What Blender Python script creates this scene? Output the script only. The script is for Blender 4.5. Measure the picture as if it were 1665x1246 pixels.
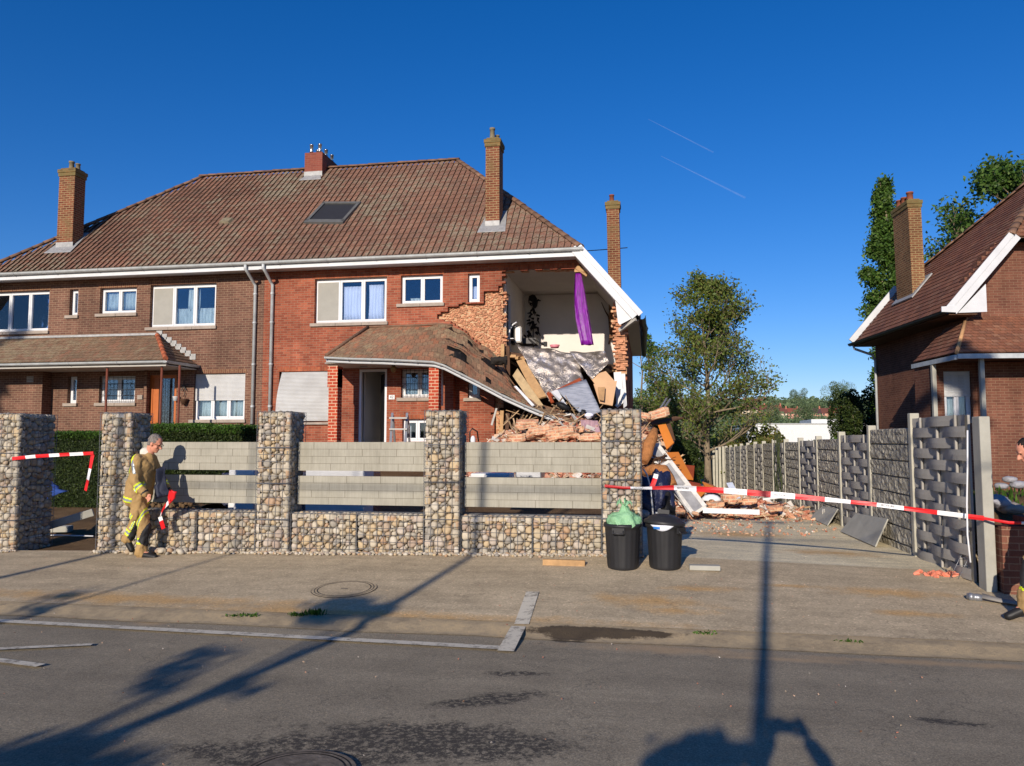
import bpy, bmesh, math, random
import numpy as np
from mathutils import Vector, Matrix, noise
R = math.radians
rnd = random.Random(7)
for o in list(bpy.data.objects): bpy.data.objects.remove(o)
sc = bpy.context.scene
col = sc.collection
# ------------------------------------------------------------------ camera, sky, sun, exposure
# world axes: x runs along the house fronts, y away from the street, z up; metres
YAW, PITCH, CAMZ = R(10), R(4.25), 1.6
cd = bpy.data.cameras.new('camera'); cd.lens = 27.03; cd.sensor_width = 36; cd.sensor_fit = 'HORIZONTAL'
cd.clip_start = .05; cd.clip_end = 20000
cam = bpy.data.objects.new('camera', cd); col.objects.link(cam)
cam.location = (0, 0, CAMZ); cam.rotation_euler = (R(90) + PITCH, 0, YAW)
sc.camera = cam
SUN_EL, SUN_AZ = 18.7, 8.7          # light travels towards +y, 8.7 degrees to the right
w = bpy.data.worlds.new('World'); sc.world = w; w.use_nodes = True
nt = w.node_tree; bg = nt.nodes['Background']
sky = nt.nodes.new('ShaderNodeTexSky'); sky.sky_type = 'NISHITA'; sky.sun_disc = False
sky.sun_elevation = R(SUN_EL); sky.sun_rotation = R(180 + SUN_AZ)
sky.altitude = 0; sky.air_density = 1; sky.dust_density = 0; sky.ozone_density = 4
hs = nt.nodes.new('ShaderNodeHueSaturation'); hs.inputs['Saturation'].default_value = 1.3
nt.links.new(sky.outputs[0], hs.inputs['Color']); tn = nt.nodes.new('ShaderNodeMix'); tn.data_type = 'RGBA'; tn.blend_type = 'MULTIPLY'; tn.inputs[0].default_value = 1; tn.inputs[7].default_value = (0.82, 0.81, 1.08, 1)
nt.links.new(hs.outputs[0], tn.inputs[6]); nt.links.new(tn.outputs[2], bg.inputs[0]); bg.inputs[1].default_value = 0.103
sl = bpy.data.lights.new('sun', 'SUN'); sl.energy = 4.8; sl.angle = R(.5); sl.color = (1, .885, .75)
so = bpy.data.objects.new('sun', sl); col.objects.link(so)
ldir = Vector((math.sin(R(SUN_AZ)) * math.cos(R(SUN_EL)), math.cos(R(SUN_AZ)) * math.cos(R(SUN_EL)), -math.sin(R(SUN_EL))))
so.rotation_euler = ldir.to_track_quat('-Z', 'Y').to_euler(); so.location = (0, -20, 20)
sc.view_settings.view_transform = 'Standard'; sc.view_settings.look = 'None'
sc.view_settings.exposure = 0.12; sc.view_settings.gamma = 1
sc.render.resolution_x, sc.render.resolution_y = 1024, 766

# ------------------------------------------------------------------ helpers
def _ray(x, y):
    f = Vector((-math.sin(YAW) * math.cos(PITCH), math.cos(YAW) * math.cos(PITCH), math.sin(PITCH)))
    r = Vector((math.cos(YAW), math.sin(YAW), 0)); u = r.cross(f)
    return f + r * ((x - 832.5) / 1250) + u * ((623 - y) / 1250)
def at(x, y, v):                      # photo point -> world point at the measured distance v
    d = _ray(x, y); t = v / d.y
    return Vector((d.x * t, v, CAMZ + d.z * t))
def atu(x, y, u0):
    d = _ray(x, y); t = u0 / d.x
    return Vector((u0, d.y * t, CAMZ + d.z * t))
def lerp(a, b, t): return a + (b - a) * t
def pl(x, pts):                       # piecewise linear
    if x <= pts[0][0]: return pts[0][1]
    for (a, fa), (b, fb) in zip(pts, pts[1:]):
        if x <= b: return fa + (fb - fa) * (x - a) / (b - a)
    return pts[-1][1]
def hu(u): return pl(u, [(-12, -.1), (-9.5, -.06), (-5, .03), (-.3, .12), (3.2, 0.02), (9, 0)])
def gz(u, v):                         # height of the ground
    if v < 7.2: return -.2 + .02 * min(7.2 - v, 5) - (0.03 * max(0, -v - 2) if v > -6 else .12)
    if v < 10.2:
        return lerp(-.17, hu(u), (v - 7.2) / 3)
    h = hu(u)
    if u < -.35:
        base = pl(v, [(10.2, 0), (11, .02), (20, .75), (34, .6), (60, -1.5), (120, -12), (260, -6), (450, 10), (720, 30), (1500, 36)])
    elif u < 3.7:
        base = pl(v, [(10.2, 0), (12, 0), (20, -.05), (37, -.75), (56, -1.5), (120, -12), (260, -6), (450, 10), (720, 30), (1500, 36)])
    else:
        base = pl(v, [(10.2, .3), (13, .5), (20, .4), (37, -.4), (56, -1.5), (120, -12), (260, -6), (450, 10), (720, 30), (1500, 36)])
    return base + h * max(0, 1 - (v - 10.2) / 3)
def ground(x, y):                     # photo point -> point on the ground
    d = _ray(x, y); t = 2.0
    for k in range(6000):
        p = d * t
        if CAMZ + p.z <= gz(p.x, p.y): break
        t += .01
    return Vector((p.x, p.y, gz(p.x, p.y)))

def tag(o, label=None, cat=None, group=None, kind=None):
    if label: o['label'] = label
    if cat: o['category'] = cat
    if group: o['group'] = group
    if kind: o['kind'] = kind
    return o
def thing(name, label, cat, loc=(0, 0, 0), group=None, rz=0):
    o = bpy.data.objects.new(name, None); o.empty_display_size = .2; col.objects.link(o)
    o.location = loc; o.rotation_euler = (0, 0, rz)
    return tag(o, label, cat, group)
def rootloc(p):
    l = Vector((0, 0, 0))
    while p is not None:
        l += Vector(p.location); p = p.parent
    return l

class MB:
    """collects geometry; coordinates are world coordinates unless local=True at build"""
    def __init__(s): s.v = []; s.f = []; s.m = []; s.uv = {}; s.sm = []
    def add(s, vs, fs, mi=0, smooth=False):
        n = len(s.v); s.v.extend([tuple(a) for a in vs])
        for f in fs: s.f.append(tuple(n + i for i in f)); s.m.append(mi); s.sm.append(smooth)
        return s
    def box(s, x0, x1, y0, y1, z0, z1, mi=0):
        vs = [(x, y, z) for z in (z0, z1) for y in (y0, y1) for x in (x0, x1)]
        return s.add(vs, [(0, 2, 3, 1), (4, 5, 7, 6), (0, 1, 5, 4), (2, 6, 7, 3), (0, 4, 6, 2), (1, 3, 7, 5)], mi)
    def obox(s, c, d, M=None, mi=0, taper=1):
        M = M or Matrix.Identity(3); c = Vector(c)
        vs = []
        for z in (-.5, .5):
            k = 1 if z < 0 else taper
            for y in (-.5, .5):
                for x in (-.5, .5): vs.append(c + M @ Vector((x * d[0] * k, y * d[1] * k, z * d[2])))
        return s.add(vs, [(0, 2, 3, 1), (4, 5, 7, 6), (0, 1, 5, 4), (2, 6, 7, 3), (0, 4, 6, 2), (1, 3, 7, 5)], mi)
    def bar(s, a, b, w, h, mi=0, up=(0, 0, 1)):
        a = Vector(a); b = Vector(b); d = b - a; L = d.length; d.normalize()
        sx = d.cross(Vector(up));
        if sx.length < 1e-3: sx = d.cross(Vector((0, 1, 0)))
        sx.normalize(); uz = sx.cross(d)
        M = Matrix((sx, d, uz)).transposed()
        return s.obox((a + b) / 2, (w, L, h), M, mi)
    def tube(s, pts, r, n=6, mi=0, cap=True, smooth=True):
        pts = [Vector(p) for p in pts]; rs = r if isinstance(r, (list, tuple)) else [r] * len(pts)
        vs = []; fs = []; N = len(pts); prev = None
        for i, p in enumerate(pts):
            d = (pts[min(i + 1, N - 1)] - pts[max(i - 1, 0)]); d.normalize()
            if prev is None:
                a = d.cross(Vector((0, 0, 1)));
                if a.length < .1: a = d.cross(Vector((1, 0, 0)))
            else: a = prev - d * prev.dot(d)
            a.normalize(); prev = a; b = d.cross(a)
            for k in range(n):
                t = 2 * math.pi * k / n; vs.append(p + (a * math.cos(t) + b * math.sin(t)) * rs[i])
        for i in range(N - 1):
            for k in range(n):
                k2 = (k + 1) % n; fs.append((i * n + k, i * n + k2, (i + 1) * n + k2, (i + 1) * n + k))
        s.add(vs, fs, mi, smooth)
        if cap:
            m = len(s.v) - len(vs)
            s.f.append(tuple(m + k for k in reversed(range(n)))); s.m.append(mi); s.sm.append(False)
            s.f.append(tuple(m + (N - 1) * n + k for k in range(n))); s.m.append(mi); s.sm.append(False)
        return s
    def lathe(s, c, prof, n=24, mi=0, fr=None, M=None):
        c = Vector(c); vs = []; fs = []
        for (r, z) in prof:
            for k in range(n):
                t = 2 * math.pi * k / n; q = r * (fr(t, z) if fr else 1)
                p = Vector((q * math.cos(t), q * math.sin(t), z))
                vs.append(c + (M @ p if M else p))
        for i in range(len(prof) - 1):
            for k in range(n): k2 = (k + 1) % n; fs.append((i * n + k, i * n + k2, (i + 1) * n + k2, (i + 1) * n + k))
        return s.add(vs, fs, mi, True)
    def prism(s, poly, d, mi=0):       # poly: planar 3D points, extruded by vector d
        n = len(poly); d = Vector(d); vs = [Vector(p) for p in poly] + [Vector(p) + d for p in poly]
        fs = [tuple(range(n)), tuple(reversed(range(n, 2 * n)))] + [(i, i + n, (i + 1) % n + n, (i + 1) % n) for i in range(n)]
        return s.add(vs, fs, mi)
    def sheet(s, P, mi=0, smooth=True, close=False):        # P[i][j] grid of points
        a = len(P); b = len(P[0]); vs = [p for r in P for p in r]
        fs = [(i * b + j, i * b + j + 1, (i + 1) * b + j + 1, (i + 1) * b + j) for i in range(a - 1) for j in range(b - 1)]
        return s.add(vs, fs, mi, smooth)
    def ball(s, c, r, mi=0, n=8, m=6, M=None, jit=0):
        c = Vector(c); r = (r, r, r) if isinstance(r, (int, float)) else r; vs = []; fs = []
        for i in range(m + 1):
            ph = math.pi * i / m
            for k in range(n):
                t = 2 * math.pi * k / n
                p = Vector((r[0] * math.sin(ph) * math.cos(t), r[1] * math.sin(ph) * math.sin(t), -r[2] * math.cos(ph)))
                if jit: p *= 1 + rnd.uniform(-jit, jit)
                vs.append(c + (M @ p if M else p))
        for i in range(m):
            for k in range(n): k2 = (k + 1) % n; fs.append((i * n + k, i * n + k2, (i + 1) * n + k2, (i + 1) * n + k))
        return s.add(vs, fs, mi, True)
    def build(s, name, mats, parent=None, label=None, cat=None, group=None, kind=None, solid=0, bevel=0, weld=False, local=False, sub=0):
        me = bpy.data.meshes.new(name)
        me.from_pydata([tuple(v) for v in s.v], [], s.f)
        mats = mats if isinstance(mats, (list, tuple)) else [mats]
        for m in mats: me.materials.append(m)
        if len(mats) > 1: me.polygons.foreach_set('material_index', s.m)
        me.polygons.foreach_set('use_smooth', s.sm)
        if s.uv:
            uvl = me.uv_layers.new(name='UVMap')
            vi = np.zeros(len(me.loops), dtype=np.int32); me.loops.foreach_get('vertex_index', vi)
            arr = np.zeros((len(s.v), 2)); 
            for k, q in s.uv.items(): arr[k] = q
            uvl.data.foreach_set('uv', arr[vi].ravel())
        me.update()
        if weld:
            bm = bmesh.new(); bm.from_mesh(me); bmesh.ops.remove_doubles(bm, verts=bm.verts, dist=1e-4); bm.to_mesh(me); bm.free()
        o = bpy.data.objects.new(name, me); col.objects.link(o)
        if parent is not None:
            o.parent = parent
            if not local: o.location = -rootloc(parent)
        if solid:
            m = o.modifiers.new('solid', 'SOLIDIFY'); m.thickness = solid; m.offset = 0
        if bevel:
            m = o.modifiers.new('bev', 'BEVEL'); m.width = bevel; m.segments = 2; m.limit_method = 'ANGLE'
        if sub:
            m = o.modifiers.new('sub', 'SUBSURF'); m.levels = sub; m.render_levels = sub
        return tag(o, label, cat, group, kind)

def rot(ax=0, ay=0, az=0):
    return (Matrix.Rotation(az, 3, 'Z') @ Matrix.Rotation(ay, 3, 'Y') @ Matrix.Rotation(ax, 3, 'X'))
def copy_tree(o, parent=None):
    c = o.copy(); col.objects.link(c); c.parent = parent
    for ch in list(o.children): copy_tree(ch, c)
    return c

# ------------------------------------------------------------------ materials
def srgb(r, g, b):
    f = lambda c: (c / 12.92 if c <= .04045 else ((c + .055) / 1.055) ** 2.4)
    return (f(r / 255), f(g / 255), f(b / 255), 1)
class NT:
    def __init__(s, name):
        s.m = bpy.data.materials.new(name); s.m.use_nodes = True; s.t = s.m.node_tree
        s.b = s.t.nodes['Principled BSDF']; s.out = s.t.nodes['Material Output']
    def n(s, typ, **kw):
        o = s.t.nodes.new('ShaderNode' + typ)
        for k, v in kw.items():
            if k.startswith('_'): o.inputs[k[1:].replace('_', ' ')].default_value = v
            else: setattr(o, k, v)
        return o
    def l(s, a, b): s.t.links.new(a, b)
    def coord(s, kind='Object', scale=None):
        c = s.n('TexCoord').outputs[kind]
        if scale:
            m = s.n('Mapping'); m.inputs['Scale'].default_value = scale; s.l(c, m.inputs[0]); c = m.outputs[0]
        return c
    def noise(s, vec, sc_, det=6, rough=.6, w=None):
        o = s.n('TexNoise'); o.inputs['Scale'].default_value = sc_; o.inputs['Detail'].default_value = det; o.inputs['Roughness'].default_value = rough
        if vec: s.l(vec, o.inputs['Vector'])
        return o.outputs['Fac']
    def ramp(s, fac, stops, interp='LINEAR'):
        o = s.n('ValToRGB'); o.color_ramp.interpolation = interp; e = o.color_ramp.elements
        while len(e) < len(stops): e.new(.5)
        for i, (p, c) in enumerate(stops): e[i].position = p; e[i].color = c if len(c) == 4 else (*c, 1)
        s.l(fac, o.inputs[0]); return o.outputs[0]
    def mix(s, fac, a, b, mode='MIX'):
        o = s.n('Mix', data_type='RGBA', blend_type=mode)
        if isinstance(fac, (int, float)): o.inputs[0].default_value = fac
        else: s.l(fac, o.inputs[0])
        for k, q in ((6, a), (7, b)):
            if isinstance(q, tuple): o.inputs[k].default_value = q if len(q) == 4 else (*q, 1)
            else: s.l(q, o.inputs[k])
        return o.outputs[2]
    def math(s, op, a, b=0, c=0):
        o = s.n('Math', operation=op)
        for k, q in enumerate((a, b, c)):
            if isinstance(q, (int, float)): o.inputs[k].default_value = q
            else: s.l(q, o.inputs[k])
        return o.outputs[0]
    def bump(s, h, strength=.3, dist=.02):
        o = s.n('Bump'); o.inputs['Strength'].default_value = strength; o.inputs['Distance'].default_value = dist
        s.l(h, o.inputs['Height']); s.l(o.outputs[0], s.b.inputs['Normal']); return o
    def base(s, c):
        if isinstance(c, tuple): s.b.inputs['Base Color'].default_value = c if len(c) == 4 else (*c, 1)
        else: s.l(c, s.b.inputs['Base Color'])
        return s
    def set(s, rough=.8, metal=0, spec=.3, **k):
        s.b.inputs['Roughness'].default_value = rough; s.b.inputs['Metallic'].default_value = metal
        s.b.inputs['Specular IOR Level'].default_value = spec
        return s
def dk(c, k): return (c[0] * k, c[1] * k, c[2] * k, 1)
def simple(name, c, rough=.8, metal=0, spec=.3, var=.25, scale=6, bump=.15, bscale=40, island=0, bdist=.005):
    """plain surface with soft mottling, a little wear and fine bump; island = per-piece variation"""
    t = NT(name); v = t.coord()
    f = t.noise(v, scale, 7, .65)
    cc = t.ramp(f, [(.25, dk(c, 1 - var)), (.75, dk(c, 1 + var * .8))])
    if island:
        g = t.n('NewGeometry').outputs['Random Per Island']
        cc = t.mix(1.0, cc, t.ramp(g, [(0, (1 - island,) * 3), (1, (1 + island,) * 3)]), 'MULTIPLY')
    t.base(cc).set(rough, metal, spec)
    if bump: t.bump(t.noise(v, bscale, 5), bump, bdist)
    return t.m
def brickmat(name, c1, c2, mortar, bw=.215, bh=.072, ms=.007, stain=.35, soldier=False, moss=None, mixvar=None, rough=.9):
    t = NT(name); v = t.coord(); sx = t.n('SeparateXYZ'); t.l(v, sx.inputs[0])
    h = t.math('ADD', sx.outputs[0], sx.outputs[1]); cb = t.n('CombineXYZ')
    if soldier: t.l(sx.outputs[2], cb.inputs[0]); t.l(h, cb.inputs[1])
    else: t.l(h, cb.inputs[0]); t.l(sx.outputs[2], cb.inputs[1])
    wob = t.n('VectorMath', operation='SCALE'); nn = t.n('TexNoise'); nn.inputs['Scale'].default_value = 5; t.l(v, nn.inputs['Vector'])
    t.l(nn.outputs['Color'], wob.inputs[0]); wob.inputs['Scale'].default_value = .006
    ad = t.n('VectorMath', operation='ADD'); t.l(cb.outputs[0], ad.inputs[0]); t.l(wob.outputs[0], ad.inputs[1])
    b = t.n('TexBrick', offset=.5); t.l(ad.outputs[0], b.inputs['Vector'])
    for k, q in (('Scale', 1), ('Brick Width', bw), ('Row Height', bh), ('Mortar Size', ms), ('Mortar Smooth', .3), ('Bias', 0)): b.inputs[k].default_value = q
    b.inputs['Color1'].default_value = c1; b.inputs['Color2'].default_value = c2; b.inputs['Mortar'].default_value = mortar
    cc = b.outputs['Color']
    # repainted tones: whole areas darker or lighter (dirt, damp, sooty courses)
    big = t.noise(v, .55, 5, .6); cc = t.mix(1.0, cc, t.ramp(big, [(.3, (1 - stain,) * 3), (.7, (1 + stain * .45,) * 3)]), 'MULTIPLY')
    mp = t.n('Mapping'); mp.inputs['Scale'].default_value = (3, 3, .35); t.l(v, mp.inputs[0])
    st = t.noise(mp.outputs[0], 1.2, 5, .6); cc = t.mix(1.0, cc, t.ramp(st, [(.3, (.82, .8, .78)), (.62, (1.08, 1.06, 1.04))]), 'MULTIPLY')
    if mixvar:
        f2 = t.noise(v, 14, 4, .7); cc = t.mix(t.ramp(f2, [(.42, (0, 0, 0)), (.6, (.8, .8, .8))]), cc, mixvar)
    if moss:
        f3 = t.noise(v, 2.2, 7, .7); cc = t.mix(t.ramp(f3, [(.5, (0, 0, 0)), (.66, (.75, .75, .75))]), cc, moss)
    fine = t.noise(v, 60, 4); cc = t.mix(1.0, cc, t.ramp(fine, [(.3, (.86,) * 3), (.7, (1.12,) * 3)]), 'MULTIPLY')
    t.base(cc).set(rough, 0, .2)
    hgt = t.math('ADD', t.math('MULTIPLY', b.outputs['Fac'], -1), t.math('MULTIPLY', fine, .5))
    t.bump(hgt, .6, .008)
    return t.m
M = {}
M['brick_red'] = brickmat('red brick', srgb(168, 96, 72), srgb(138, 72, 54), srgb(160, 126, 104))
M['brick_red_soldier'] = brickmat('red brick soldier', srgb(182, 104, 72), srgb(146, 76, 54), srgb(150, 108, 84), soldier=True)
M['brick_brown'] = brickmat('brown brick', srgb(122, 88, 74), srgb(98, 70, 60), srgb(150, 128, 106), stain=.3)
M['brick_brown_soldier'] = brickmat('brown brick soldier', srgb(132, 92, 72), srgb(104, 70, 58), srgb(158, 132, 100), soldier=True)
M['brick_pier'] = brickmat('porch pier brick', srgb(184, 78, 52), srgb(158, 62, 44), srgb(205, 170, 140), bh=.088, ms=.012, stain=.15)
M['brick_inner'] = brickmat('raw inner brick', srgb(198, 136, 100), srgb(176, 112, 82), srgb(196, 170, 138), bw=.16, bh=.075, ms=.016, stain=.25, mixvar=srgb(206, 172, 134))
M['brick_chimney'] = brickmat('chimney brick', srgb(136, 80, 58), srgb(104, 58, 44), srgb(156, 132, 98), bh=.075, ms=.013, stain=.3, moss=srgb(112, 92, 62))
M['brick_chimney_red'] = brickmat('repointed red chimney brick', srgb(138, 78, 64), srgb(122, 66, 56), srgb(142, 96, 82), stain=.2)
M['brick_neighbour'] = brickmat('neighbour brick', srgb(126, 84, 68), srgb(106, 68, 56), srgb(138, 110, 90), stain=.3)
M['brick_yellow'] = brickmat('yellow chimney brick', srgb(140, 94, 66), srgb(108, 70, 50), srgb(156, 136, 98), bh=.075, ms=.014, stain=.3)
M['white_pvc'] = simple('white pvc', srgb(216, 217, 218), .45, var=.05, bump=0)
M['white_paint'] = simple('white painted board', srgb(214, 214, 212), .6, var=.1, scale=3, bump=.1)
M['zinc'] = simple('zinc gutter', srgb(182, 186, 186), .5, .2, .4, var=.25, scale=5)
M['lead'] = simple('lead flashing', srgb(160, 160, 158), .6, .2, .4, var=.3, scale=8)
M['sill'] = simple('stone sill', srgb(158, 146, 134), .85, var=.25, scale=5)
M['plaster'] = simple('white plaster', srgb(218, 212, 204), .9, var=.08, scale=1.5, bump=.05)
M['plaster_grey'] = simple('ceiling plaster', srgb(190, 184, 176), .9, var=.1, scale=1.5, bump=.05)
M['wood'] = simple('bare timber', srgb(176, 140, 98), .8, var=.3, scale=8, island=.2)
M['wood_dark'] = simple('dark old timber', srgb(84, 60, 44), .85, var=.35, scale=8, island=.3)
M['wood_orange'] = simple('orange veneer', srgb(200, 120, 48), .5, var=.15, scale=2, bump=.05)
M['wood_red'] = simple('red brown veneer', srgb(142, 66, 36), .5, var=.2, scale=3, bump=.05)
M['black'] = simple('black', srgb(24, 24, 25), .6, var=.2, bump=.05)
M['grey_metal'] = simple('grey metal', srgb(150, 152, 156), .4, .6, .5, var=.15)
M['dark_metal'] = simple('dark metal', srgb(52, 50, 50), .5, .4, .5, var=.2)
M['rust'] = simple('rusty post', srgb(112, 62, 48), .8, var=.3)
M['concrete'] = simple('concrete', srgb(165, 163, 152), .9, var=.2, scale=3, bump=.3, bscale=60)
def glassmat(name, refl=.05, tint=(.85, .9, .95, 1)):
    t = NT(name); lw = t.n('Fresnel'); lw.inputs[0].default_value = 1.5
    gl = t.n('BsdfGlossy'); gl.inputs['Roughness'].default_value = .02; gl.inputs['Color'].default_value = (.9, .93, 1, 1)
    v = t.coord(); bn = t.n('Bump'); bn.inputs['Strength'].default_value = .06; bn.inputs['Distance'].default_value = .02
    t.l(t.noise(v, 1.3, 2), bn.inputs['Height']); t.l(bn.outputs[0], gl.inputs['Normal'])
    tr = t.n('BsdfTransparent'); tr.inputs[0].default_value = tint
    mx = t.n('MixShader'); f = t.math('ADD', lw.outputs[0], refl); t.l(f, mx.inputs[0]); t.l(tr.outputs[0], mx.inputs[1]); t.l(gl.outputs[0], mx.inputs[2])
    t.l(mx.outputs[0], t.out.inputs[0]); return t.m
M['glass'] = glassmat('window glass'); M['glass_clear'] = glassmat('clear glass', .08)
def clothmat(name, c, scale=(30, 30, 1), amt=.25, trans=0, rough=.9, sheen=0):
    t = NT(name); v = t.coord('Object', scale); f = t.noise(v, 1, 3)
    t.base(t.ramp(f, [(.3, dk(c, 1 - amt)), (.7, dk(c, 1 + amt * .3))])).set(rough, 0, .2)
    t.bump(f, .4, .02)
    return t.m
M['lace'] = clothmat('lace curtain', srgb(196, 204, 196), (22, 22, 3), .45)
M['curtain'] = clothmat('lilac white curtain', srgb(226, 226, 238), (14, 14, .5), .18)
M['purple'] = clothmat('purple satin curtain', srgb(128, 30, 150), (26, 26, 2.0), .6, rough=.35)

# roof tiles coloured tile by tile through the UV map (one unit = one tile)
def tilemat(name, cs, lichen=None, lam=.5, soot=False, grad=None):
    t = NT(name); uv = t.n('UVMap').outputs[0]; fl = t.n('VectorMath', operation='FLOOR'); t.l(uv, fl.inputs[0])
    wn = t.n('TexWhiteNoise', noise_dimensions='2D'); t.l(fl.outputs[0], wn.inputs['Vector'])
    n = len(cs); cc = t.ramp(wn.outputs['Value'], [(i / max(1, n - 1), c) for i, c in enumerate(cs)])
    v = t.coord(); big = t.noise(v, .5, 6, .65)
    cc = t.mix(1.0, cc, t.ramp(big, [(.3, (.72, .7, .68)), (.7, (1.15, 1.1, 1.05))]), 'MULTIPLY')
    if lichen:
        f = t.noise(v, 3.5, 9, .8); q = t.noise(v, .35, 3, .5)
        f = t.math('ADD', f, t.math('MULTIPLY', t.math('SUBTRACT', q, .5), .5))
        cc = t.mix(t.ramp(f, [(lam, (0, 0, 0)), (lam + .12, (.85, .85, .85))]), cc, lichen)
    # dark joint at each tile's side roll and lower lip
    sp = t.n('SeparateXYZ'); fr = t.n('VectorMath', operation='FRACTION'); t.l(uv, fr.inputs[0]); t.l(fr.outputs[0], sp.inputs[0])
    e = t.math('MULTIPLY', t.math('LESS_THAN', sp.outputs[1], .07), .5); e2 = t.math('GREATER_THAN', sp.outputs[0], .9)
    cc = t.mix(t.math('MULTIPLY', t.math('MAXIMUM', e, e2), .6), cc, (.02, .016, .014, 1))
    fine = t.noise(v, 22, 7, .8); cc = t.mix(1.0, cc, t.ramp(fine, [(.32, (.6,) * 3), (.68, (1.4,) * 3)]), 'MULTIPLY')
    t.base(cc).set(.85, 0, .25); t.bump(fine, .4, .01); return t.m
M['tile_main'] = tilemat('clay pantile', [srgb(132, 100, 84), srgb(136, 100, 84), srgb(124, 96, 82), srgb(142, 108, 90), srgb(130, 98, 84), srgb(126, 100, 86)], srgb(140, 130, 110), .5)
M['tile_neigh'] = tilemat('red flat tile', [srgb(140, 94, 72), srgb(128, 84, 66), srgb(148, 100, 76), srgb(118, 80, 64), srgb(148, 108, 86)], srgb(140, 120, 96), .58)
M['tile_porch'] = tilemat('mossy porch tile', [srgb(128, 104, 84), srgb(134, 104, 84), srgb(122, 104, 84), srgb(138, 112, 90), srgb(140, 104, 84)], srgb(146, 130, 104), .5)
M['tile_fallen'] = tilemat('fallen porch tile', [srgb(130, 106, 86), srgb(144, 106, 84), srgb(124, 104, 84), srgb(140, 114, 92), srgb(160, 108, 82), srgb(134, 110, 90)], srgb(150, 132, 104), .5)
# ------------------------------------------------------------------ ground, road, pavement
def blobs(t, v, lst, nz_scale=3, nz_amt=.9, soft=.25, mode='MAXIMUM'):
    """mask of irregular stains lying at fixed places on the ground: (x, y, rx, ry, angle)"""
    nz = t.noise(v, nz_scale, 9, .75); out = None
    for (x, y, rx, ry, an) in lst:
        mp = t.n('Mapping', vector_type='TEXTURE'); mp.inputs['Location'].default_value = (x, y, 0)
        mp.inputs['Rotation'].default_value = (0, 0, R(an)); mp.inputs['Scale'].default_value = (rx, ry, 1000); t.l(v, mp.inputs[0])
        ln = t.n('VectorMath', operation='LENGTH'); t.l(mp.outputs[0], ln.inputs[0])
        d = t.math('ADD', ln.outputs['Value'], t.math('MULTIPLY', t.math('SUBTRACT', nz, .5), nz_amt * 2))
        m = t.ramp(d, [(max(0, .9 - soft), (1, 1, 1)), (.9, (0, 0, 0))])
        out = m if out is None else t.mix(1.0, out, m, 'LIGHTEN')
    return out
def gb(px, py, rx, ry, an=0): g = ground(px, py); return (g.x, g.y, rx, ry, an)
def roadmat():
    t = NT('asphalt'); v = t.coord(); big = t.noise(v, .35, 6, .6); mid = t.noise(v, 2.4, 7, .7)
    c = t.ramp(big, [(.3, srgb(140, 129, 108)), (.7, srgb(164, 151, 126))])
    c = t.mix(1.0, c, t.ramp(mid, [(.3, (.84,) * 3), (.7, (1.1,) * 3)]), 'MULTIPLY')
    vo = t.n('TexVoronoi'); vo.inputs['Scale'].default_value = 130; t.l(v, vo.inputs['Vector'])
    c = t.mix(1.0, c, t.ramp(vo.outputs['Color'], [(.0, (.6,) * 3), (.8, (1.18,) * 3), (1, (1.7,) * 3)]), 'MULTIPLY')
    # long streaks of wear along the driving direction
    mp = t.n('Mapping'); mp.inputs['Scale'].default_value = (.12, 2.2, 1); t.l(v, mp.inputs[0])
    c = t.mix(1.0, c, t.ramp(t.noise(mp.outputs[0], 1, 4), [(.35, (.86,) * 3), (.65, (1.08,) * 3)]), 'MULTIPLY')
    # dark old tar, crazed
    tar = blobs(t, v, [gb(690, 1205, .95, .42, 6), gb(780, 1140, .5, .17, 32), gb(790, 1215, .6, .35, 10), gb(560, 1215, .9, .3, 8), gb(840, 1096, .3, .09, 10), gb(1545, 1175, .25, .08, -10), gb(420, 1230, .6, .2, 0)], 5, 1.15, .3)
    grit = t.ramp(t.noise(v, 26, 5, .8), [(.42, (0, 0, 0)), (.52, (.9, .9, .9))])
    c = t.mix(t.mix(1.0, tar, grit, 'MULTIPLY'), c, srgb(54, 50, 45))
    sand = blobs(t, v, [gb(1100, 1058, 1.2, .22, -2), gb(1260, 1072, .9, .1, 0), gb(1500, 1078, 1.6, .12, 0), gb(240, 1014, .25, .12, 0), gb(820, 1024, 2.5, .14, 0), gb(300, 1000, 3, .1, 0)], 4, 1.0, .7)
    c = t.mix(t.mix(1.0, sand, (.55, .55, .55), 'MULTIPLY'), c, srgb(190, 158, 116))
    wet = blobs(t, v, [gb(965, 1029, .72, .15, 0), gb(1020, 1030, .6, .1, 0), gb(935, 1038, .34, .22, 8)], 7, .62, .2)
    c = t.mix(t.mix(1.0, wet, (.8, .8, .8), 'MULTIPLY'), c, srgb(52, 42, 32))
    # hairline cracks
    cr = t.n('TexVoronoi', feature='DISTANCE_TO_EDGE'); cr.inputs['Scale'].default_value = .45
    wv = t.n('VectorMath', operation='ADD'); nn = t.n('TexNoise'); nn.inputs['Scale'].default_value = 2.5; nn.inputs['Detail'].default_value = 6; t.l(v, nn.inputs['Vector'])
    t.l(v, wv.inputs[0]); t.l(nn.outputs['Color'], wv.inputs[1]); t.l(wv.outputs[0], cr.inputs['Vector'])
    c = t.mix(t.ramp(cr.outputs[0], [(0, (.4, .4, .4)), (.004, (0, 0, 0))]), c, srgb(52, 50, 47))
    t.base(c).set(.85, 0, .35)
    t.bump(t.math('ADD', t.noise(v, 150, 4, .8), t.math('MULTIPLY', t.noise(v, 30, 3), .8)), .55, .008); return t.m
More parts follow.
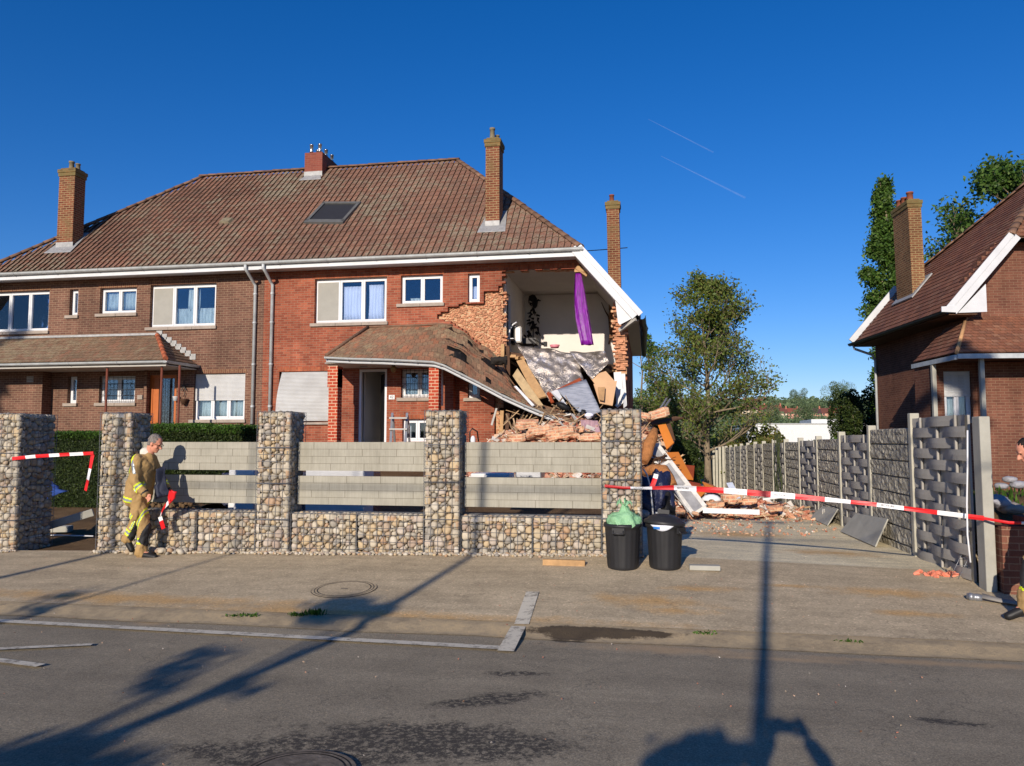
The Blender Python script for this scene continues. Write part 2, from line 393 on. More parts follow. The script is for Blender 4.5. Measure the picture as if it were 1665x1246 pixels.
def pavemat(name, c1, c2, sandlist, extra=None):
    t = NT(name); v = t.coord(); big = t.noise(v, .5, 6, .65); mid = t.noise(v, 3, 8, .75)
    c = t.ramp(big, [(.3, c1), (.7, c2)]); c = t.mix(1.0, c, t.ramp(mid, [(.3, (.8,) * 3), (.7, (1.14,) * 3)]), 'MULTIPLY')
    mp = t.n('Mapping'); mp.inputs['Scale'].default_value = (.35, 3.2, 1); t.l(v, mp.inputs[0])
    c = t.mix(1.0, c, t.ramp(t.noise(mp.outputs[0], 1.3, 6, .7), [(.35, (.84,) * 3), (.65, (1.1,) * 3)]), 'MULTIPLY')
    sd = blobs(t, v, sandlist, 3.5, 1.1, .8)
    c = t.mix(t.mix(1.0, sd, (.85, .85, .85), 'MULTIPLY'), c, srgb(200, 160, 104))
    sp = t.n('TexVoronoi'); sp.inputs['Scale'].default_value = 60; t.l(v, sp.inputs['Vector'])
    c = t.mix(1.0, c, t.ramp(sp.outputs['Color'], [(0, (.75,) * 3), (.85, (1.08,) * 3), (1, (1.6,) * 3)]), 'MULTIPLY')
    cr = t.n('TexVoronoi', feature='DISTANCE_TO_EDGE'); cr.inputs['Scale'].default_value = .55
    wv = t.n('VectorMath', operation='ADD'); nn = t.n('TexNoise'); nn.inputs['Scale'].default_value = 3; nn.inputs['Detail'].default_value = 7; t.l(v, nn.inputs['Vector'])
    t.l(v, wv.inputs[0]); t.l(nn.outputs['Color'], wv.inputs[1]); t.l(wv.outputs[0], cr.inputs['Vector'])
    c = t.mix(t.ramp(cr.outputs[0], [(0, (.35, .35, .35)), (.005, (0, 0, 0))]), c, srgb(70, 62, 54))
    t.base(c).set(.92, 0, .25); t.bump(t.math('ADD', t.noise(v, 70, 6, .8), mid), .6, .012); return t.m
M['asphalt'] = roadmat()
M['pavement'] = pavemat('pavement tarmac', srgb(180, 162, 132), srgb(206, 187, 154), [gb(1060, 980, .9, .3, -4), gb(1100, 995, .5, .2, 0), gb(1440, 965, .9, .25, 0), gb(1480, 1000, .5, .15, 0), gb(1150, 960, .6, .15, 5), gb(200, 975, 3.5, .3, 0), gb(600, 1000, 4, .18, 0), gb(1290, 955, .4, .1, 0)])
M['driveway'] = pavemat('driveway concrete', srgb(222, 207, 170), srgb(240, 226, 190), [gb(1200, 870, 1.2, .8, 0), gb(1350, 900, .9, .5, 0), gb(1180, 840, 1.2, .9, 0)])
def kerbmat():
    t = NT('gutter concrete'); v = t.coord(); c = t.ramp(t.noise(v, 3.5, 8, .75), [(.3, srgb(136, 122, 100)), (.5, srgb(172, 154, 124)), (.62, srgb(188, 166, 130)), (.72, srgb(122, 112, 96))])
    wet = blobs(t, v, [gb(965, 1029, .72, .15, 0), gb(1020, 1030, .6, .1, 0), gb(935, 1036, .34, .2, 8)], 7, .62, .2)
    c = t.mix(t.mix(1.0, wet, (.85, .85, .85), 'MULTIPLY'), c, srgb(58, 47, 36)); t.base(c).set(.95, 0, .2); t.bump(t.noise(v, 50, 6, .8), .9, .014); return t.m
M['kerb'] = kerbmat()
def soilmat():
    t = NT('soil and grass'); v = t.coord(); sx = t.n('SeparateXYZ'); t.l(v, sx.inputs[0])
    f = t.noise(v, 1.1, 7, .7)
    soil = t.ramp(f, [(.3, srgb(92, 72, 52)), (.7, srgb(132, 108, 80))])
    gr = t.ramp(t.noise(v, .03, 6, .6), [(.3, srgb(62, 88, 38)), (.5, srgb(88, 110, 52)), (.7, srgb(130, 126, 78))])
    k = t.math('MULTIPLY', t.math('SUBTRACT', sx.outputs[1], 24), .1); k = t.math('MINIMUM', t.math('MAXIMUM', k, 0), 1)
    c = t.mix(k, soil, gr); t.base(c).set(.95, 0, .1); t.bump(t.noise(v, 18, 6, .8), .9, .05); return t.m
M['soil'] = soilmat()
def gsheet(name, us, vs, dz, mat, **k):
    wob = (lambda u, v: (.05 * noise.noise(Vector((u * .9, 3, 0))) + .03 * noise.noise(Vector((u * 4, v, 0)))) if name == 'gutter' and abs(u) < 21 else 0)
    b = MB(); b.sheet([[(u, v + wob(u, v), gz(u, v) + dz + (.004 if name == 'gutter' and 7.1 < v < 7.4 else 0)) for u in us] for v in vs]); 
    b.f = [tuple(reversed(f)) for f in b.f] if False else b.f
    return b.build(name, mat, kind='structure', **k)
def spaced(a, b, s): n = max(1, int(round((b - a) / s))); return [a + (b - a) * i / n for i in range(n + 1)]
us = [-2600, -1500, -900, -600, -400, -250, -150, -90, -60, -45] + spaced(-40, -13, 1.5) + spaced(-12, 9, .5) + spaced(10, 30, 1.5) + [35, 45, 60, 90, 150, 250, 400, 600, 900, 1500, 2600]
us = sorted(set(us + [-.4, -.34, 3.69, 3.72]))
vs = [-80, -40, -20, -10, -6, -4, -2, 0, 2, 4, 6, 7.19, 7.21, 8, 9, 10, 10.2, 10.6] + spaced(11, 24, .5) + spaced(25, 60, 2.5) + [70, 85, 100, 120, 150, 190, 260, 320, 380, 450, 520, 600, 660, 720, 900, 1200, 1600, 3500]
gsheet('terrain', us, vs, -.035, M['soil'])
gsheet('road', [-300, -120, -60] + spaced(-40, 40, 4) + [60, 120, 300], [-3, -2, 0, 2, 4, 6, 7.15], .0, M['asphalt'])
gsheet('gutter', [-300, -60] + spaced(-20, 20, .4) + [60, 300], [7.02, 7.15, 7.25, 7.36, 7.5], .006, M['kerb'])
gsheet('pavement', [-300, -60, -30] + spaced(-14, 9, .5) + [30, 60, 300], [7.42, 8, 8.6, 9.2, 9.8, 10.2], .012, M['pavement'])
gsheet('driveway', spaced(-.33, 3.66, .4), spaced(10.2, 20, .7) + spaced(21, 56, 3), .008, M['driveway'])
# far side of the street, behind the camera
b = MB(); b.box(-60, 60, -6.5, -3.001, -.4, -.02); b.build('far_pavement', M['pavement'], kind='structure')
# painted lines
paint = NT('worn road paint'); v = paint.coord(); f = paint.noise(v, 9, 8, .8)
paint.base(paint.ramp(f, [(.38, srgb(134, 126, 112)), (.5, srgb(206, 198, 178))])).set(.8)
def line(pts, w, name='road_marking'):
    b = MB()
    for (a, c) in zip(pts, pts[1:]):
        n = max(1, int((c - a).length / .6)); d = (c - a).normalized(); s = Vector((-d.y, d.x, 0)) * w / 2
        P = [[(p.x, p.y, gz(p.x, p.y) + .012 + (.006 if p.y < 7.42 else .012)) for p in (lerp(a, c, i / n) + s, lerp(a, c, i / n) - s)] for i in range(n + 1)]
        b.sheet(P)
    return b.build(name, paint.m, kind='structure')
line([ground(-60, 1009), ground(815, 1057)], .12)
line([ground(822, 1062), ground(843, 1022)], .14); line([ground(848, 1018), ground(866, 966)], .14)
line([ground(-40, 1060), ground(150, 1051)], .08); line([ground(-40, 1072), ground(66, 1086)], .09)

# gabions, houses below use brick/stone pieces
def tv(ob_v, fr=0): return ob_v
def gridwall(b, axis, a0, a1, z0, z1, c0, c1, holes=(), solid=None, fa=(), fz=(), mi=0):
    """wall with true openings; axis 'x': runs along x, thickness c0..c1 in y; axis 'y': the reverse"""
    xs = {a0, a1} | set(fa); zs = {z0, z1} | set(fz)
    for (p, q, r, s) in holes:
        xs |= {min(max(p, a0), a1), min(max(q, a0), a1)}; zs |= {min(max(r, z0), z1), min(max(s, z0), z1)}
    xs = sorted(x for x in xs if a0 <= x <= a1); zs = sorted(z for z in zs if z0 <= z <= z1)
    nx, nz = len(xs) - 1, len(zs) - 1; S = {}
    for i in range(nx):
        for j in range(nz):
            x = (xs[i] + xs[i + 1]) / 2; z = (zs[j] + zs[j + 1]) / 2
            S[i, j] = not any(p < x < q and r < z < s for (p, q, r, s) in holes) and (solid is None or solid(x, z))
    idx = {}; vs = []
    def V(i, j, k):
        key = (i, j, k)
        if key not in idx:
            c = (c0, c1)[k]; idx[key] = len(vs)
            vs.append((xs[i], c, zs[j]) if axis == 'x' else (c, xs[i], zs[j]))
        return idx[key]
    fs = []
    for i in range(nx):
        for j in range(nz):
            if not S[i, j]: continue
            fs.append((V(i, j, 0), V(i + 1, j, 0), V(i + 1, j + 1, 0), V(i, j + 1, 0)))
            fs.append((V(i, j, 1), V(i, j + 1, 1), V(i + 1, j + 1, 1), V(i + 1, j, 1)))
            for di, dj, e in ((-1, 0, ((i, j), (i, j + 1))), (1, 0, ((i + 1, j), (i + 1, j + 1))), (0, -1, ((i, j), (i + 1, j))), (0, 1, ((i, j + 1), (i + 1, j + 1)))):
                if not S.get((i + di, j + dj), False):
                    (a, c) = e; fs.append((V(*a, 0), V(*c, 0), V(*c, 1), V(*a, 1)))
    b.add(vs, fs, mi); return b
def inpoly(x, z, poly):
    c = False; n = len(poly)
    for i in range(n):
        x1, z1 = poly[i]; x2, z2 = poly[(i + 1) % n]
        if (z1 > z) != (z2 > z) and x < (x2 - x1) * (z - z1) / (z2 - z1) + x1: c = not c
    return c

def tiles(O, e, s, n, width, length, left, right, tw=.23, th=.34, prof='pan', warp=None, amp=.042, step=.02, b=None, skip=None, spc=4):
    """tiled roof slope: O origin on the eave, e along it, s up the slope, n outwards; left(t), right(t) bound each course"""
    b = b or MB(); e, s, n, O = Vector(e), Vector(s), Vector(n), Vector(O)
    nc = int(width / tw) + 2; nr = int(length / th) + 1
    rj = random.Random(3)
    for r in range(nr):
        t0 = r * th; t1 = min((r + 1) * th + .03, length + .02)
        off = 0 if prof == 'pan' else (.5 * tw if r % 2 else 0)
        L0, R0 = left(min(t0, length)), right(min(t0, length)); L1, R1 = left(min(t1, length)), right(min(t1, length))
        for c in range(-1, nc):
            x0 = c * tw + off; x1 = x0 + tw
            if x1 <= min(L0, L1) or x0 >= max(R0, R1): continue
            if skip and skip((x0 + x1) / 2, (t0 + t1) / 2): continue
            jz = rj.uniform(-.004, .004); k = len(b.v); vs = []; ns = spc if prof == 'pan' else 1
            for (t, up, L, Rr) in ((t0, step + jz, L0, R0), (t1, 0, L1, R1)):
                for i in range(ns + 1):
                    x = x0 + (x1 - x0) * i / ns; f = i / ns
                    h = amp * (.5 - .5 * math.cos(2 * math.pi * f)) ** 1.3 if prof == 'pan' else 0
                    if f > .72 and prof == 'pan': h = amp * .9 * math.sin((f - .5) * 2 * math.pi * .5) * 1.0
                    xx = min(max(x, L), Rr); p = O + e * xx + s * t + n * (h + up)
                    if warp: p = warp(p)
                    vs.append(p)
            # a lower lip so that each course throws a shadow
            for i in range(ns + 1): vs.append(vs[i] - n * (step + .012))
            fs = [(i, i + 1, ns + 2 + i, ns + 1 + i) for i in range(ns)] + [(2 * ns + 2 + i, 2 * ns + 3 + i, i + 1, i) for i in range(ns)]
            b.add(vs, fs, 0, False)
            for q in range(2):
                for i in range(ns + 1): b.uv[k + q * (ns + 1) + i] = (c + .02 + .96 * i / ns + 40, r + (.02 if q == 0 else .96))
            for i in range(ns + 1): b.uv[k + 2 * (ns + 1) + i] = (c + .02 + .96 * i / ns + 40, r + .01)
    return b
# ------------------------------------------------------------------ house parts
def ring(b, x0, x1, z0, z1, y0, y1, w):
    b.box(x0, x1, y0, y1, z0, z0 + w).box(x0, x1, y0, y1, z1 - w, z1).box(x0, x0 + w, y0, y1, z0 + w, z1 - w).box(x1 - w, x1, y0, y1, z0 + w, z1 - w)
def wavy(x0, x1, z0, z1, y, amp, per, seed=0, hem=None):
    r_ = random.Random(seed); n = max(4, int((x1 - x0) / (per / 6))); ph = r_.uniform(0, 6)
    P = []
    for j in range(5):
        row = []
        for i in range(n + 1):
            x = lerp(x0, x1, i / n); zz = lerp(z1, hem(x) if hem else z0, j / 4)
            row.append((x + .012 * math.sin(x * 9 + j), y + amp * math.sin(2 * math.pi * x / per + ph + .8 * math.sin(x * 7)) * (.5 + .5 * j / 4), zz))
        P.append(row)
    return P
def window(parent, x0, x1, z0, z1, y=22, bars=(), curtain=None, shutter=0, sill=True, grille=False, dep=.13, label=None, screen=None, sash=None, sillw=.12, glass='glass'):
    """frame in the opening; bars = positions of mullions as fractions"""
    f = MB(); yy = y + dep; w = .05; top = z1
    if shutter: top = z1 - (z1 - z0) * shutter
    ring(f, x0, x1, z0, z1, yy, yy + .07, w)
    ed = [0] + list(bars) + [1]; xs = [lerp(x0 + w, x1 - w, q) for q in ed]
    for a, c in zip(xs, xs[1:]):
        ring(f, a + (.004 if a > xs[0] else 0), c - (.004 if c < xs[-1] else 0), z0 + w, z1 - w, yy - .015, yy + .055, .055)
    o = f.build('window', M['white_pvc'], parent, label=label)
    g = MB(); g.box(x0 + w, x1 - w, yy + .03, yy + .036, z0 + w, z1 - w); g.build('glass_pane', M[glass], o)
    if sill:
        s_ = MB(); n = 1 + int((x1 - x0) / .9)
        for i in range(n):
            a = lerp(x0 - sillw, x1 + .06, i / n); c = lerp(x0 - sillw, x1 + .06, (i + 1) / n)
            s_.box(a + .004, c - .004, y - .07, y + dep - .003, z0 - .1, z0 - .002)
        s_.build('sill', M['sill'], o, bevel=.006)
    if curtain:
        k = MB()
        for (a, c, z, zt, mt, sd) in curtain:
            hem = None
            k.sheet(wavy(lerp(x0, x1, a), lerp(x0, x1, c), lerp(z0, z1, z), lerp(z0, z1, zt), yy + .12, .025, .11, sd, hem))
        k.build('curtain', M[curtain[0][4]], o, solid=.003)
    if screen is not None:
        k = MB(); a, c = screen; k.box(lerp(x0, x1, a) + .06, lerp(x0, x1, c) - .03, yy - .02, yy - .017, z0 + .1, z1 - .1); k.build('insect_screen', M['screen'], o)
    if shutter:
        k = MB(); n = int((z1 - top) / .04)
        for i in range(n):
            za = lerp(top, z1, i / n); zb = lerp(top, z1, (i + 1) / n); ym = yy - .045
            k.add([(x0 + .01, ym, za), (x1 - .01, ym, za), (x1 - .01, ym - .012, (za + zb) / 2), (x0 + .01, ym - .012, (za + zb) / 2), (x1 - .01, ym, zb - .004), (x0 + .01, ym, zb - .004)], [(0, 1, 2, 3), (3, 2, 4, 5)])
        k.box(x0 + .01, x1 - .01, ym - .005, ym + .01, top - .03, top - .002)
        k.build('roller_shutter', M['shutter'], o)
    if grille:
        k = MB(); yg = y + .03
        for i in range(9): x = lerp(x0 + .02, x1 - .02, i / 8); k.tube([(x, yg, z0 - .03), (x, yg, z1)], .006, 4)
        for i in range(5): z = lerp(z0 + .05, z1 - .05, i / 4); k.tube([(x0, yg, z), (x1, yg, z)], .006, 4)
        for i in range(4):
            cx = lerp(x0 + .12, x1 - .12, i / 3); cz = (z0 + z1) / 2 + (.12 if i % 2 else -.1)
            k.tube([(cx + .07 * math.cos(a * .7), yg - .01, cz + .07 * math.sin(a * .7)) for a in range(10)], .006, 4)
        k.build('window_grille', M['dark_metal'], o)
    return o
M['screen'] = simple('grey insect screen', srgb(156, 154, 146), .8, var=.1, scale=3, bump=0)
t = NT('roller shutter'); v = t.coord(); t.base(t.ramp(t.noise(v, 2, 5), [(.3, srgb(190, 190, 188)), (.7, srgb(208, 209, 208))])).set(.5); M['shutter'] = t.m
M['shutter_blue'] = simple('grey roller shutter', srgb(190, 192, 196), .55, var=.05, bump=0)

def chimney(parent, x0, x1, y0, y1, zb, zt, mat, pots, flash=True, cap=True, lean=0, capm='concrete', label=None):
    b = MB(); b.box(x0, x1, y0, y1, zb, zt)
    if lean:
        for i in (4, 5, 6, 7): b.v[i] = (b.v[i][0] + lean, b.v[i][1], b.v[i][2])
    o = b.build('chimney', mat, parent, label=label)
    if cap:
        c = MB(); r_ = random.Random(int(zt * 100))
        c.box(x0 - .03 + lean, x1 + .03 + lean, y0 - .03, y1 + .03, zt - .18, zt - .06)
        c.box(x0 - .05 + lean, x1 + .05 + lean, y0 - .05, y1 + .05, zt - .06, zt + .06)
        c.box(x0 + .02 + lean, x1 - .02 + lean, y0 + .02, y1 - .02, zt + .06, zt + .12)
        c.build('chimney_cap', M['chimney_moss'], o, bevel=.012)
    for (px, py, r0, h, mt) in pots:
        p = MB(); p.lathe((px + lean, py, zt + .08), [(0, 0), (r0 * 1.1, 0), (r0, h * .1), (r0 * .85, h * .85), (r0 * 1.05, h * .86), (r0 * 1.05, h), (r0 * .7, h), (r0 * .7, h * .8)], 12); p.build('chimney_pot', M[mt], o)
    return o
M['chimney_moss'] = brickmat('mossy chimney head', srgb(140, 112, 72), srgb(112, 92, 60), srgb(130, 122, 84), bh=.07, moss=srgb(110, 104, 66))
M['pot_clay'] = simple('clay pot', srgb(134, 78, 58), .8, var=.3)
M['pot_grey'] = simple('weathered pot', srgb(128, 118, 96), .9, var=.35, scale=14)
M['steel'] = simple('steel flue', srgb(190, 192, 194), .25, .9, .5, var=.1, bump=0)
M['ridge'] = simple('ridge tile', srgb(120, 92, 74), .85, var=.35, scale=5, island=.25, bump=.3)
M['verge'] = simple('white verge board', srgb(204, 206, 208), .5, var=.12, scale=2, bump=.05)
M['under'] = simple('roof underside', srgb(96, 78, 64), .9, var=.2)
M['soffit'] = simple('soffit board', srgb(176, 172, 164), .7, var=.1)

LH = 23.0      # length of the pair along the front
def roof(parent, ox, oy, tile, both=True, dz=0, mirror=False, L=LH, tw=.195, th=.33, prof='pan', D=10.2):
    """hipped roof whose end slopes run on below the front eave, white verge boards closing them"""
    X = lambda x: ox + (L - x if mirror else x)
    def W(x, y, z): return Vector((X(x), oy + y, z))
    hd = D / 2; hr = .9216 * hd; ri = 1.62 + .957 * hd; rz_ = 7 + hr
    sl_ = math.hypot(hd, hr); s = Vector((0, hd / sl_, hr / sl_)); n = Vector((0, -hr / sl_, hd / sl_))
    wd = L - 3.24; k = (ri - 1.62) / sl_
    o = tiles(Vector((ox + 1.62, oy, 7.02)), (1, 0, 0), s, n, wd, sl_, lambda t: k * t, lambda t: wd - k * t, tw, th, prof).build('roof', M[tile], parent)
    # end slopes: upper hip part and the lower strip
    for end in (0, 1):
        if end and not both: continue
        sg = -1 if end == 0 else 1                   # outward direction
        ex = ox if end == 0 else ox + L
        lo = math.hypot(1.62, 1.92); s1 = Vector((-sg * 1.62 / lo, 0, 1.92 / lo)); n1 = Vector((sg * 1.92 / lo, 0, 1.62 / lo))
        hi = ri - 1.62; lu = math.hypot(hi, hr); s2 = Vector((-sg * hi / lu, 0, hr / lu)); n2 = Vector((sg * hr / lu, 0, hi / lu))
        e = Vector((0, 1, 0)); b_ = MB(); bx = ex
        tiles(Vector((bx, oy, 5.1)), e, s1, n1, D, lo, lambda t: 0, lambda t: D, tw, th, prof, b=b_)
        tiles(Vector((bx - sg * 1.62, oy, 7.02)), e, s2, n2, D, lu, lambda t: hd / lu * t, lambda t: D - hd / lu * t, tw, th, prof, b=b_)
        if end == 1: pass
        b_.build('roof_side', M[tile], o)
    # closed shell under the tiles
    u = MB(); d = -.03
    pts = [W(*p) + Vector((0, 0, d)) for p in ((1.62, 0, 7), (L - 1.62, 0, 7), (L - ri, hd, rz_), (ri, hd, rz_), (1.62, D, 7), (L - 1.62, D, 7), (0, 0, 5.08), (0, D, 5.08), (L, 0, 5.08), (L, D, 5.08))]
    u.add(pts, [(0, 1, 2, 3), (4, 3, 2, 5), (0, 3, 4), (1, 5, 2), (6, 0, 4, 7), (1, 8, 9, 5)]); u.build('roof_deck', M['under'], o)
    # ridge and hip tiles
    r_ = MB()
    def run(a, c):
        a, c = Vector(a), Vector(c); dd = (c - a); N = int(dd.length / .38); dd.normalize(); sx = dd.cross(Vector((0, 0, 1))).normalized(); up = sx.cross(dd)
        for i in range(N):
            p = a + dd * (i * .38); q = p + dd * .41; rr = .12 + rnd.uniform(-.006, .01); jz = rnd.uniform(0, .012)
            ring_ = lambda c0, r0: [c0 + sx * (r0 * math.cos(t_)) + up * (r0 * .75 * math.sin(t_) + .035 + jz) for t_ in [math.pi * j / 6 for j in range(7)]]
            r_.sheet([ring_(p, rr), ring_(q, rr * .86)], 0, True)
    run(W(ri - .2, hd, rz_), W(L - ri + .2, hd, rz_))
    for a, c in (((1.62, 0, 7), (ri, hd, rz_)), ((L - 1.62, 0, 7), (L - ri, hd, rz_)), ((1.62, D, 7), (ri, hd, rz_))):
        run(W(*a), W(*c))
    r_.build('ridge_tiles', M['ridge'], o, solid=.015)
    return o
def gutter_run(b, a, c, r=.075, mi=0, joints=1.5):
    a, c = Vector(a), Vector(c); d = (c - a); N = max(1, int(d.length / joints)); dn = d.normalized(); sx = dn.cross(Vector((0, 0, 1))).normalized()
    prof = [(r * math.cos(t_), r * math.sin(t_)) for t_ in [math.pi + math.pi * j / 6 for j in range(7)]]
    prof = [(-r - .01, .012)] + prof + [(r + .012, .012)]
    b.sheet([[p + sx * q[0] + Vector((0, 0, q[1])) for q in prof] for p in (a, c)], mi, False)
    for i in range(N + 1):
        p = a + d * (i / N)
        b.sheet([[p + dn * o_ + sx * q[0] * 1.12 + Vector((0, 0, q[1] * 1.12)) for q in prof] for o_ in (-.02, .02)], mi, False)
# ------------------------------------------------------------------ the damaged pair of houses
def onroof(px, py, lift=0):
    d = _ray(px, py); t = (7 - 21.4 * .9216 - CAMZ) / (d.z - .9216 * d.y)   # z = 7 + .9216 (y - 21.4)
    p = d * t; return Vector((p.x, p.y, p.z + CAMZ + lift))
HOUSE = thing('semi_detached_house', 'long brick pair of houses, left half brown, right half red with its corner collapsed', 'house', (-11.7, 22, .6))
WL = dict(big=(-15.66, -13.36, 5.19, 6.56), kit=(-17.47, -16.15, 5.68, 6.52), slit=(-18.58, -18.27, 5.66, 6.52), far=(-21.7, -19.34, 5.18, 6.53),
          low=(-14.03, -12.29, 2.24, 3.68), door=(-15.59, -14.63, 1.4, 3.66), hall=(-17.37, -16.08, 2.79, 3.65), slit2=(-18.51, -18.18, 2.79, 3.66))
WR = dict(big=(-10.05, -7.73, 5.17, 6.55), kit=(-7.29, -5.98, 5.69, 6.56), slit=(-5.21, -4.85, 5.68, 6.54),
          low=(-11.16, -9.33, 2.2, 3.7), door=(-8.57, -7.69, 1.4, 3.73), hall=(-7.25, -6.15, 2.86, 3.72), slit2=(-5.2, -4.84, 2.84, 3.72), base=(-7.2, -6.3, 1.56, 2.22))
b = MB(); gridwall(b, 'x', -22.85, -11.72, -.6, 7.0, 22, 22.3, list(WL.values()), lambda x, z: z < 5.15 + 1.16 * (x + 23.15), fa=spaced(-22.85, -21.4, .12), fz=spaced(5, 7, .12))
b.build('front_wall_brown', M['brick_brown'], HOUSE)
# photographed outline of the break in the red outer leaf and of the open corner room
uz = lambda px, py: (lambda p: (p.x, p.z))(at(px, py, 22))
BREAK = [uz(*p) for p in [(709, 514), (728, 501), (744, 496), (759, 492), (781, 493), (787, 491), (788, 474), (801, 472), (809, 468), (819, 462), (819, 438), (940, 437), (1060, 400), (1060, 760), (806, 760), (808, 720), (804, 700), (806, 684), (800, 672), (808, 640), (815, 600), (790, 566), (735, 524)]]
OPEN = [uz(*p) for p in [(818, 439), (938, 438), (1060, 400), (1060, 470), (1030, 505), (996, 504), (998, 540), (1002, 570), (999, 606), (1018, 612), (1100, 615), (1100, 780), (812, 780), (815, 720), (810, 690), (818, 640), (822, 600), (817, 560), (819, 520), (814, 480)]]
PIER = [uz(*p) for p in [(996, 504), (998, 520), (996, 545), (1001, 560), (999, 580), (1002, 600), (1000, 610), (1060, 612), (1060, 500)]]
jr = random.Random(5); cells = {}
def jit(x, z, a=.1):
    k = (round(z / .072), round(x / .22 + .5 * (round(z / .072) % 2)))
    if k not in cells: cells[k] = (jr.uniform(-a, a), jr.uniform(-.03, .03))
    return cells[k]
def s_outer(x, z):
    j = jit(x, z, .05); return not inpoly(x + j[0], z + j[1], BREAK) and z < 5.15 + 1.16 * (-.3 - x)
def s_inner(x, z):
    j = jit(x, z, .09); return not inpoly(x + j[0], z + j[1], OPEN) and z < 5.15 + 1.16 * (-.3 - x)
hs_ = list(WR.values()); fzz = spaced(.4, 7.0, .072)
b = MB(); gridwall(b, 'x', -11.72, -.57, -.6, 7.0, 22, 22.13, hs_, s_outer, fa=spaced(-6.7, -.57, .11), fz=fzz); b.build('front_wall_red', M['brick_red'], HOUSE)
b = MB(); gridwall(b, 'x', -11.72, -.57, -.6, 7.0, 22.15, 22.32, hs_, s_inner, fa=spaced(-6.7, -.57, .11), fz=fzz); b.build('inner_wall', M['brick_inner'], HOUSE)
# rough brick ends poking from the torn inner wall
b = MB()
for k in range(1500):
    x, z = jr.uniform(-6.0, -4.2), jr.uniform(3.9, 6.1)
    if inpoly(x, z, BREAK) and not inpoly(x, z, OPEN):
        b.obox((x, 22.145 - jr.uniform(0, .015), z), (jr.uniform(.03, .09), .04, jr.uniform(.02, .045)), rot(jr.uniform(-.15, .15), jr.uniform(-.12, .12), jr.uniform(-.2, .2)))
for k in range(260):
    z = jr.uniform(.6, 6.0); x = -4.15 + jr.uniform(-.15, .06) - (.15 if z < 3 else 0)
    b.obox((x, 22.2 + jr.uniform(-.06, .08), z), (jr.uniform(.05, .14), .1, jr.uniform(.03, .06)), rot(jr.uniform(-.3, .3), jr.uniform(-.3, .3), jr.uniform(-.4, .4)))
M['brick_chips'] = simple('broken brick ends', srgb(186, 132, 100), .95, var=.35, scale=14, island=.3, bump=.5)
b.build('broken_brick_ends', M['brick_chips'], HOUSE)
# broken right pier
b = MB()
b.box(-.86, -.6, 22.05, 22.3, 3.6, 5.62)
for r_ in range(34):
    z = 3.66 + r_ * .058
    for c in range(3):
        x0 = -.95 + c * .125 + (.05 if r_ % 2 else 0) + jr.uniform(-.03, .03); wd = .12 + jr.uniform(-.03, .02)
        if jr.random() < .8: b.obox((x0 + wd / 2, 22.12 + jr.uniform(-.05, .05), z), (wd, .24, .05), rot(0, jr.uniform(-.04, .04), jr.uniform(-.1, .1)))
b.build('broken_brick_pier', M['brick_chips'], HOUSE)
b = MB(); gridwall(b, 'y', 22.32, 31, -.6, 5.25, -.85, -.57, [(25, 26, 1.6, 3.6)], fz=()); b.build('side_wall', M['brick_red'], HOUSE)
b = MB(); gridwall(b, 'y', 22.3, 31, -.6, 5.25, -22.85, -22.55); b.box(-22.85, -.57, 31, 31.3, -.6, 5.0); b.box(-21, -2.4, 31, 31.3, 5.001, 6.9); b.build('rear_wall', M['brick_brown'], HOUSE)
b = MB(); b.box(-22.5, -4.3, 22.34, 31, 4.25, 4.45); b.box(-11.85, -11.6, 22.34, 31, 0, 7); b.box(-22.5, -4.3, 22.34, 31, .95, 1.1); b.build('inner_floor', M['plaster_grey'], HOUSE)
# soldier courses and lintels
for W_, ks, mt in ((WR, ('big', 'kit', 'low', 'base'), 'brick_red_soldier'), (WL, ('low', 'big', 'kit', 'far'), 'brick_brown_soldier')):
    for k in ks: q = W_[k]; b = MB(); b.box(q[0] - .05, q[1] + .05, 21.99, 22.002, q[3] + .005, q[3] + .13); b.build('brick_lintel', M[mt], HOUSE)
b = MB(); b.box(-4.3, -1.9, 21.985, 22.05, 6.6, 6.74); b.build('brick_lintel', M['brick_red_soldier'], HOUSE)
# windows
th = (1 / 3, 2 / 3)
window(HOUSE, *WL['big'], bars=th, curtain=[(0, .34, .02, .5, 'lace', 1), (.34, 1, .02, .45, 'lace', 2), (.52, .7, .4, .97, 'lace', 5)], screen=(.0, .33), label='wide upstairs window with half lace curtains and a grey screened left light')
window(HOUSE, *WL['kit'], bars=(.5,), curtain=[(.02, .98, .18, .96, 'lace', 3)], label='small upstairs window with patterned lace curtain')
window(HOUSE, *WL['slit']); window(HOUSE, *WL['slit2'], grille=False)
window(HOUSE, *WL['far'], bars=th, curtain=[(0, 1, .02, .47, 'lace', 4)], label='leftmost upstairs window with half lace curtains')
window(HOUSE, *WL['low'], bars=th, curtain=[(.02, .98, .05, .5, 'lace', 6)], shutter=.56, label='ground floor window with its shutter half down')
window(HOUSE, *WL['hall'], bars=(.5,), grille=True)
window(HOUSE, *WR['big'], bars=th, curtain=[(.37, .62, .04, .84, 'curtain', 7), (.72, .92, .04, .86, 'curtain', 8), (.03, .3, .04, .9, 'plaster_grey', 9)], screen=(0, .33), label='wide upstairs window with lilac white curtains')
window(HOUSE, *WR['kit'], bars=(.5,), curtain=[(.18, .42, .02, .24, 'lace', 1)], label='small blank upstairs window in the red wall')
window(HOUSE, *WR['slit'], curtain=[(.2, .8, .1, .6, 'curtain', 3)], sill=False, label='narrow upstairs window hanging over the break')
window(HOUSE, *WR['hall'], bars=(.5,), curtain=[(.05, .95, .05, .75, 'lace', 4), (.62, .85, .0, .9, 'curtain', 4)], grille=True)
window(HOUSE, *WR['slit2']); window(HOUSE, *WR['base'], bars=(.5,))
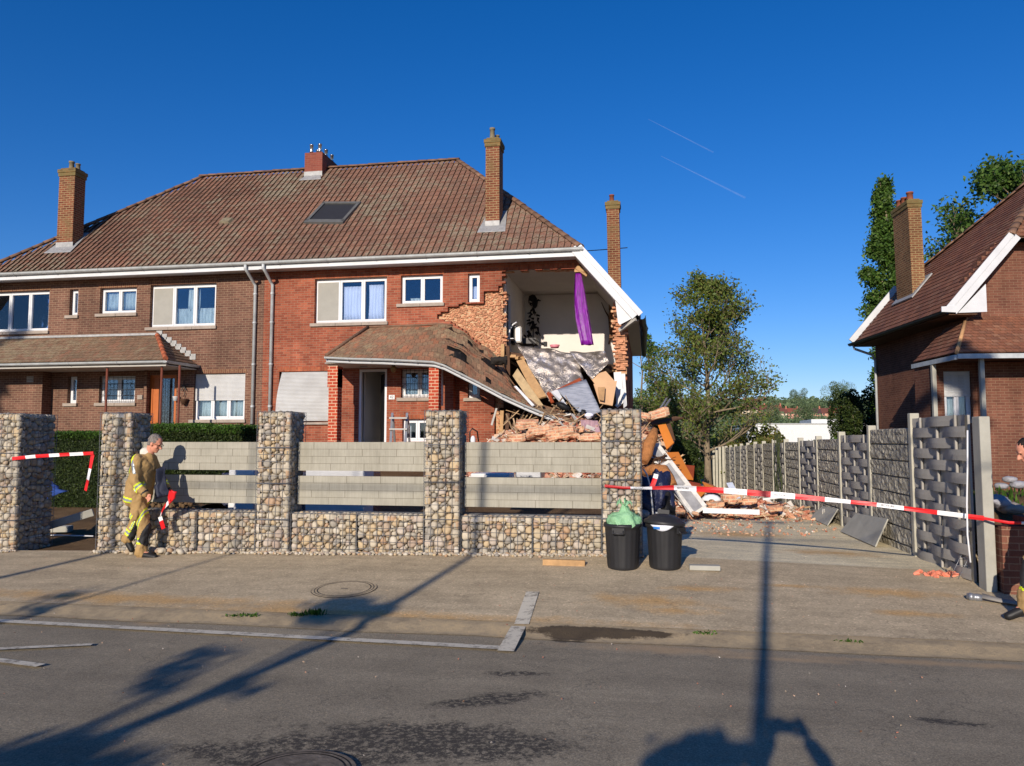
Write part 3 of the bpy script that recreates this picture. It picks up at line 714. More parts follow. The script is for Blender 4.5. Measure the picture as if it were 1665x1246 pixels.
# blown-out shutter of the red house: bowed, its left edge slanting
k = MB(); q = WR['low']; n = 36
for i in range(n):
    za = lerp(q[2] - .02, q[3] - .02, i / n); zb = lerp(q[2] - .02, q[3] - .02, (i + 1) / n); f = 1 - i / n
    xa = q[0] - .06 + .12 * (1 - f) * 1.2; y = 22.03 - .12 * math.sin(math.pi * (i / n)) - .1 * f
    k.sheet([[(xa, y, za), ((xa + q[1]) / 2, y - .05, za), (q[1] - .01, y + .02, za)], [(xa, y - .016, (za + zb) / 2), ((xa + q[1]) / 2, y - .066, (za + zb) / 2), (q[1] - .01, y + .004, (za + zb) / 2)], [(xa, y, zb - .003), ((xa + q[1]) / 2, y - .05, zb - .003), (q[1] - .01, y + .02, zb - .003)]], 0, False)
so_ = k.build('roller_shutter', M['shutter'], HOUSE, label='white roller shutter bowed outwards by the blast')
k = MB(); k.box(q[0] - .1, q[1], 21.9, 22.12, q[2] - .13, q[2] - .06); k.build('sill', M['sill'], so_, bevel=.006)
# front door opening of the red house
b = MB(); q = WR['door']; ring(b, q[0], q[1], q[2] + .05, q[3], 22.02, 22.16, .07); DO = b.build('door_frame', M['white_pvc'], HOUSE)
b = MB(); b.box(q[0] + .02, q[0] + .06, 22.36, 25, 1.4, 3.9); b.box(q[1] + .6, q[1] + .66, 22.36, 25, 1.4, 3.9); b.box(q[0] - .1, q[1] + .6, 25, 25.1, 1.1, 3.9); b.build('hall_wall', M['plaster'], HOUSE)
b = MB(); b.obox((q[1] - .27, 22.45, 2.55), (.05, .62, 2.1), rot(0, 0, R(28))); b.obox((q[1] - .12, 22.5, 2.5), (.12, .02, 1.9), rot(0, 0, R(28)));
b.build('door_leaf', M['black'], HOUSE, label='dark front door standing open')
# orange front door of the brown house
q = WL['door']; b = MB(); ring(b, q[0], q[1], q[2], q[3], 22.05, 22.16, .1); b.box(q[0] + .1, q[0] + .3, 22.07, 22.13, q[2] + .1, q[3] - .1)
dr = b.build('front_door', M['door_wood'] if 'door_wood' in M else simple('varnished door', srgb(176, 98, 48), .4, var=.2, scale=4), HOUSE, label='varnished orange wooden front door with iron scrollwork')
b = MB(); b.box(q[0] + .1, q[1] - .1, 22.12, 22.14, q[2] + .1, q[3] - .1); b.build('door_glass', M['glass_clear'], dr)
b = MB()
for i in range(12):
    z = q[2] + .2 + i * .17
    for c in (.45, .68): cx = lerp(q[0], q[1], c); b.tube([(cx + .05 * math.cos(a * .9), 22.06, z + .06 * math.sin(a * .9)) for a in range(8)], .007, 4)
for c in (.36, .56, .8): x = lerp(q[0], q[1], c); b.tube([(x, 22.06, q[2] + .1), (x, 22.06, q[3] - .1)], .01, 4)
b.build('door_scrollwork', M['dark_metal'], dr)
# roof with its gutters, boards, chimneys
RF = roof(HOUSE, -23.2, 21.4, 'tile_main')
g = MB(); gutter_run(g, (-21.6, 21.33, 6.98), (-1.75, 21.33, 7.0), .08)
g.build('gutter', M['zinc'], HOUSE)
b = MB(); b.box(-21.6, -11.6, 21.4, 21.43, 6.78, 6.95); b.box(-11.6, -1.9, 21.4, 21.43, 6.79, 6.955); b.box(-21.6, -1.85, 21.43, 22, 6.83, 6.86); b.build('fascia_board', M['verge'], HOUSE)
def verge(parent, sx, x0, y, zt=7.0, zb=5.08, dirn=1, back=22):
    """white raking board between the front eave corner and the low side eave, and the soffit behind"""
    a = Vector((x0, y, zt)); c = Vector((x0 + dirn * 1.64, y, zb)); d = (c - a).normalized(); nn = Vector((d.z, 0, -d.x)) * (1 if dirn < 0 else -1)
    if nn.z < 0: nn = -nn
    bb = MB()
    bb.prism([a - d * .12 + nn * .1, c + nn * .1, c - nn * .2, a - d * .12 - nn * .2], (0, .04, 0))
    bb.prism([a - d * .05 + nn * .13 + Vector((0, -.025, 0)), c + d * .06 + nn * .13 + Vector((0, -.025, 0)), c + d * .06 - nn * .02 + Vector((0, -.025, 0)), a - d * .05 - nn * .02 + Vector((0, -.025, 0))], (0, .024, 0))
    o = bb.build('verge_board', M['verge'], parent)
    e = MB(); p0 = a - nn * .19; p1 = c - nn * .19
    e.prism([p0 + Vector((0, .045, 0)), p1 + Vector((0, .045, 0)), p1 + Vector((0, back - y, 0)), p0 + Vector((0, back - y, 0))], nn * -.02); e.build('verge_soffit', M['soffit'], o)
    return o, d, nn, a, c
vo, d_, nn_, a_, c_ = verge(HOUSE, 1, -1.87, 21.36)
b = MB(); b.prism([c_ - nn_ * .18 - d_ * .75 + Vector((0, .05, 0)), c_ - nn_ * .18 + Vector((0, .05, 0)) - d_ * .02, (c_.x - .5, c_.y + .05, c_.z - .28), (c_.x - .55, c_.y + .05, c_.z - .22)], (0, .03, 0)); b.build('eave_box_end', M['verge'], HOUSE)
verge(HOUSE, -1, -21.57, 21.36, dirn=-1)
g = MB(); pts_ = [(-.12, 21.35, 5.02), (-.1, 22.2, 4.9), (-.05, 23.4, 4.96), (-.08, 25, 5.05), (-.12, 31.5, 5.06)]
for a, c in zip(pts_, pts_[1:]): gutter_run(g, a, c, .09)
g.build('side_gutter', M['dark_metal'], HOUSE)
b = MB(); b.box(-.57, -.2, 21.8, 31, 4.95, 4.99); b.bar((-.75, 21.8, 4.7), (-.3, 21.4, 4.95), .08, .1); b.build('side_soffit', M['soffit'], HOUSE)
b = MB(); b.bar(at(1012, 525, 21.9), at(1032, 505, 21.5), .09, .1); b.bar(at(1025, 522, 21.6), at(1033, 504, 21.45), .05, .06); b.bar(at(1000, 512, 22), at(1028, 508, 21.6), .12, .1); b.build('broken_rafter', M['wood_dark'], HOUSE)
P_ = 'pot_grey'
chimney(HOUSE, -19.6, -19.0, 22.5, 23.0, 7.4, 10.72, M['brick_chimney'], [(-19.4, 22.8, .09, .36, P_), (-19.15, 22.8, .08, .26, P_)], label='brick chimney at the left end of the front roof slope')
chimney(HOUSE, -4.79, -4.36, 22.5, 23.1, 7.4, 10.75, M['brick_chimney'], [(-4.62, 22.7, .085, .4, P_), (-4.5, 22.9, .07, .24, P_)], label='tall brick chimney near the front eave over the damaged corner')
chimney(HOUSE, -12.37, -11.68, 26.0, 27.5, 10.3, 12.2, M['brick_chimney_red'], [(x, y, .07, .3, 'steel') for x in (-12.2, -11.87) for y in (26.2, 26.75, 27.3)], cap=False, label='squat red chimney with steel flues on the ridge')
chimney(HOUSE, -1.22, -.8, 25.6, 26.1, 5.0, 9.55, M['brick_chimney'], [(-1.05, 25.85, .085, .3, 'pot_clay')], lean=-.06, label='thin tall leaning chimney on the low side slope')
for (xa, xb, ya, yb) in ((-19.8, -18.8, 22.2, 23.2), (-4.98, -4.12, 22.2, 23.2), (-12.45, -11.6, 25.72, 26.0)):
    Z_ = lambda y: 7 + .9216 * (y - 21.4) + .09
    f = MB(); f.prism([(xa, ya, Z_(ya)), (xb, ya, Z_(ya)), (lerp(xa, xb, .85), yb, Z_(yb)), (lerp(xa, xb, .15), yb, Z_(yb))], (0, 0, .012))
    xa, xb, ya = {-19.8: (-19.61, -18.96, 22.49), -4.98: (-4.8, -4.35, 22.49)}.get(xa, (-12.38, -11.67, 25.99)); z = 7 + .9216 * (ya - 21.4); f.box(xa, xb, ya - .01, ya, z, z + .25)
    f.build('lead_flashing', M['lead'], HOUSE)
# roof window and vent tile
c4 = [onroof(*p, .09) for p in ((520, 336), (576, 336), (566, 366), (506, 366))]
b = MB(); up = Vector((0, -.68, .73)); cc = sum(c4, Vector()) / 4
ex = (c4[1] - c4[0]).normalized(); ey = (c4[0] - c4[3]); ey = (ey - ex * ey.dot(ex)); hh = ey.length; ey.normalize(); wd = (c4[1] - c4[0]).length
Mx = Matrix((ex, ey, up)).transposed()
for sx_, sy_, w_, h_ in ((0, hh / 2, wd + .12, .12), (0, -hh / 2, wd + .12, .2), (-wd / 2, 0, .1, hh), (wd / 2, 0, .1, hh)): b.obox(cc + ex * sx_ + ey * sy_, (w_, h_, .12), Mx)
sk = b.build('roof_window', simple('grey skylight frame', srgb(96, 96, 94), .6), HOUSE); b = MB(); b.obox(cc - up * .01, (wd - .08, hh - .1, .06), Mx); b.build('glass_pane', simple('dark skylight glass', srgb(48, 48, 50), .5, var=.1, bump=0, spec=.3), sk)
b = MB(); p = onroof(368, 364, .1); b.obox(p, (.42, .34, .1), Mx, taper=.8); b.build('vent_tile', M['pot_grey'], HOUSE)
# downpipes
for x0, x1, zb in ((at(399, 440, 21.33).x, at(413, 560, 21.93).x, .4), (at(428, 438, 21.33).x, at(441, 560, 21.93).x, .6)):
    b = MB(); b.tube([(x0, 21.33, 6.98), (x0, 21.33, 6.8), (x0 + .04, 21.38, 6.72), (x1 - .03, 21.86, 6.5), (x1, 21.93, 6.4), (x1, 21.93, 2.1)], .05, 10)
    for z in (2.6, 3.9, 5.2, 6.1): b.lathe((x1, 21.93, z), [(.05, 0), (.062, .005), (.062, .06), (.05, .065)], 12)
    o = b.build('downpipe', M['zinc'], HOUSE); b = MB(); b.tube([(x1, 21.93, 2.1), (x1, 21.93, zb)], .055, 10); b.build('pipe_shoe', M['dark_metal'], o)
# ---- porch of the red house: straight, then sagging to the ground
EV = [at(*p) for p in [(530, 580, 20.4), (575, 582, 20.4), (620, 583, 20.4), (665, 585, 20.4), (705, 587, 20.4), (722, 592, 20.4), (740, 601, 20.35), (780, 621, 20.25), (820, 642, 20.15), (860, 660, 20.0), (900, 676, 19.9), (945, 690, 19.8)]]
TP = [at(*p) for p in [(599, 534, 22), (625, 533, 22), (650, 532, 22), (682, 531, 22), (715, 529, 21.98), (735, 531, 21.95), (750, 540, 21.9), (782, 560, 21.9), (812, 584, 21.8), (836, 626, 21.5), (872, 655, 21.2), (960, 684, 20.8)]]
cum = [0]
for a, c in zip(EV, EV[1:]): cum.append(cum[-1] + (c - a).length)
WT = cum[-1]
def along(pts, x):
    for i in range(len(cum) - 1):
        if x <= cum[i + 1] or i == len(cum) - 2: return lerp(pts[i], pts[i + 1], min(max((x - cum[i]) / (cum[i + 1] - cum[i]), 0), 1))
def porch_pt(x, t, h=0):
    p = lerp(along(EV, x), along(TP, x), t / 1.9)
    k = max(0, 1 - abs(x - cum[6]) / 1.3); q = noise.noise(Vector((x * 2.1, t * 2.3, 1)));
    p = p + Vector((0, -.4, .9)) * (h + q * (.03 + .16 * k + (.06 if x > cum[6] else 0)))
    p.z += .12 * k * math.sin(t * 1.7) + (0.05 * (t / 1.9) * noise.noise(Vector((x * 1.3, 4, 2))) if x < cum[5] else 0)
    return p
def skip(x, t):
    q = noise.noise(Vector((x * 3.1, t * 3.7, 8)))
    if abs(x - cum[6] - .1) < .42 and .35 < t < .8: return q > -.28
    if abs(x - cum[8] + .35) < .4 and .9 < t < 1.35: return q > -.25
    if x > cum[7]: return q > .34
    return x > cum[5] and q > .5
PO = thing('porch_roof', 'mossy tiled porch roof of the red house, its right half broken and sagging to the rubble', 'porch roof', (-7, 21, 2))
tiles((0, 0, 0), (1, 0, 0), (0, 1, 0), (0, 0, 1), WT, 1.9, lambda t: 0, lambda t: WT, .17, .19, 'flat', warp=lambda p: porch_pt(p.x + (.03 * noise.noise(p * 5)), p.y, p.z), step=.02, skip=skip).build('roof_tiles', M['tile_fallen'], PO)
b = MB(); b.sheet([[porch_pt(WT * i / 60, 1.9 * j / 6, -.03) for i in range(61)] for j in range(7)], 0, False); b.build('roof_deck', M['black'], PO, solid=.02)
g = MB(); prof = [(-.07, .01)] + [(.06 * math.cos(t_), .06 * math.sin(t_)) for t_ in [math.pi + math.pi * j / 6 for j in range(7)]] + [(.07, .01)]
g.sheet([[along(EV, WT * i / 80) + Vector((0, q[0] - .06, q[1] - .02)) for q in prof] for i in range(81)], 0, False)
for i in range(12): 
    x = WT * i / 11.5; g.sheet([[along(EV, x + o_) + Vector((0, q[0] * 1.15 - .06, q[1] * 1.15 - .02)) for q in prof] for o_ in (0, .04)], 0, False)
g.build('gutter', M['zinc'], PO)
b = MB(); b.sheet([[along(EV, WT * i / 80) + Vector((0, .03, dz)) for dz in (-.05, -.16)] for i in range(81)], 0, True); b.build('fascia_board', M['verge'], PO, solid=.03)
b = MB(); b.add([(-9.0, 20.45, 3.78), (-5.55, 20.45, 3.76), (-5.3, 21.98, 3.76), (-9.3, 21.98, 3.78)], [(0, 1, 2, 3)]); b.build('porch_ceiling', M['soffit'], PO, solid=.02)
r_ = MB(); r_.tube([p + Vector((0, 0, .04)) for p in TP[:6]], .035, 6); r_.tube([EV[0] + Vector((0, 0, .03)), lerp(EV[0], TP[0], .5) + Vector((0, 0, .04)), TP[0] + Vector((0, 0, .04))], .05, 6); r_.build('ridge_tiles', M['ridge'], PO)
M['felt'] = simple('torn roofing felt', srgb(46, 42, 38), .95, var=.4, scale=12, bump=.8)
# rags of dark felt bulging out of the holes
for (px, py, s_) in ((737, 581, .26), (812, 587, .26)):
    P = []; c = at(px, py, 20.9)
    for j in range(9):
        P.append([c + Vector(((i / 8 - .5) * s_ * 1.8, -.04, (j / 8 - .5) * s_ * .9)) + Vector((0, -.16 * math.sin(math.pi * i / 8) * math.sin(math.pi * j / 8), .06 * noise.noise(Vector((i * .7, j * .7, px))))) * (1 + .6 * noise.noise(Vector((i * .5, j * .9, px * 1.3)))) for i in range(9)])
    b = MB(); b.sheet(P); b.build('torn_felt', M['felt'], PO, solid=.01)
# piers of the porch
b = MB(); x0 = at(534, 650, 20.5).x; b.box(x0, x0 + .27, 20.5, 20.82, .5, 3.62); b.box(x0 - .03, x0 + .27, 20.48, 20.85, 3.1, 3.7); b.build('porch_pier', M['brick_pier'], HOUSE)
b = MB(); x0 = at(697, 650, 20.5).x; b.box(x0, x0 + .28, 20.5, 20.8, .5, 3.7); b.build('porch_pier', M['brick_pier'], HOUSE)
b = MB(); x0 = at(713, 650, 21.9).x; b.box(x0 + .02, x0 + .5, 21.7, 21.998, .5, 3.7); b.build('porch_wall', M['brick_red'], HOUSE)
b = MB(); b.tube([at(719, 600, 21.3), at(719, 660, 21.3)], .03, 8); b.build('porch_post', M['white_pvc'], HOUSE)
# ---- porch of the brown house
x0, x1, ye = -23.6, -13.95, 20.4; ln = math.hypot(1.6, .98); s = Vector((0, 1.6 / ln, .98 / ln)); n = Vector((0, -.98 / ln, 1.6 / ln))
PB = thing('porch_roof', 'long straight mossy porch roof along the front of the brown house', 'porch roof', (-18, 21, 3.9))
tiles((x0, ye, 3.97), (1, 0, 0), s, n, x1 - x0, ln, lambda t: 0, lambda t: x1 - x0 - 1.43 / ln * t, .17, .19, 'flat', step=.018).build('roof_tiles', M['tile_porch'], PB)
l2 = math.hypot(1.43, .98)
tiles((x1, ye, 3.97), (0, 1, 0), (-1.43 / l2, 0, .98 / l2), (.98 / l2, 0, 1.43 / l2), 1.6, l2, lambda t: 1.6 * t / l2, lambda t: 1.6, .17, .19, 'flat', step=.018).build('hip_tiles', M['tile_porch'], PB)
b = MB(); 
a, c = Vector((x1, ye, 4.0)), Vector((-15.38, 22, 4.98)); dd = c - a
for i in range(7): b.tube([a + dd * (i / 7), a + dd * ((i + 1.1) / 7)], [.075, .06], 8)
b.build('hip_ridge', simple('orange hip tile', srgb(166, 92, 62), .8, var=.3, scale=5, island=.2), PB)
b = MB(); b.box(x0, -15.3, 21.9, 21.998, 4.93, 5.0)
for i in range(8): b.box(-15.38 + i * .17, -15.2 + i * .17 + .02, 21.975, 21.998, 4.9 - i * .11, 5.08 - i * .11)
b.build('lead_flashing', M['lead'], PB)
g = MB(); gutter_run(g, (x0, ye - .05, 3.92), (x1 + .08, ye - .05, 3.92), .07); gutter_run(g, (x1 + .05, ye - .1, 3.92), (x1 + .05, 22, 3.93), .07); g.build('gutter', M['zinc'], PB)
b = MB(); b.box(x0, x1, ye + .03, ye + .06, 3.78, 3.87); b.box(x0, x1, ye + .06, 21.99, 3.8, 3.83); b.build('fascia_board', M['soffit'], PB)
b = MB(); b.box(-23.6, at(68, 650, 21.6).x, 21.6, 21.998, -.4, 3.8); b.build('projecting_wall', M['brick_brown'], HOUSE)
b = MB(); xx = at(235, 650, 21.9).x; b.box(xx, xx + .1, 21.85, 21.998, .5, 3.8); b.build('brick_return', M['brick_brown'], HOUSE)
for px in (173, 262, 291):
    p = at(px, 640, 20.55); b = MB(); b.tube([(p.x, 20.55, .6), (p.x, 20.55, 3.8)], .035, 8); b.build('porch_post', M['rust'], HOUSE)
# small fittings on the walls
p = at(49, 617, 21.58); b = MB()
for i in range(4): b.box(p.x - .12, p.x + .12, 21.57, 21.597, p.z - .09 + i * .05, p.z - .06 + i * .05)
b.build('vent_grille', M['soffit'], HOUSE)
p = at(228, 646, 21.97); b = MB(); b.box(p.x - .1, p.x + .1, 21.96, 21.998, p.z - .07, p.z + .07); b.build('number_plate', M['sill'], HOUSE)
# little slanted pot, lantern, star ornament beside the brown door
p = at(286, 648, 21.9); tag_ = thing('white_wall_pot', 'white half-round flower pot hanging beside the orange door', 'flower pot', p)
b = MB(); b.lathe(p, [(.0, -.08), (.07, -.08), (.1, .05), (.11, .06), (.09, .06)], 14); b.build('pot', M['white_pvc'], tag_)
p = at(299, 652, 21.9); tg = thing('dark_wall_pot', 'dark brown hanging pot on the brown wall beside the shuttered window', 'flower pot', p)
b = MB(); b.lathe(p, [(.0, -.12), (.06, -.12), (.12, .04), (.13, .06), (.1, .06)], 14); b.build('pot', M['wood_dark'], tg)
p = at(299, 628, 21.93); tg = thing('star_ornament', 'black iron star and scroll ornament on the brown wall above the dark pot', 'wall ornament', p); b = MB()
for i in range(5): a_ = R(90 + 72 * i); b.bar(p, p + Vector((math.cos(a_) * .15, 0, math.sin(a_) * .18)), .02, .025)
b.tube([p + Vector((0, 0, -.1)), p + Vector((.04, 0, -.25)), p + Vector((0, 0, -.33))], .012, 6); b.build('ironwork', M['dark_metal'], tg)
b = MB(); p = at(625, 595, 21.3) + Vector((0, 0, .0)); L_ = thing('hanging_lantern', 'small glass lantern hanging under the red house porch', 'lantern', at(640, 600, 21.2)); p = at(640, 600, 21.2)
b.lathe(p, [(0, -.1), (.05, -.1), (.1, .03), (.04, .1), (0, .12)], 6); b.tube([p + Vector((0, 0, .12)), p + Vector((0, 0, .25))], .01, 5); b.build('lamp_body', M['brass'] if 'brass' in M else simple('old brass', srgb(150, 130, 90), .5, .6), L_)
p = at(592, 594, 21.3); L_ = thing('porch_spotlight', 'grey spotlight on the porch ceiling above the open door', 'lamp', p); b = MB(); b.obox(p, (.22, .1, .07), rot(R(20), 0, 0)); b.tube([p, p + Vector((-.15, .1, .06))], .02, 6); b.build('lamp_body', M['grey_metal'], L_)
# house number: white plate, dark figures
p = at(637, 646, 21.985); b = MB(); b.box(p.x - .09, p.x + .09, 21.98, 21.997, p.z - .065, p.z + .065); npl = b.build('number_plate', M['white_pvc'], HOUSE)

# ---- the open upstairs room
b = MB(); gridwall(b, 'y', 22.33, 26, 4.0, 6.6, -4.25, -4.13, [(22.55, 23.15, 4.1, 6.05)]); b.build('room_wall', M['plaster'], HOUSE)
b = MB(); b.prism([(-4.25, 26, 3.9), (-.86, 26, 3.9), (-.86, 26, 5.7), (-1.62, 26, 6.58), (-4.25, 26, 6.6)], (0, .1, 0)); b.build('room_wall', M['plaster'], HOUSE)
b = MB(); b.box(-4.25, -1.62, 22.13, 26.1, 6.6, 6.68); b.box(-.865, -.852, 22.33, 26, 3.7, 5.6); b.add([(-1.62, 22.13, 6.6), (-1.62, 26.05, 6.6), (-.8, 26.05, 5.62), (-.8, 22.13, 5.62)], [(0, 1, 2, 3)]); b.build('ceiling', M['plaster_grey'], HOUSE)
b = MB(); b.box(-4.26, -4.2, 22.5, 23.2, 4.1, 6.05); b.build('doorway_dark', M['black'], HOUSE)  # black sheet filling the open doorway, painted darkness of the space behind
b = MB(); b.box(-4.3, -4.2, 22.34, 26, .5, 4.0); b.box(-4.25, -.86, 26, 26.1, .4, 3.88); b.build('ground_floor_wall', M['wood_dark'], HOUSE)
# torn sagging floor
P = [[(lerp(-4.13, -.95, i / 10), lerp(22.15, 26, j / 4), 4.13 - (.22 * (i / 10) ** 1.0) * (1 - j / 4) * 1.0 - .28 * (i / 10) * (1 - j / 5) + .02 * noise.noise(Vector((i, j, 0)))) for i in range(11)] for j in range(5)]
b = MB(); b.sheet(P); b.build('upper_floor', M['wood_dark'], HOUSE, solid=.16)
b = MB()
for k in range(26):
    x = lerp(-4.1, -1.0, k / 25); z = 4.1 - .5 * (k / 25)
    b.obox((x, 22.1 + jr.uniform(-.06, .06), z - .03), (jr.uniform(.08, .16), jr.uniform(.1, .3), jr.uniform(.02, .1)), rot(jr.uniform(-.3, .3), jr.uniform(-.3, .3), jr.uniform(-.5, .5)))
b.build('splintered_floor_edge', M['wood'], HOUSE)
b = MB(); b.bar(at(940, 436, 22) + Vector((-.05, 0, .02)), at(955, 448, 22.05), .22, .14); b.bar(at(935, 441, 22), at(962, 440, 21.9), .12, .08); b.build('split_lintel_timber', M['wood'], HOUSE)
# crack lines: torn plaster edge running down the gable end of the room wall
b = MB(); c = [at(*p) for p in [(947, 450, 25.9), (965, 462, 25.9), (975, 475, 25.9), (992, 484, 25.9)]]; b.tube(c, [.05, .03, .05, .07], 5)
c = [at(*p) for p in [(978, 492, 25.9), (984, 506, 25.9), (990, 516, 25.9), (991, 530, 25.9), (993, 542, 25.9), (990, 560, 25.9)]]; b.tube(c, [.012, .018, .03, .03, .045, .03], 5); b.build('wall_crack', M['wood_dark'], HOUSE)
# ------------------------------------------------------------------ neighbouring house on the right
NB = thing('brick_house', 'dark brick house with a low red side slope beyond the fence at the right edge', 'house', (0, 0, 0))
roof(NB, 0, 0, 'tile_neigh', both=False, L=20, tw=.2, th=.2, prof='flat', D=6.95)
b = MB(); gridwall(b, 'y', .9, 6.8, -1, 5.9, .7, .95); b.build('side_wall', M['brick_neighbour'], NB)
b = MB(); gridwall(b, 'x', .7, 19, -1, 7, .6, .85, [(3.2, 5.5, 5.1, 6.5)], lambda x, z: z < 5.25 + 1.1 * x, fa=spaced(.7, 2, .12), fz=spaced(5, 7, .12)); b.box(.7, 19, 6.8, 7, -1, 5.2); b.box(18.7, 19, .9, 6.8, -1, 7); b.build('front_wall', M['brick_neighbour'], NB)
vo, d_, nn_, a_, c_ = verge(NB, 1, 1.64, -.03, dirn=-1, back=.6)
b = MB(); b.prism([c_ - nn_ * .15 + Vector((.1, .045, 0)), (.95, c_.y + .045, 5.0), (.95, c_.y + .045, 5.75)], (0, .03, 0)); b.prism([(-.25, -.08, 5.0), (.12, -.08, 4.98), (.12, -.08, 5.16), (-.25, -.08, 5.14)], (0, .03, 0)); b.build('eave_box_end', M['verge'], NB)
b = MB(); a = Vector((1.62, 7.2, 7.05)); c = Vector((-.02, 7.2, 5.12)); b.bar(a, c, .06, .28); b.build('verge_board', M['verge'], NB)
g = MB(); gutter_run(g, (-.08, 0, 5.04), (-.08, 7.2, 5.04), .08); g.build('side_gutter', M['dark_metal'], NB)
b = MB(); b.box(-.02, .7, .02, 7.15, 4.93, 4.96); b.box(-.02, .0, .02, 7.15, 4.96, 5.08); b.build('side_soffit', M['wood_dark'], NB)
b = MB(); b.tube([(-.05, 7.0, 4.98), (-.02, 7.0, 4.85), (.55, 6.85, 4.6), (.63, 6.85, 4.4), (.63, 6.85, .2)], .045, 8); b.build('downpipe', M['zinc'], NB)
chimney(NB, .95, 1.36, 4.4, 5.6, 5.6, 9.35, M['brick_yellow'], [(1.15, 4.7, .11, .34, 'pot_clay'), (1.15, 5.15, .1, .3, 'pot_clay'), (1.1, 5.4, .1, .28, 'pot_clay')], lean=-.05)
b = MB(); 
for i in range(7): b.box(1.37, 1.4, 4.35 + i * .18, 4.55 + i * .18, 6.2 , 6.62 + .0 * i)
b.prism([(.85, 4.2, 6.16), (1.5, 4.2, 6.93), (1.5, 5.8, 6.93), (.85, 5.8, 6.16)], (-.03, 0, .03)); b.build('lead_flashing', M['lead'], NB)
window(NB, 3.2, 5.5, 5.1, 6.5, y=.6, bars=(1 / 3, 2 / 3), curtain=[(0, 1, .02, .5, 'lace', 2)])
# annex with wrap-around lean-to roof
b = MB(); gridwall(b, 'x', -.4, 1.2, -.5, 3.68, .3, .5, [(-.1, .62, 2.15, 3.45)]); b.box(-.4, -.2, .5, 1.35, -.5, 3.68); b.build('annex_wall', M['brick_neighbour'], NB)
b = MB(); b.box(.75, 14, .0, .3, -.5, 3.66); b.build('projecting_wall', M['brick_neighbour'], NB)
for x0_, x1_, ys in ((1.25, 1.35, 3.2),): pass
wn_ = window(NB, -.1, .62, 2.15, 3.45, y=.3, bars=(.5,), curtain=[(.05, .95, 0, .5, 'lace', 3)], shutter=.5)
ln = math.hypot(1.7, 1.15); s = Vector((0, 1.7 / ln, 1.15 / ln)); n = Vector((0, -1.15 / ln, 1.7 / ln)); o = Vector((-.4, -1.1, 3.8))
pr = tiles(o, (1, 0, 0), s, n, 13, ln, lambda t: 1.1 * t / ln, lambda t: 13, .17, .17, 'flat').build('lean_to_roof', M['tile_neigh'], NB)
l2 = math.hypot(1.1, 1.15); tiles(o, (0, 1, 0), Vector((1.1 / l2, 0, 1.15 / l2)), Vector((-1.15 / l2, 0, 1.1 / l2)), 2.5, l2, lambda t: 1.7 * t / l2, lambda t: 2.5, .17, .17, 'flat').build('lean_to_side', M['tile_neigh'], pr)
b = MB(); b.tube([o, o + Vector((1.1, 1.7, 1.15))], .05, 6); b.build('hip_ridge', simple('pale hip mortar', srgb(196, 150, 104), .9, var=.3), pr)
b = MB(); b.box(-.4, 14, -1.16, -1.1, 3.64, 3.76); b.box(-.46, -.4, -1.1, 1.4, 3.62, 3.74); b.build('gutter', M['zinc'], NB)
b = MB(); b.box(-.38, 14, -1.08, .3, 3.68, 3.72); b.box(-.38, .7, .3, 1.4, 3.68, 3.72); b.add([(-.4, 1.38, 3.7), (.7, 1.38, 3.7), (.7, 1.38, 4.85)], [(0, 1, 2)]); b.build('lean_to_soffit', M['wood_dark'], NB)
for x, y in ((.25, -.95), (-.4, .2)):
    b = MB(); b.box(x - .05, x + .05, y - .05, y + .05, -.3, 3.65); b.build('porch_post', M['concrete'], NB)
b = MB(); b.lathe((.58, 3.0, 3.7), [(0, -.2), (.06, -.18), (.1, .06), (.13, .07), (0, .2)], 6); b.tube([(.58, 3, 3.9), (.7, 3, 3.8)], .015, 5); b.build('wall_lantern', M['dark_metal'], NB)
NB.location = (7.97, 22, 0); NB.rotation_euler = (0, 0, R(5.4))

# ------------------------------------------------------------------ gabions
def cobbles(W, H, size, rg, squash=.55, depth=.035):
    """packed rounded stones filling a W x H panel (x right, y up, z out)"""
    n = max(6, int(W * H / (size * size) * 1.18))
    P = rg.random((n, 2)) * [W, H]; wt = rg.choice([.45, .6, .8, 1.0, 1.3, 1.7], n)
    S = rg.random((n * 55, 2)) * [W, H]
    for it in range(7):
        d = ((S[:, None, :] - P[None]) ** 2).sum(2) / wt[None] ** 2
        k = d.argmin(1)
        for a in range(2):
            sm = np.bincount(k, S[:, a], n); ct = np.bincount(k, minlength=n)
            P[:, a] = np.where(ct > 0, sm / np.maximum(ct, 1), P[:, a])
    K = 12; th = np.arange(K) * 2 * np.pi / K; D = np.stack([np.cos(th), np.sin(th)], 1)
    out = []
    for i in range(n):
        dv = P - P[i]; dist = np.sqrt((dv ** 2).sum(1)); m = (dist > 1e-6) & (dist < size * 4)
        dv, ds = dv[m], dist[m]; fr = wt[i] / (wt[i] + wt[m]); bd = ds * fr; ud = dv / ds[:, None]
        bd = np.concatenate([bd, [P[i, 0] + .004, W - P[i, 0] + .004, P[i, 1] + .004, H - P[i, 1] + .004]])
        ud = np.concatenate([ud, [[-1, 0], [1, 0], [0, -1], [0, 1]]])
        c = np.maximum(ud @ D.T, 0) / np.maximum(bd, .004)[:, None]
        r = ((c ** 7).sum(0)) ** (-1 / 7) * 1.03; r = np.minimum(r, size * 1.6)
        r *= 1 + .05 * np.sin(th * 2 + rg.random() * 6) * rg.random()
        out.append((P[i], r))
    return out, D
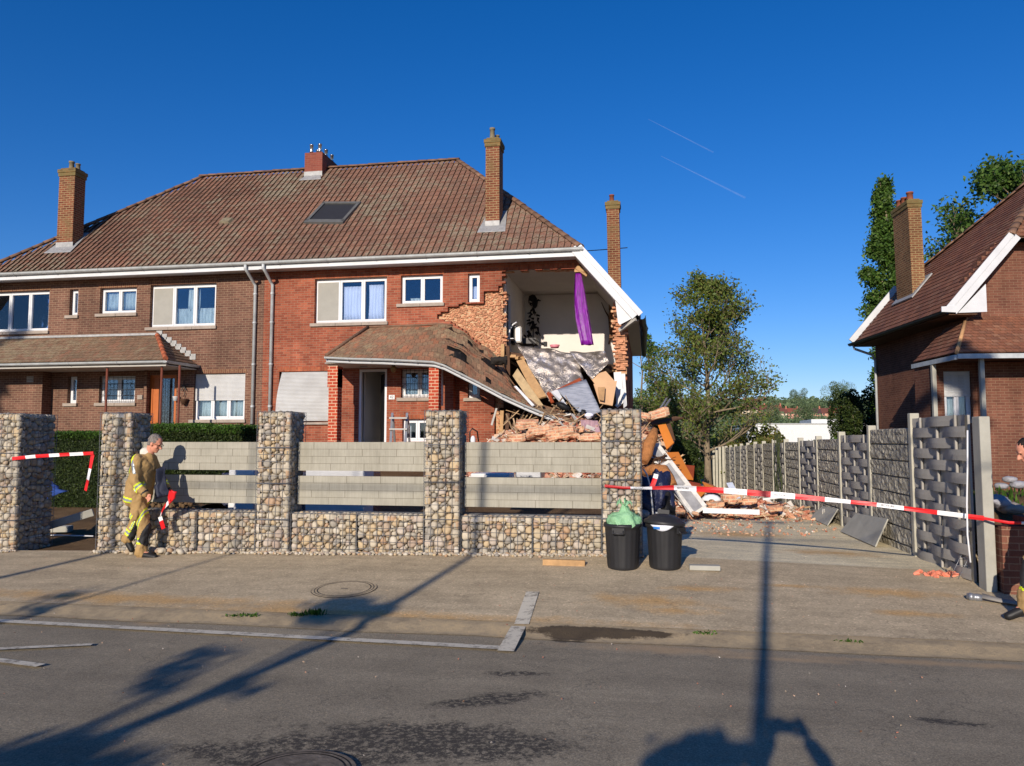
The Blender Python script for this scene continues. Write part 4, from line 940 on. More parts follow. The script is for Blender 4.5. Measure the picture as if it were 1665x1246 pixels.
def stone_face(b, O, ex, ey, ez, W, H, size, rg):
    st, D = cobbles(W, H, size, rg)
    O, ex, ey, ez = map(Vector, (O, ex, ey, ez)); K = 12
    for (p, r) in st:
        rm = float(r.mean()); hgt = min(rm * rg.uniform(.6, .95), .055); base = -.02 - hgt * .3; tilt = rg.uniform(-.25, .25, 2)
        vs = []; fs = []
        for (q, hh) in ((1, -.45), (.97, 0), (.84, .5), (.6, .8), (.3, .96)):
            for k in range(K):
                x, y = p[0] + D[k, 0] * r[k] * q, p[1] + D[k, 1] * r[k] * q
                z = base + hgt * hh + hgt * .5 * (tilt[0] * D[k, 0] + tilt[1] * D[k, 1]) * q
                vs.append(O + ex * x + ey * y + ez * min(z, .004))
        vs.append(O + ex * p[0] + ey * p[1] + ez * min(base + hgt, .004))
        for i in range(4):
            for k in range(K): k2 = (k + 1) % K; fs.append((i * K + k, i * K + k2, (i + 1) * K + k2, (i + 1) * K + k))
        for k in range(K): fs.append((4 * K + k, 4 * K + (k + 1) % K, 5 * K))
        b.add(vs, fs, 0, True)
def stonemat():
    t = NT('river cobble'); v = t.coord(); g = t.n('NewGeometry').outputs['Random Per Island']
    c = t.ramp(g, [(0, srgb(172, 164, 148)), (.12, srgb(194, 184, 164)), (.25, srgb(146, 142, 134)), (.38, srgb(178, 169, 148)), (.5, srgb(188, 168, 134)), (.6, srgb(160, 144, 132)), (.7, srgb(206, 199, 184)), (.82, srgb(164, 156, 138)), (.92, srgb(178, 146, 114)), (1, srgb(156, 154, 150))])
    f = t.noise(v, 22, 7, .7); c = t.mix(1.0, c, t.ramp(f, [(.3, (.78, .76, .74)), (.7, (1.12, 1.1, 1.08))]), 'MULTIPLY')
    t.base(c).set(.8, 0, .3); t.bump(f, .35, .01); return t.m
M['stone'] = stonemat(); M['wire'] = simple('galvanised wire', srgb(118, 120, 124), .5, .5, .5, var=.1, bump=0)
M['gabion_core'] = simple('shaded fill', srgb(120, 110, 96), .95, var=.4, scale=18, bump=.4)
def cage(b, x0, x1, y0, y1, z0, z1, s=.1, rings=(), coil=True, sides='flrbt'):
    r = .003
    xs = spaced(x0, x1, s); ys = spaced(y0, y1, s); zs = spaced(z0, z1, s)
    for x in xs:
        for y in (y0, y1): b.tube([(x, y, z0), (x, y, z1)], r, 4, cap=False)
        b.tube([(x, y0, z1), (x, y1, z1)], r, 4, cap=False)
    for y in ys[1:-1]:
        for x in (x0, x1): b.tube([(x, y, z0), (x, y, z1)], r, 4, cap=False)
        b.tube([(x0, y, z1), (x1, y, z1)], r, 4, cap=False)
    for z in zs:
        for q in range(1, 2):
            b.tube([(x0, y0, z), (x1, y0, z), (x1, y1, z), (x0, y1, z), (x0, y0, z)], r, 4, cap=False)
    for z in rings: b.tube([(x0, y0 - .004, z), (x1, y0 - .004, z), (x1 + .004, y1, z)], r * 1.9, 4, cap=False)
    if coil:
        for (x, y) in ((x0, y0), (x1, y0), (x1, y1)):
            n = int((z1 - z0) / .009); b.tube([(x + .011 * math.cos(i * 1.5), y + .011 * math.sin(i * 1.5), z0 + (z1 - z0) * i / n) for i in range(n + 1)], .0018, 3, cap=False)
def gabion(name, label, cat, x0, x1, y0, y1, z0, z1, seed, group, size=.085, rings=(), faces='frtl'):
    T = thing(name, label, cat, ((x0 + x1) / 2, (y0 + y1) / 2, z0), group); rg = np.random.default_rng(seed); e = .008
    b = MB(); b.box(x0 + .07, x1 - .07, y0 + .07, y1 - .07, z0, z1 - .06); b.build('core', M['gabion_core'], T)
    b = MB()
    if 'f' in faces: stone_face(b, (x0 + e, y0 + .012, z0), (1, 0, 0), (0, 0, 1), (0, -1, 0), x1 - x0 - 2 * e, z1 - z0, size, rg)
    if 'r' in faces: stone_face(b, (x1 - .012, y0 + e, z0), (0, 1, 0), (0, 0, 1), (1, 0, 0), y1 - y0 - 2 * e, z1 - z0, size, rg)
    if 'l' in faces: stone_face(b, (x0 + .012, y1 - e, z0), (0, -1, 0), (0, 0, 1), (-1, 0, 0), y1 - y0 - 2 * e, z1 - z0, size, rg)
    if 't' in faces: stone_face(b, (x0 + e, y0 + e, z1 - .015), (1, 0, 0), (0, 1, 0), (0, 0, 1), x1 - x0 - 2 * e, y1 - y0 - 2 * e, size, rg)
    for k in range(int((x1 - x0) / .07)):   # loose stones bulging over the rim
        b.ball((x0 + .04 + k * .07, y0 + .06 + rg.uniform(0, .1), z1 - .012), (rg.uniform(.03, .045), .035, rg.uniform(.02, .032)), 0, 9, 6, rot(0, rg.uniform(-.5, .5), 0))
    b.build('stone_fill', M['stone'], T)
    b = MB(); cage(b, x0, x1, y0, y1, z0 + .01, z1, rings=rings); b.build('wire_cage', M['wire'], T)
    return T
VF = 10.1
pill = [(-9.8, -9.29, 'gabion pillar left of the gateway, cut by the left photo edge'), (-7.93, -7.43, 'gabion pillar right of the gateway, directly behind the walking firefighter'), (-5.44, -4.94, 'gabion pillar in front of the white bowed shutter'), (-2.99, -2.5, 'gabion pillar in front of the narrow porch pier, third from the dustbins'), (-.6, -.09, 'gabion pillar behind the dustbins at the driveway corner')]
pill[3] = (-2.99, -2.5, 'gabion pillar in the middle of the wall, left of the longest rubble pile')
for i, (a, c, lb) in enumerate(pill):
    z = hu(a) - .03
    gabion('gabion_pillar', lb, 'gabion pillar', a, c, VF, VF + (.5 if i != 0 else .75), z, 2.0, 10 + i, 'tall gabion pillars', .09, rings=[z + .5, z + 1.0, z + 1.5])
low = [(-7.4, -6.38, 'low gabion wall in the shadow behind the walking firefighter'), (-6.35, -5.45, 'low gabion wall between the firefighter and the pillar by the bowed shutter'), (-4.92, -3.96, 'low gabion cage right of the pillar by the bowed shutter'), (-3.95, -3.0, 'low gabion cage left of the middle pillar'), (-2.48, -1.52, 'low gabion cage right of the middle pillar'), (-1.51, -.61, 'low gabion cage beside the left dustbin, above the timber offcut')]
for i, (a, c, lb) in enumerate(low):
    gabion('gabion_wall', lb, 'gabion wall', a, c, VF + .03, VF + .48, hu(a) - .03, .585, 40 + i, 'low gabion cages', .084, faces='ftlr' if i == 0 else 'ft')
# collapsed cage beside the firefighter: spilled cobbles
b = MB(); rg = np.random.default_rng(5)
for k in range(46):
    x = rg.uniform(-7.3, -6.4); f = (x + 7.4) / 1.05; y = VF + rg.uniform(-.16, -.02); h = .06
    z = hu(x) + rg.uniform(.0, 1) ** .5 * h; s_ = rg.uniform(.025, .055); b.ball((x, y, z), (s_ * rg.uniform(1, 1.4), s_, s_ * .75), 0, 9, 6, rot(rg.uniform(-1, 1), rg.uniform(-1, 1), rg.uniform(0, 3)))
b.build('spilled_stones', M['stone'], None, 'loose cobbles at the foot of the low cage behind the firefighter', 'stones', kind='stuff')
b = MB()
for k in range(1500):
    x = rg.uniform(-9.8, -.1)
    if -9.25 < x < -7.95: continue
    s_ = rg.uniform(.008, .028); y = VF - abs(rg.normal(0, .05)) - .0; b.ball((x, y, gz(x, y) + .018 + s_ * .4), (s_ * 1.2, s_, s_ * .8), 0, 6, 4)
b.build('pebble_strip', M['stone'], None, 'small pebbles scattered along the foot of the gabions', 'pebbles', kind='stuff')
# ------------------------------------------------------------------ concrete block-pattern panels
def panelmat():
    t = NT('concrete panel'); v = t.coord(); f = t.noise(v, 2.2, 7, .7)
    c = t.ramp(f, [(.25, srgb(146, 142, 128)), (.75, srgb(172, 168, 154))])
    mp = t.n('Mapping'); mp.inputs['Scale'].default_value = (45, 1, 3); t.l(v, mp.inputs[0]); r_ = t.noise(mp.outputs[0], 1, 4, .7)
    c = t.mix(1.0, c, t.ramp(r_, [(.3, (.86,) * 3), (.7, (1.08,) * 3)]), 'MULTIPLY'); t.base(c).set(.9, 0, .2)
    t.bump(r_, .35, .004); return t.m
M['panel'] = panelmat(); M['joint'] = simple('dark joint', srgb(110, 104, 90), .95)
def panel(T, a, c, z0, z1, seed):
    r_ = random.Random(seed); b = MB(); y = 10.34; H = (z1 - z0) / 4; bw = .5
    for j in range(4):
        x = a - r_.uniform(0, .04) - (bw / 2 if j % 2 else 0)
        while x < c:
            xa, xb = max(a, x + .003), min(c, x + bw - .003)
            if xb > xa: b.box(xa, xb, y, y + .045, z0 + j * H + .0025, z0 + (j + 1) * H - .0025)
            x += bw
    o = b.build('panel', M['panel'], T); b = MB(); b.box(a, c, y + .003, y + .06, z0 + .002, z1 - .002); b.build('panel_core', M['joint'], o)
for k, (a, c, w_) in enumerate(((-7.43, -5.46, 'behind the firefighter'), (-4.93, -3.0, 'in front of the open door'), (-2.49, -.61, 'in front of the brick rubble'))):
    T = thing('concrete_fence', 'two pale concrete planks with block joints ' + w_, 'fence', ((a + c) / 2, 10.37, .69), 'concrete bays between the pillars'); panel(T, a, c, 1.165, 1.575, k); panel(T, a, c, .69, 1.095, k + 5)
# ------------------------------------------------------------------ driveway fence
def rockmat():
    t = NT('cast rock panel'); v = t.coord(); f = t.noise(v, 11, 8, .75)
    vo = t.n('TexVoronoi'); vo.inputs['Scale'].default_value = 9; t.l(v, vo.inputs['Vector'])
    t.base(t.ramp(f, [(.25, srgb(150, 144, 128)), (.75, srgb(190, 184, 168))])).set(.95, 0, .15)
    t.bump(t.math('ADD', f, t.math('MULTIPLY', vo.outputs['Distance'], 1.2)), 1.0, .05); return t.m
M['rock'] = rockmat(); M['weave'] = simple('woven-look concrete', srgb(158, 154, 146), .9, var=.22, scale=4, bump=.3)
M['post'] = simple('concrete post', srgb(176, 172, 156), .9, var=.18, scale=4, bump=.3)
FE = thing('concrete_fence', 'long grey concrete fence down the right side of the driveway, woven and rock-faced bays', 'fence', (3.6, 20, 0))
TZ = [(9.5, 1.9), (11.45, 1.93), (13.5, 1.8), (15.5, 1.72), (17.5, 1.65), (19.5, 1.62), (23, 1.56), (28, 1.5), (37, 1.3), (56, .9)]
V0 = [9.55, 11.45] + [13.5 + 2.0 * i for i in range(13)]
for i, y in enumerate(V0):
    if i == 0: continue
    zt = pl(y, TZ); b = MB(); b.box(3.56, 3.68, y - .055, y + .055, gz(3.6, y) - .3, zt + .04); b.build('fence_post', M['post'], FE, bevel=.01)
for i in range(13):
    y = 39 + i * 1.9; b = MB(); b.box(3.56, 3.68, y - .055, y + .055, gz(3.6, y) - .3, pl(y, TZ) + .04); b.build('fence_post', M['post'], FE)
for i, (ya, yb) in enumerate(zip(V0, V0[1:])):
    ya += .058; yb -= .058; zt = pl(yb, TZ) - .03; zb = min(gz(3.6, ya), gz(3.6, yb)) - .12; b = MB()
    if i % 2 == 0:
        nr = 15; h = .135
        for r_ in range(nr):
            z = zt - (r_ + 1) * h; P = []; sg = 1 if r_ % 2 else -1; nn = 30
            for q in range(nn + 1):
                f = q / nn; x = 3.6 - .035 * sg * math.sin(f * 2 * math.pi * 1.5) - .012
                P.append([(x, lerp(ya, yb, f), z + .006), (x - .004, lerp(ya, yb, f), z + h / 2), (x, lerp(ya, yb, f), z + h - .003)])
            b.sheet(P, 0, False)
            n0 = len(b.v)
        b.box(3.615, 3.64, ya, yb, zb, zt - .01)
        for q in (1 / 6, .5, 5 / 6): yy = lerp(ya, yb, q); b.box(3.575, 3.6, yy - .02, yy + .02, zb, zt)
        b.build('woven_panel', M['weave'], FE)
    else:
        nr = 8; h = (zt - zb) / nr; rg = random.Random(i)
        for r_ in range(nr):
            z0, z1 = zb + r_ * h + .008, zb + (r_ + 1) * h - .004; P = []; n = 26 if i < 6 else 10
            for q in range(n + 1):
                yy = lerp(ya, yb, q / n); P.append([(3.61, yy, z0)] + [(3.585 - .035 * abs(noise.noise(Vector((yy * 7, zz * 9, i)))) - .01 * noise.noise(Vector((yy * 20, zz * 22, i))), yy, zz) for zz in spaced(z0 + .01, z1 - .01, .045)] + [(3.61, yy, z1)])
            b.sheet(P, 0, False)
        b.box(3.612, 3.64, ya, yb, zb, zt - .005); b.build('rock_panel', M['rock'], FE)
T = thing('concrete_gatepost', 'thick smooth pale concrete post ending the driveway fence', 'post', (3.62, 9.3, 0))
b = MB(); b.box(3.58, 3.69, 9.2, 9.4, -.3, 1.86); b.build('shaft', M['concrete'], T, bevel=.01)
# thin creeper on the fence
b = MB()
for k in range(6):
    y0 = 22.2 + rnd.uniform(-.5, .5); b.tube([(3.5 + rnd.uniform(-.03, .02), y0 + .25 * math.sin(i * .9 + k) , 1.75 - i * .22) for i in range(9)], .012, 4)
b.build('creeper', simple('dead creeper', srgb(70, 78, 50), .9), None, 'dark thin creeper hanging on the far part of the driveway fence', 'plant')
# ------------------------------------------------------------------ rubble
def textmesh(name, s, size, mat, parent, loc, rotm=None, ext=.001):
    cu = bpy.data.curves.new('lettering', 'FONT'); cu.body = s; cu.size = size; cu.extrude = ext; cu.align_x = 'CENTER'; cu.align_y = 'CENTER'
    tmp = bpy.data.objects.new('tmp', cu); col.objects.link(tmp); dg = bpy.context.evaluated_depsgraph_get(); dg.update()
    me = bpy.data.meshes.new_from_object(tmp.evaluated_get(dg)); bpy.data.objects.remove(tmp)
    Mx = (rotm or rot(R(90), 0, 0)).to_4x4(); Mx.translation = loc; me.transform(Mx)
    me.materials.clear(); me.materials.append(mat); me.name = name
    o = bpy.data.objects.new(name, me); col.objects.link(o)
    if parent is not None: o.parent = parent; o.location = -rootloc(parent)
    return o
p = at(637, 646, 21.985); textmesh('house_number', '42', .12, M['black'], npl, Vector((p.x, 21.977, p.z)))
def rubblemat():
    t = NT('rubble'); v = t.coord(); g = t.n('NewGeometry').outputs['Random Per Island']
    c = t.ramp(g, [(0, srgb(186, 122, 98)), (.16, srgb(208, 156, 128)), (.3, srgb(164, 92, 72)), (.42, srgb(206, 172, 144)), (.54, srgb(192, 134, 108)), (.64, srgb(186, 164, 136)), (.74, srgb(218, 210, 198)), (.84, srgb(156, 148, 138)), (.92, srgb(122, 88, 64)), (1, srgb(196, 150, 120))], 'CONSTANT')
    f = t.noise(v, 12, 6, .7); c = t.mix(t.ramp(f, [(.5, (0, 0, 0)), (.62, (.7, .7, .7))]), c, srgb(206, 176, 144))
    c = t.mix(1.0, c, t.ramp(t.noise(v, 40, 4), [(.3, (.8,) * 3), (.7, (1.15,) * 3)]), 'MULTIPLY'); t.base(c).set(.95, 0, .15); t.bump(t.noise(v, 50, 5, .8), .6, .015); return t.m
M['rubble'] = rubblemat()
M['chunk'] = brickmat('fallen masonry', srgb(200, 142, 114), srgb(180, 118, 94), srgb(198, 178, 152), bw=.19, bh=.075, ms=.016, stain=.2, mixvar=srgb(216, 170, 130))
M['mound'] = simple('brick dust and mortar', srgb(176, 136, 104), .95, var=.35, scale=5, bump=.8, bscale=25, bdist=.03)
HA = lambda u, v: gz(u, v) + max(0, 1.35 * math.exp(-((u + 1.9) / 1.9) ** 2) * math.exp(-((v - 20.2) / 2.2) ** 2) + .55 * math.exp(-((u + 3.9) / .9) ** 2 - ((v - 20.6) / 1.4) ** 2) + .35 * math.exp(-((u + 2) / 2.4) ** 2 - ((v - 17.5) / 2) ** 2) - .05)
HB = lambda u, v: gz(u, v) + max(0, 2.0 * math.exp(-((u - -.1) / .75) ** 2 - ((v - 18.6) / 1.5) ** 2) + .42 * math.exp(-((u - 1.7) / 1.35) ** 2 - ((v - 17.8) / .95) ** 2) - .06)
def mound(name, H, u0, u1, v0, v1, s, label):
    us_, vs_ = spaced(u0, u1, s), spaced(v0, v1, s)
    b = MB(); b.sheet([[(u, v, H(u, v) - .04 + .06 * noise.noise(Vector((u * 3, v * 3, 0)))) for u in us_] for v in vs_]); return b
def debris(b, H, u0, u1, v0, v1, n, rg, big=1.0, lim=.02):
    k = 0
    while k < n:
        u, v = rg.uniform(u0, u1), rg.uniform(v0, v1); h = H(u, v) - gz(u, v)
        if h < lim and rg.random() > .06: continue
        k += 1
        q = rg.choice([(.2, .1, .06), (.14, .1, .06), (.1, .09, .05), (.06, .05, .04), (.26, .14, .08), (.2, .1, .065), (.05, .04, .03), (.05, .04, .03), (.04, .03, .02), (.42, .035, .02), (.3, .2, .012), (.08, .06, .05)])
        f = rg.uniform(.8, 1.25) * big; c = Vector((u, v, H(u, v) + rg.uniform(-.01, .05)))
        n0 = len(b.v); b.obox(c, (q[0] * f, q[1] * f, q[2] * f), rot(rg.uniform(-.7, .7), rg.uniform(-.7, .7), rg.uniform(0, 3.1)))
        for i in range(n0, len(b.v)): b.v[i] = tuple(x + rg.uniform(-.012, .012) * f for x in b.v[i])
rg = random.Random(11)
b = mound('x', HA, -5.6, -.3, 15, 25.5, .2, ''); debris(b, HA, -5.4, -.4, 16, 22.6, 4200, rg, .85); b.build('rubble_pile', M['rubble'], None, 'heap of broken bricks under the sagging porch roof', 'rubble', kind='stuff')
b = mound('x', HB, -.3, 3.5, 15.8, 21.5, .15, ''); debris(b, HB, -.3, 3.4, 16.2, 21, 3000, rg, .8, .03); b.build('rubble_pile', M['rubble'], None, 'low spill of bricks and mortar across the driveway', 'rubble', kind='stuff')
b = MB()
for k in range(420):
    u, v = rg.gauss(1.6, 1.3), rg.uniform(13.5, 17.5); s_ = rg.uniform(.01, .035)
    if -.3 < u < 3.5: b.obox((u, v, gz(u, v) + .008 + s_ * .3), (s_ * 1.6, s_, s_ * .8), rot(rg.random(), rg.random(), rg.random() * 3))
for k in range(300):
    u, v = rg.uniform(-9, 5), rg.uniform(3.6, 10); s_ = rg.uniform(.003, .008); b.obox((u, v, gz(u, v) + .012 + s_ * .3), (s_ * 1.6, s_, s_ * .8), rot(rg.random(), rg.random(), rg.random() * 3))
b.build('grit', M['rubble'], None, 'small crumbs of brick and stone scattered over driveway, pavement and road', 'grit', kind='stuff')
b = MB()
for k in range(50, 230):
    if k < 120: c = Vector((rg.uniform(-4.0, -.7), rg.uniform(19.2, 21.2), 0)); c.z = HA(c.x, c.y) + rg.uniform(.0, .3) + max(0, (c.y - 19.6) * .25)
    elif k < 190: c = Vector((rg.uniform(-.2, .9), rg.uniform(17, 19), 0)); c.z = HB(c.x, c.y) + rg.uniform(0, .2)
    else: c = Vector((rg.uniform(.3, 3.2), rg.uniform(16.6, 18.4), 0)); c.z = HB(c.x, c.y) + .06
    L_ = rg.uniform(.15, .8); b.obox(c, (L_, rg.uniform(.012, .05), rg.uniform(.008, .03)), rot(0, rg.uniform(-1.1, 1.1) * (1 if k < 190 else .15), rg.uniform(-1.2, 1.2)))
b.build('splinters', simple('splintered laths', srgb(178, 150, 116), .85, var=.3, island=.45), None, 'splintered laths and battens scattered through the debris', 'splintered wood', kind='stuff')
b = MB()
for k in range(120):
    if k < 70: c = Vector((rg.uniform(-4.2, -.6), rg.uniform(18.2, 20.8), 0)); c.z = HA(c.x, c.y) + rg.uniform(.02, .2)
    else: c = Vector((rg.uniform(-.2, 3.2), rg.uniform(16.6, 18.6), 0)); c.z = HB(c.x, c.y) + rg.uniform(.02, .1)
    n0 = len(b.v); b.obox(c, (rg.uniform(.08, .3), rg.uniform(.06, .22), .015), rot(rg.uniform(-.9, .9), rg.uniform(-.9, .9), rg.uniform(0, 3)))
    for i in range(n0, len(b.v)): b.v[i] = tuple(x + rg.uniform(-.03, .03) for x in b.v[i])
b.build('plaster_flakes', simple('broken plaster', srgb(206, 200, 190), .95, var=.15, island=.2), None, 'pale pieces of broken plaster lying on the rubble', 'plaster', kind='stuff')
# bigger lumps of masonry, each its own
CH = [((700 + 180, 702), 18.6, .34, 'long masonry lump lying behind the panels, left of centre of the brick rubble'), ((915, 705), 18.4, .36, 'longest pinkish masonry lump behind the upper panel'), ((855, 690), 19.2, .26, 'masonry lump just under the curved gutter'), ((962, 712), 18.0, .24, 'row of upright bricks beside the pink cloth, above the panel'), ((838, 712), 18.4, .22, 'masonry lump at the left end of the rubble'),
      ((1068, 674), 18.0, .24, 'flat masonry slab topping the driveway heap'), ((1046, 676), 17.8, .17, 'small pink lump beside the top of the gabion pillar'), ((1190, 812), 16.6, .2, 'round masonry lump lying behind the tape on the driveway'), ((1165, 822), 16.3, .15, 'beige masonry lump left of the round one on the driveway'), ((1218, 815), 16.8, .16, 'masonry lump in the right part of the driveway rubble'),
      ((1262, 828), 16.6, .12, 'last small lump of rubble before the fence'), ((1105, 832), 16.0, .1, 'orange brick piece under the white frame'), ((1130, 835), 15.8, .08, 'small brick end beside the foot of the white frame'), ((985, 722 - 15), 17.6, .16, 'brick lump against the gabion pillar beside the dustbins'), ((935, 692 + 8), 18.6, .2, 'lump of masonry below the end of the fallen gutter')]
for (pp, v, s_, lb) in CH:
    s_ *= .85; c = at(pp[0], pp[1], v); b = MB(); P = []
    Mx = rot(rg.uniform(-.35, .35), rg.uniform(-.3, .3), rg.uniform(-.4, .4)); b.ball((0, 0, 0), (s_ * 1.5, s_ * .8, s_ * .62), 0, 18, 12)
    for i, q in enumerate(b.v):
        q = Vector(q); w_ = max(abs(q.x) / (s_ * 1.5), abs(q.y) / (s_ * .8), abs(q.z) / (s_ * .62), .3); q = q / (w_ ** .75) * .8; q *= 1 + .45 * noise.noise(q * 6 + Vector((pp[0], 0, 0))) + .2 * noise.noise(q * 17); b.v[i] = tuple(q)
    b.sm = [False] * len(b.sm)
    o = b.build('masonry_chunk', M['chunk'], None, lb, 'masonry', 'larger lumps of fallen masonry'); o.location = c; o.rotation_euler = Mx.to_euler()
# sheet helper: bilinear patch from four photo corners with distance
def patch(tl, tr, br, bl, nu=10, nv=10, wob=0, seed=0, fr=2.5):
    A, B, C_, D_ = [at(*q) for q in (tl, tr, br, bl)]; P = []
    for j in range(nv + 1):
        row = []
        for i in range(nu + 1):
            f, g_ = i / nu, j / nv; p = lerp(lerp(A, B, f), lerp(D_, C_, f), g_)
            q = p * fr + Vector((seed, 0, 0)); p = p + Vector((noise.noise(q) * .4, -abs(noise.noise(q * 1.7)) - .5 * noise.noise(q * 3.1), noise.noise(q + Vector((9, 0, 0))) * .5)) * wob
            row.append(p)
        P.append(row)
    return P
def board(name, label, cat, corners, mat, th=.03, group=None, wob=0, n=1, extra=None):
    b = MB(); b.sheet(patch(*corners, n, n, wob), 0, False); return b.build(name, mat, None, label, cat, group, solid=th)
t = NT('silver foil insulation'); v = t.coord(); f = t.noise(v, 3, 6, .7)
t.base(t.ramp(f, [(.3, srgb(150, 138, 124)), (.55, srgb(196, 186, 176)), (.7, srgb(170, 176, 196))])).set(.32, .75, .5); t.bump(t.noise(v, 7, 6, .75), .8, .05); M['foil'] = t.m
b = MB(); b.sheet(patch((841, 562, 21.9), (939, 574, 22.0), (948, 622, 21.3), (893, 655, 20.9), 26, 22, .12, 1)); b.build('insulation_foil', M['foil'], None, 'large crumpled silver foil sheet hanging from the torn floor', 'foil sheet', solid=.004)
b = MB(); b.sheet(patch((925, 573, 21.9), (984, 572, 22.0), (990, 590, 21.6), (964, 617, 21.3), 16, 14, .1, 5)); b.build('insulation_foil', M['foil'], None, 'smaller bluish foil flap at the right of the torn floor', 'foil sheet', solid=.004)
board('insulation_board', 'beige board sliding down left of the foil sheet', 'board', ((840, 588, 21.6), (852, 585, 21.6), (889, 645, 20.7), (872, 650, 20.7)), M['wood'], .06)
board('wall_plank', 'wide dusty plank fallen below the beige board', 'plank', ((834, 612, 21.3), (842, 600, 21.3), (884, 660, 20.4), (868, 662, 20.4)), simple('dusty plank', srgb(182, 158, 120), .9, var=.25), .05)
board('white_lath', 'narrow white lath lying on the broken porch tiles', 'lath', ((836, 629, 20.7), (840, 628, 20.7), (869, 659, 20.0), (865, 661, 20.0)), M['white_pvc'], .03)
t = NT('grey blue quilting'); v = t.coord('Object', (4, 4, 26)); t.base(t.ramp(t.noise(v, 1, 3), [(.3, srgb(126, 132, 144)), (.6, srgb(160, 164, 174))])).set(.8); t.bump(t.noise(v, 1, 3), .7, .03)
b = MB(); b.sheet(patch((905, 635, 20.9), (953, 618, 21.0), (977, 670, 19.9), (950, 678, 19.8), 8, 8, .015, 3)); mt_ = b.build('mattress', t.m, None, 'grey quilted mattress lying askew on the rubble', 'mattress', solid=.05)
board('white_board', 'white board edge showing left of the grey mattress', 'board', ((896, 638, 20.8), (906, 634, 20.9), (922, 660, 20.2), (912, 655, 20.2)), M['white_paint'], .03)
M['card'] = simple('beige hardboard', srgb(206, 166, 126), .8, var=.12, scale=2)
board('hardboard_panel', 'beige hardboard panel leaning right of the mattress', 'panel', ((958, 612, 21.4), (985, 604, 21.5), (1001, 622, 21.2), (978, 640, 21.0)), M['card'], .02, 'fallen hardboard panels')
board('hardboard_panel', 'larger beige panel standing below the others by the pier', 'panel', ((965, 625, 21.1), (1003, 620, 21.2), (996, 660, 20.6), (975, 656, 20.6)), M['card'], .02, 'fallen hardboard panels')
board('hardboard_panel', 'narrow darker panel strip in front of the large beige panel', 'panel', ((972, 630, 20.9), (984, 630, 20.9), (982, 652, 20.5), (974, 650, 20.5)), simple('darker hardboard', srgb(178, 140, 98), .8), .02, 'fallen hardboard panels')
board('wooden_bed_rail', 'red brown wooden rail above the grey mattress', 'rail', ((889, 642, 20.95), (943, 615, 21.1), (946, 619, 21.05), (893, 648, 20.9)), M['wood_red'], .05)
board('drawer_front', 'small red brown drawer front left of the mattress', 'drawer front', ((889, 640, 20.8), (893, 637, 20.8), (901, 654, 20.5), (896, 656, 20.5)), M['wood_red'], .04)
for k, (a, lb) in enumerate(((((998, 606, 21.95), (1010, 605, 21.95), (1014, 655, 21.6), (1003, 664, 21.6)), 'wide white door plank standing against the pier'), (((1010, 608, 21.9), (1016, 608, 21.9), (1019, 660, 21.7), (1014, 664, 21.6)), 'narrow white plank rightmost against the pier'), (((1013, 632, 21.5), (1016, 634, 21.5), (1003, 662, 21.3), (1000, 660, 21.3)), 'white slat crossing the door planks diagonally'))): board('white_plank', lb, 'plank', a, M['white_paint'], .03, 'white planks by the pier')
b = MB(); b.sheet(patch((943, 683, 19.3), (972, 684, 19.3), (978, 706, 19.0), (946, 704, 19.0), 18, 12, .08, 8, 4)); b.build('pink_cloth', clothmat('mauve cloth', srgb(172, 140, 146), (30, 4, 4), .3), None, 'mauve cloth draped over the end of the fallen gutter', 'cloth', solid=.01)
b = MB(); b.ball(at(915, 661, 20.2), (.2, .12, .09), 0, 12, 8, rot(0, R(25), 0), .12); b.build('black_garment', M['black'], None, 'black crumpled garment beside the lower edge of the mattress', 'garment')
b = MB(); b.ball(at(948, 673, 19.8), (.09, .08, .1), 0, 10, 8, None, .25); b.build('black_bag', M['black'], None, 'small black bag at the bottom of the mattress', 'bag')
b = MB(); b.ball(at(957, 676, 19.7), (.12, .08, .07), 0, 10, 8, None, .3); b.build('white_rag', M['curtain'], None, 'white rag beside the small black bag', 'rag')
board('white_stick', 'pale batten dangling below the curved gutter', 'batten', ((806, 664, 20.6), (809, 664, 20.6), (801, 692, 20.6), (798, 691, 20.6)), M['soffit'], .04)
for k, (px, py, qx, qy, v, w_, lb) in enumerate(((817, 668, 815, 712, 20.9, .16, 'pale timber stud standing left under the sagging roof'), (826, 672, 824, 708, 20.9, .07, 'thin grey stud beside the pale one'), (834, 690, 870, 700, 20.2, .12, 'dark beam lying under the gutter'), (818, 560, 817, 640, 22.0, .16, 'orange-brown timber post at the torn room edge'), (826, 563, 828, 640, 22.1, .1, 'dark timber post right of the orange-brown one'), (881, 700, 935, 682, 19.6, .1, 'dark rafter under the lower end of the fallen roof'))):
    b = MB(); b.bar(at(px, py, v), at(qx, qy, v), w_, .1); b.build('timber_beam', M['wood'] if k in (0, 3) else M['wood_dark'], None, lb, 'timber', 'broken timbers')
# purple curtain
P = []; 
for j in range(15):
    f = j / 14; c = lerp(at(940, 440, 22.05), at(955, 561, 21.7), f) + Vector((.06 * math.sin(f * 3.1) * 0 - .05 * math.sin(f * math.pi), 0, 0)); hw = pl(f, [(0, .07), (.08, .09), (.3, .15), (.65, .19), (1, .17)])
    P.append([c + Vector((math.cos(2 * math.pi * i / 24) * hw * (1 + .1 * math.sin(i * 2.1)), math.sin(2 * math.pi * i / 24) * hw * .5 + .03 * math.sin(i * 2.9 + f), .01 * math.sin(i))) for i in range(25)])
b = MB(); b.sheet(P); b.build('purple_curtain', M['purple'], None, 'long purple satin curtain hanging in the open upstairs room', 'curtain', solid=.004)
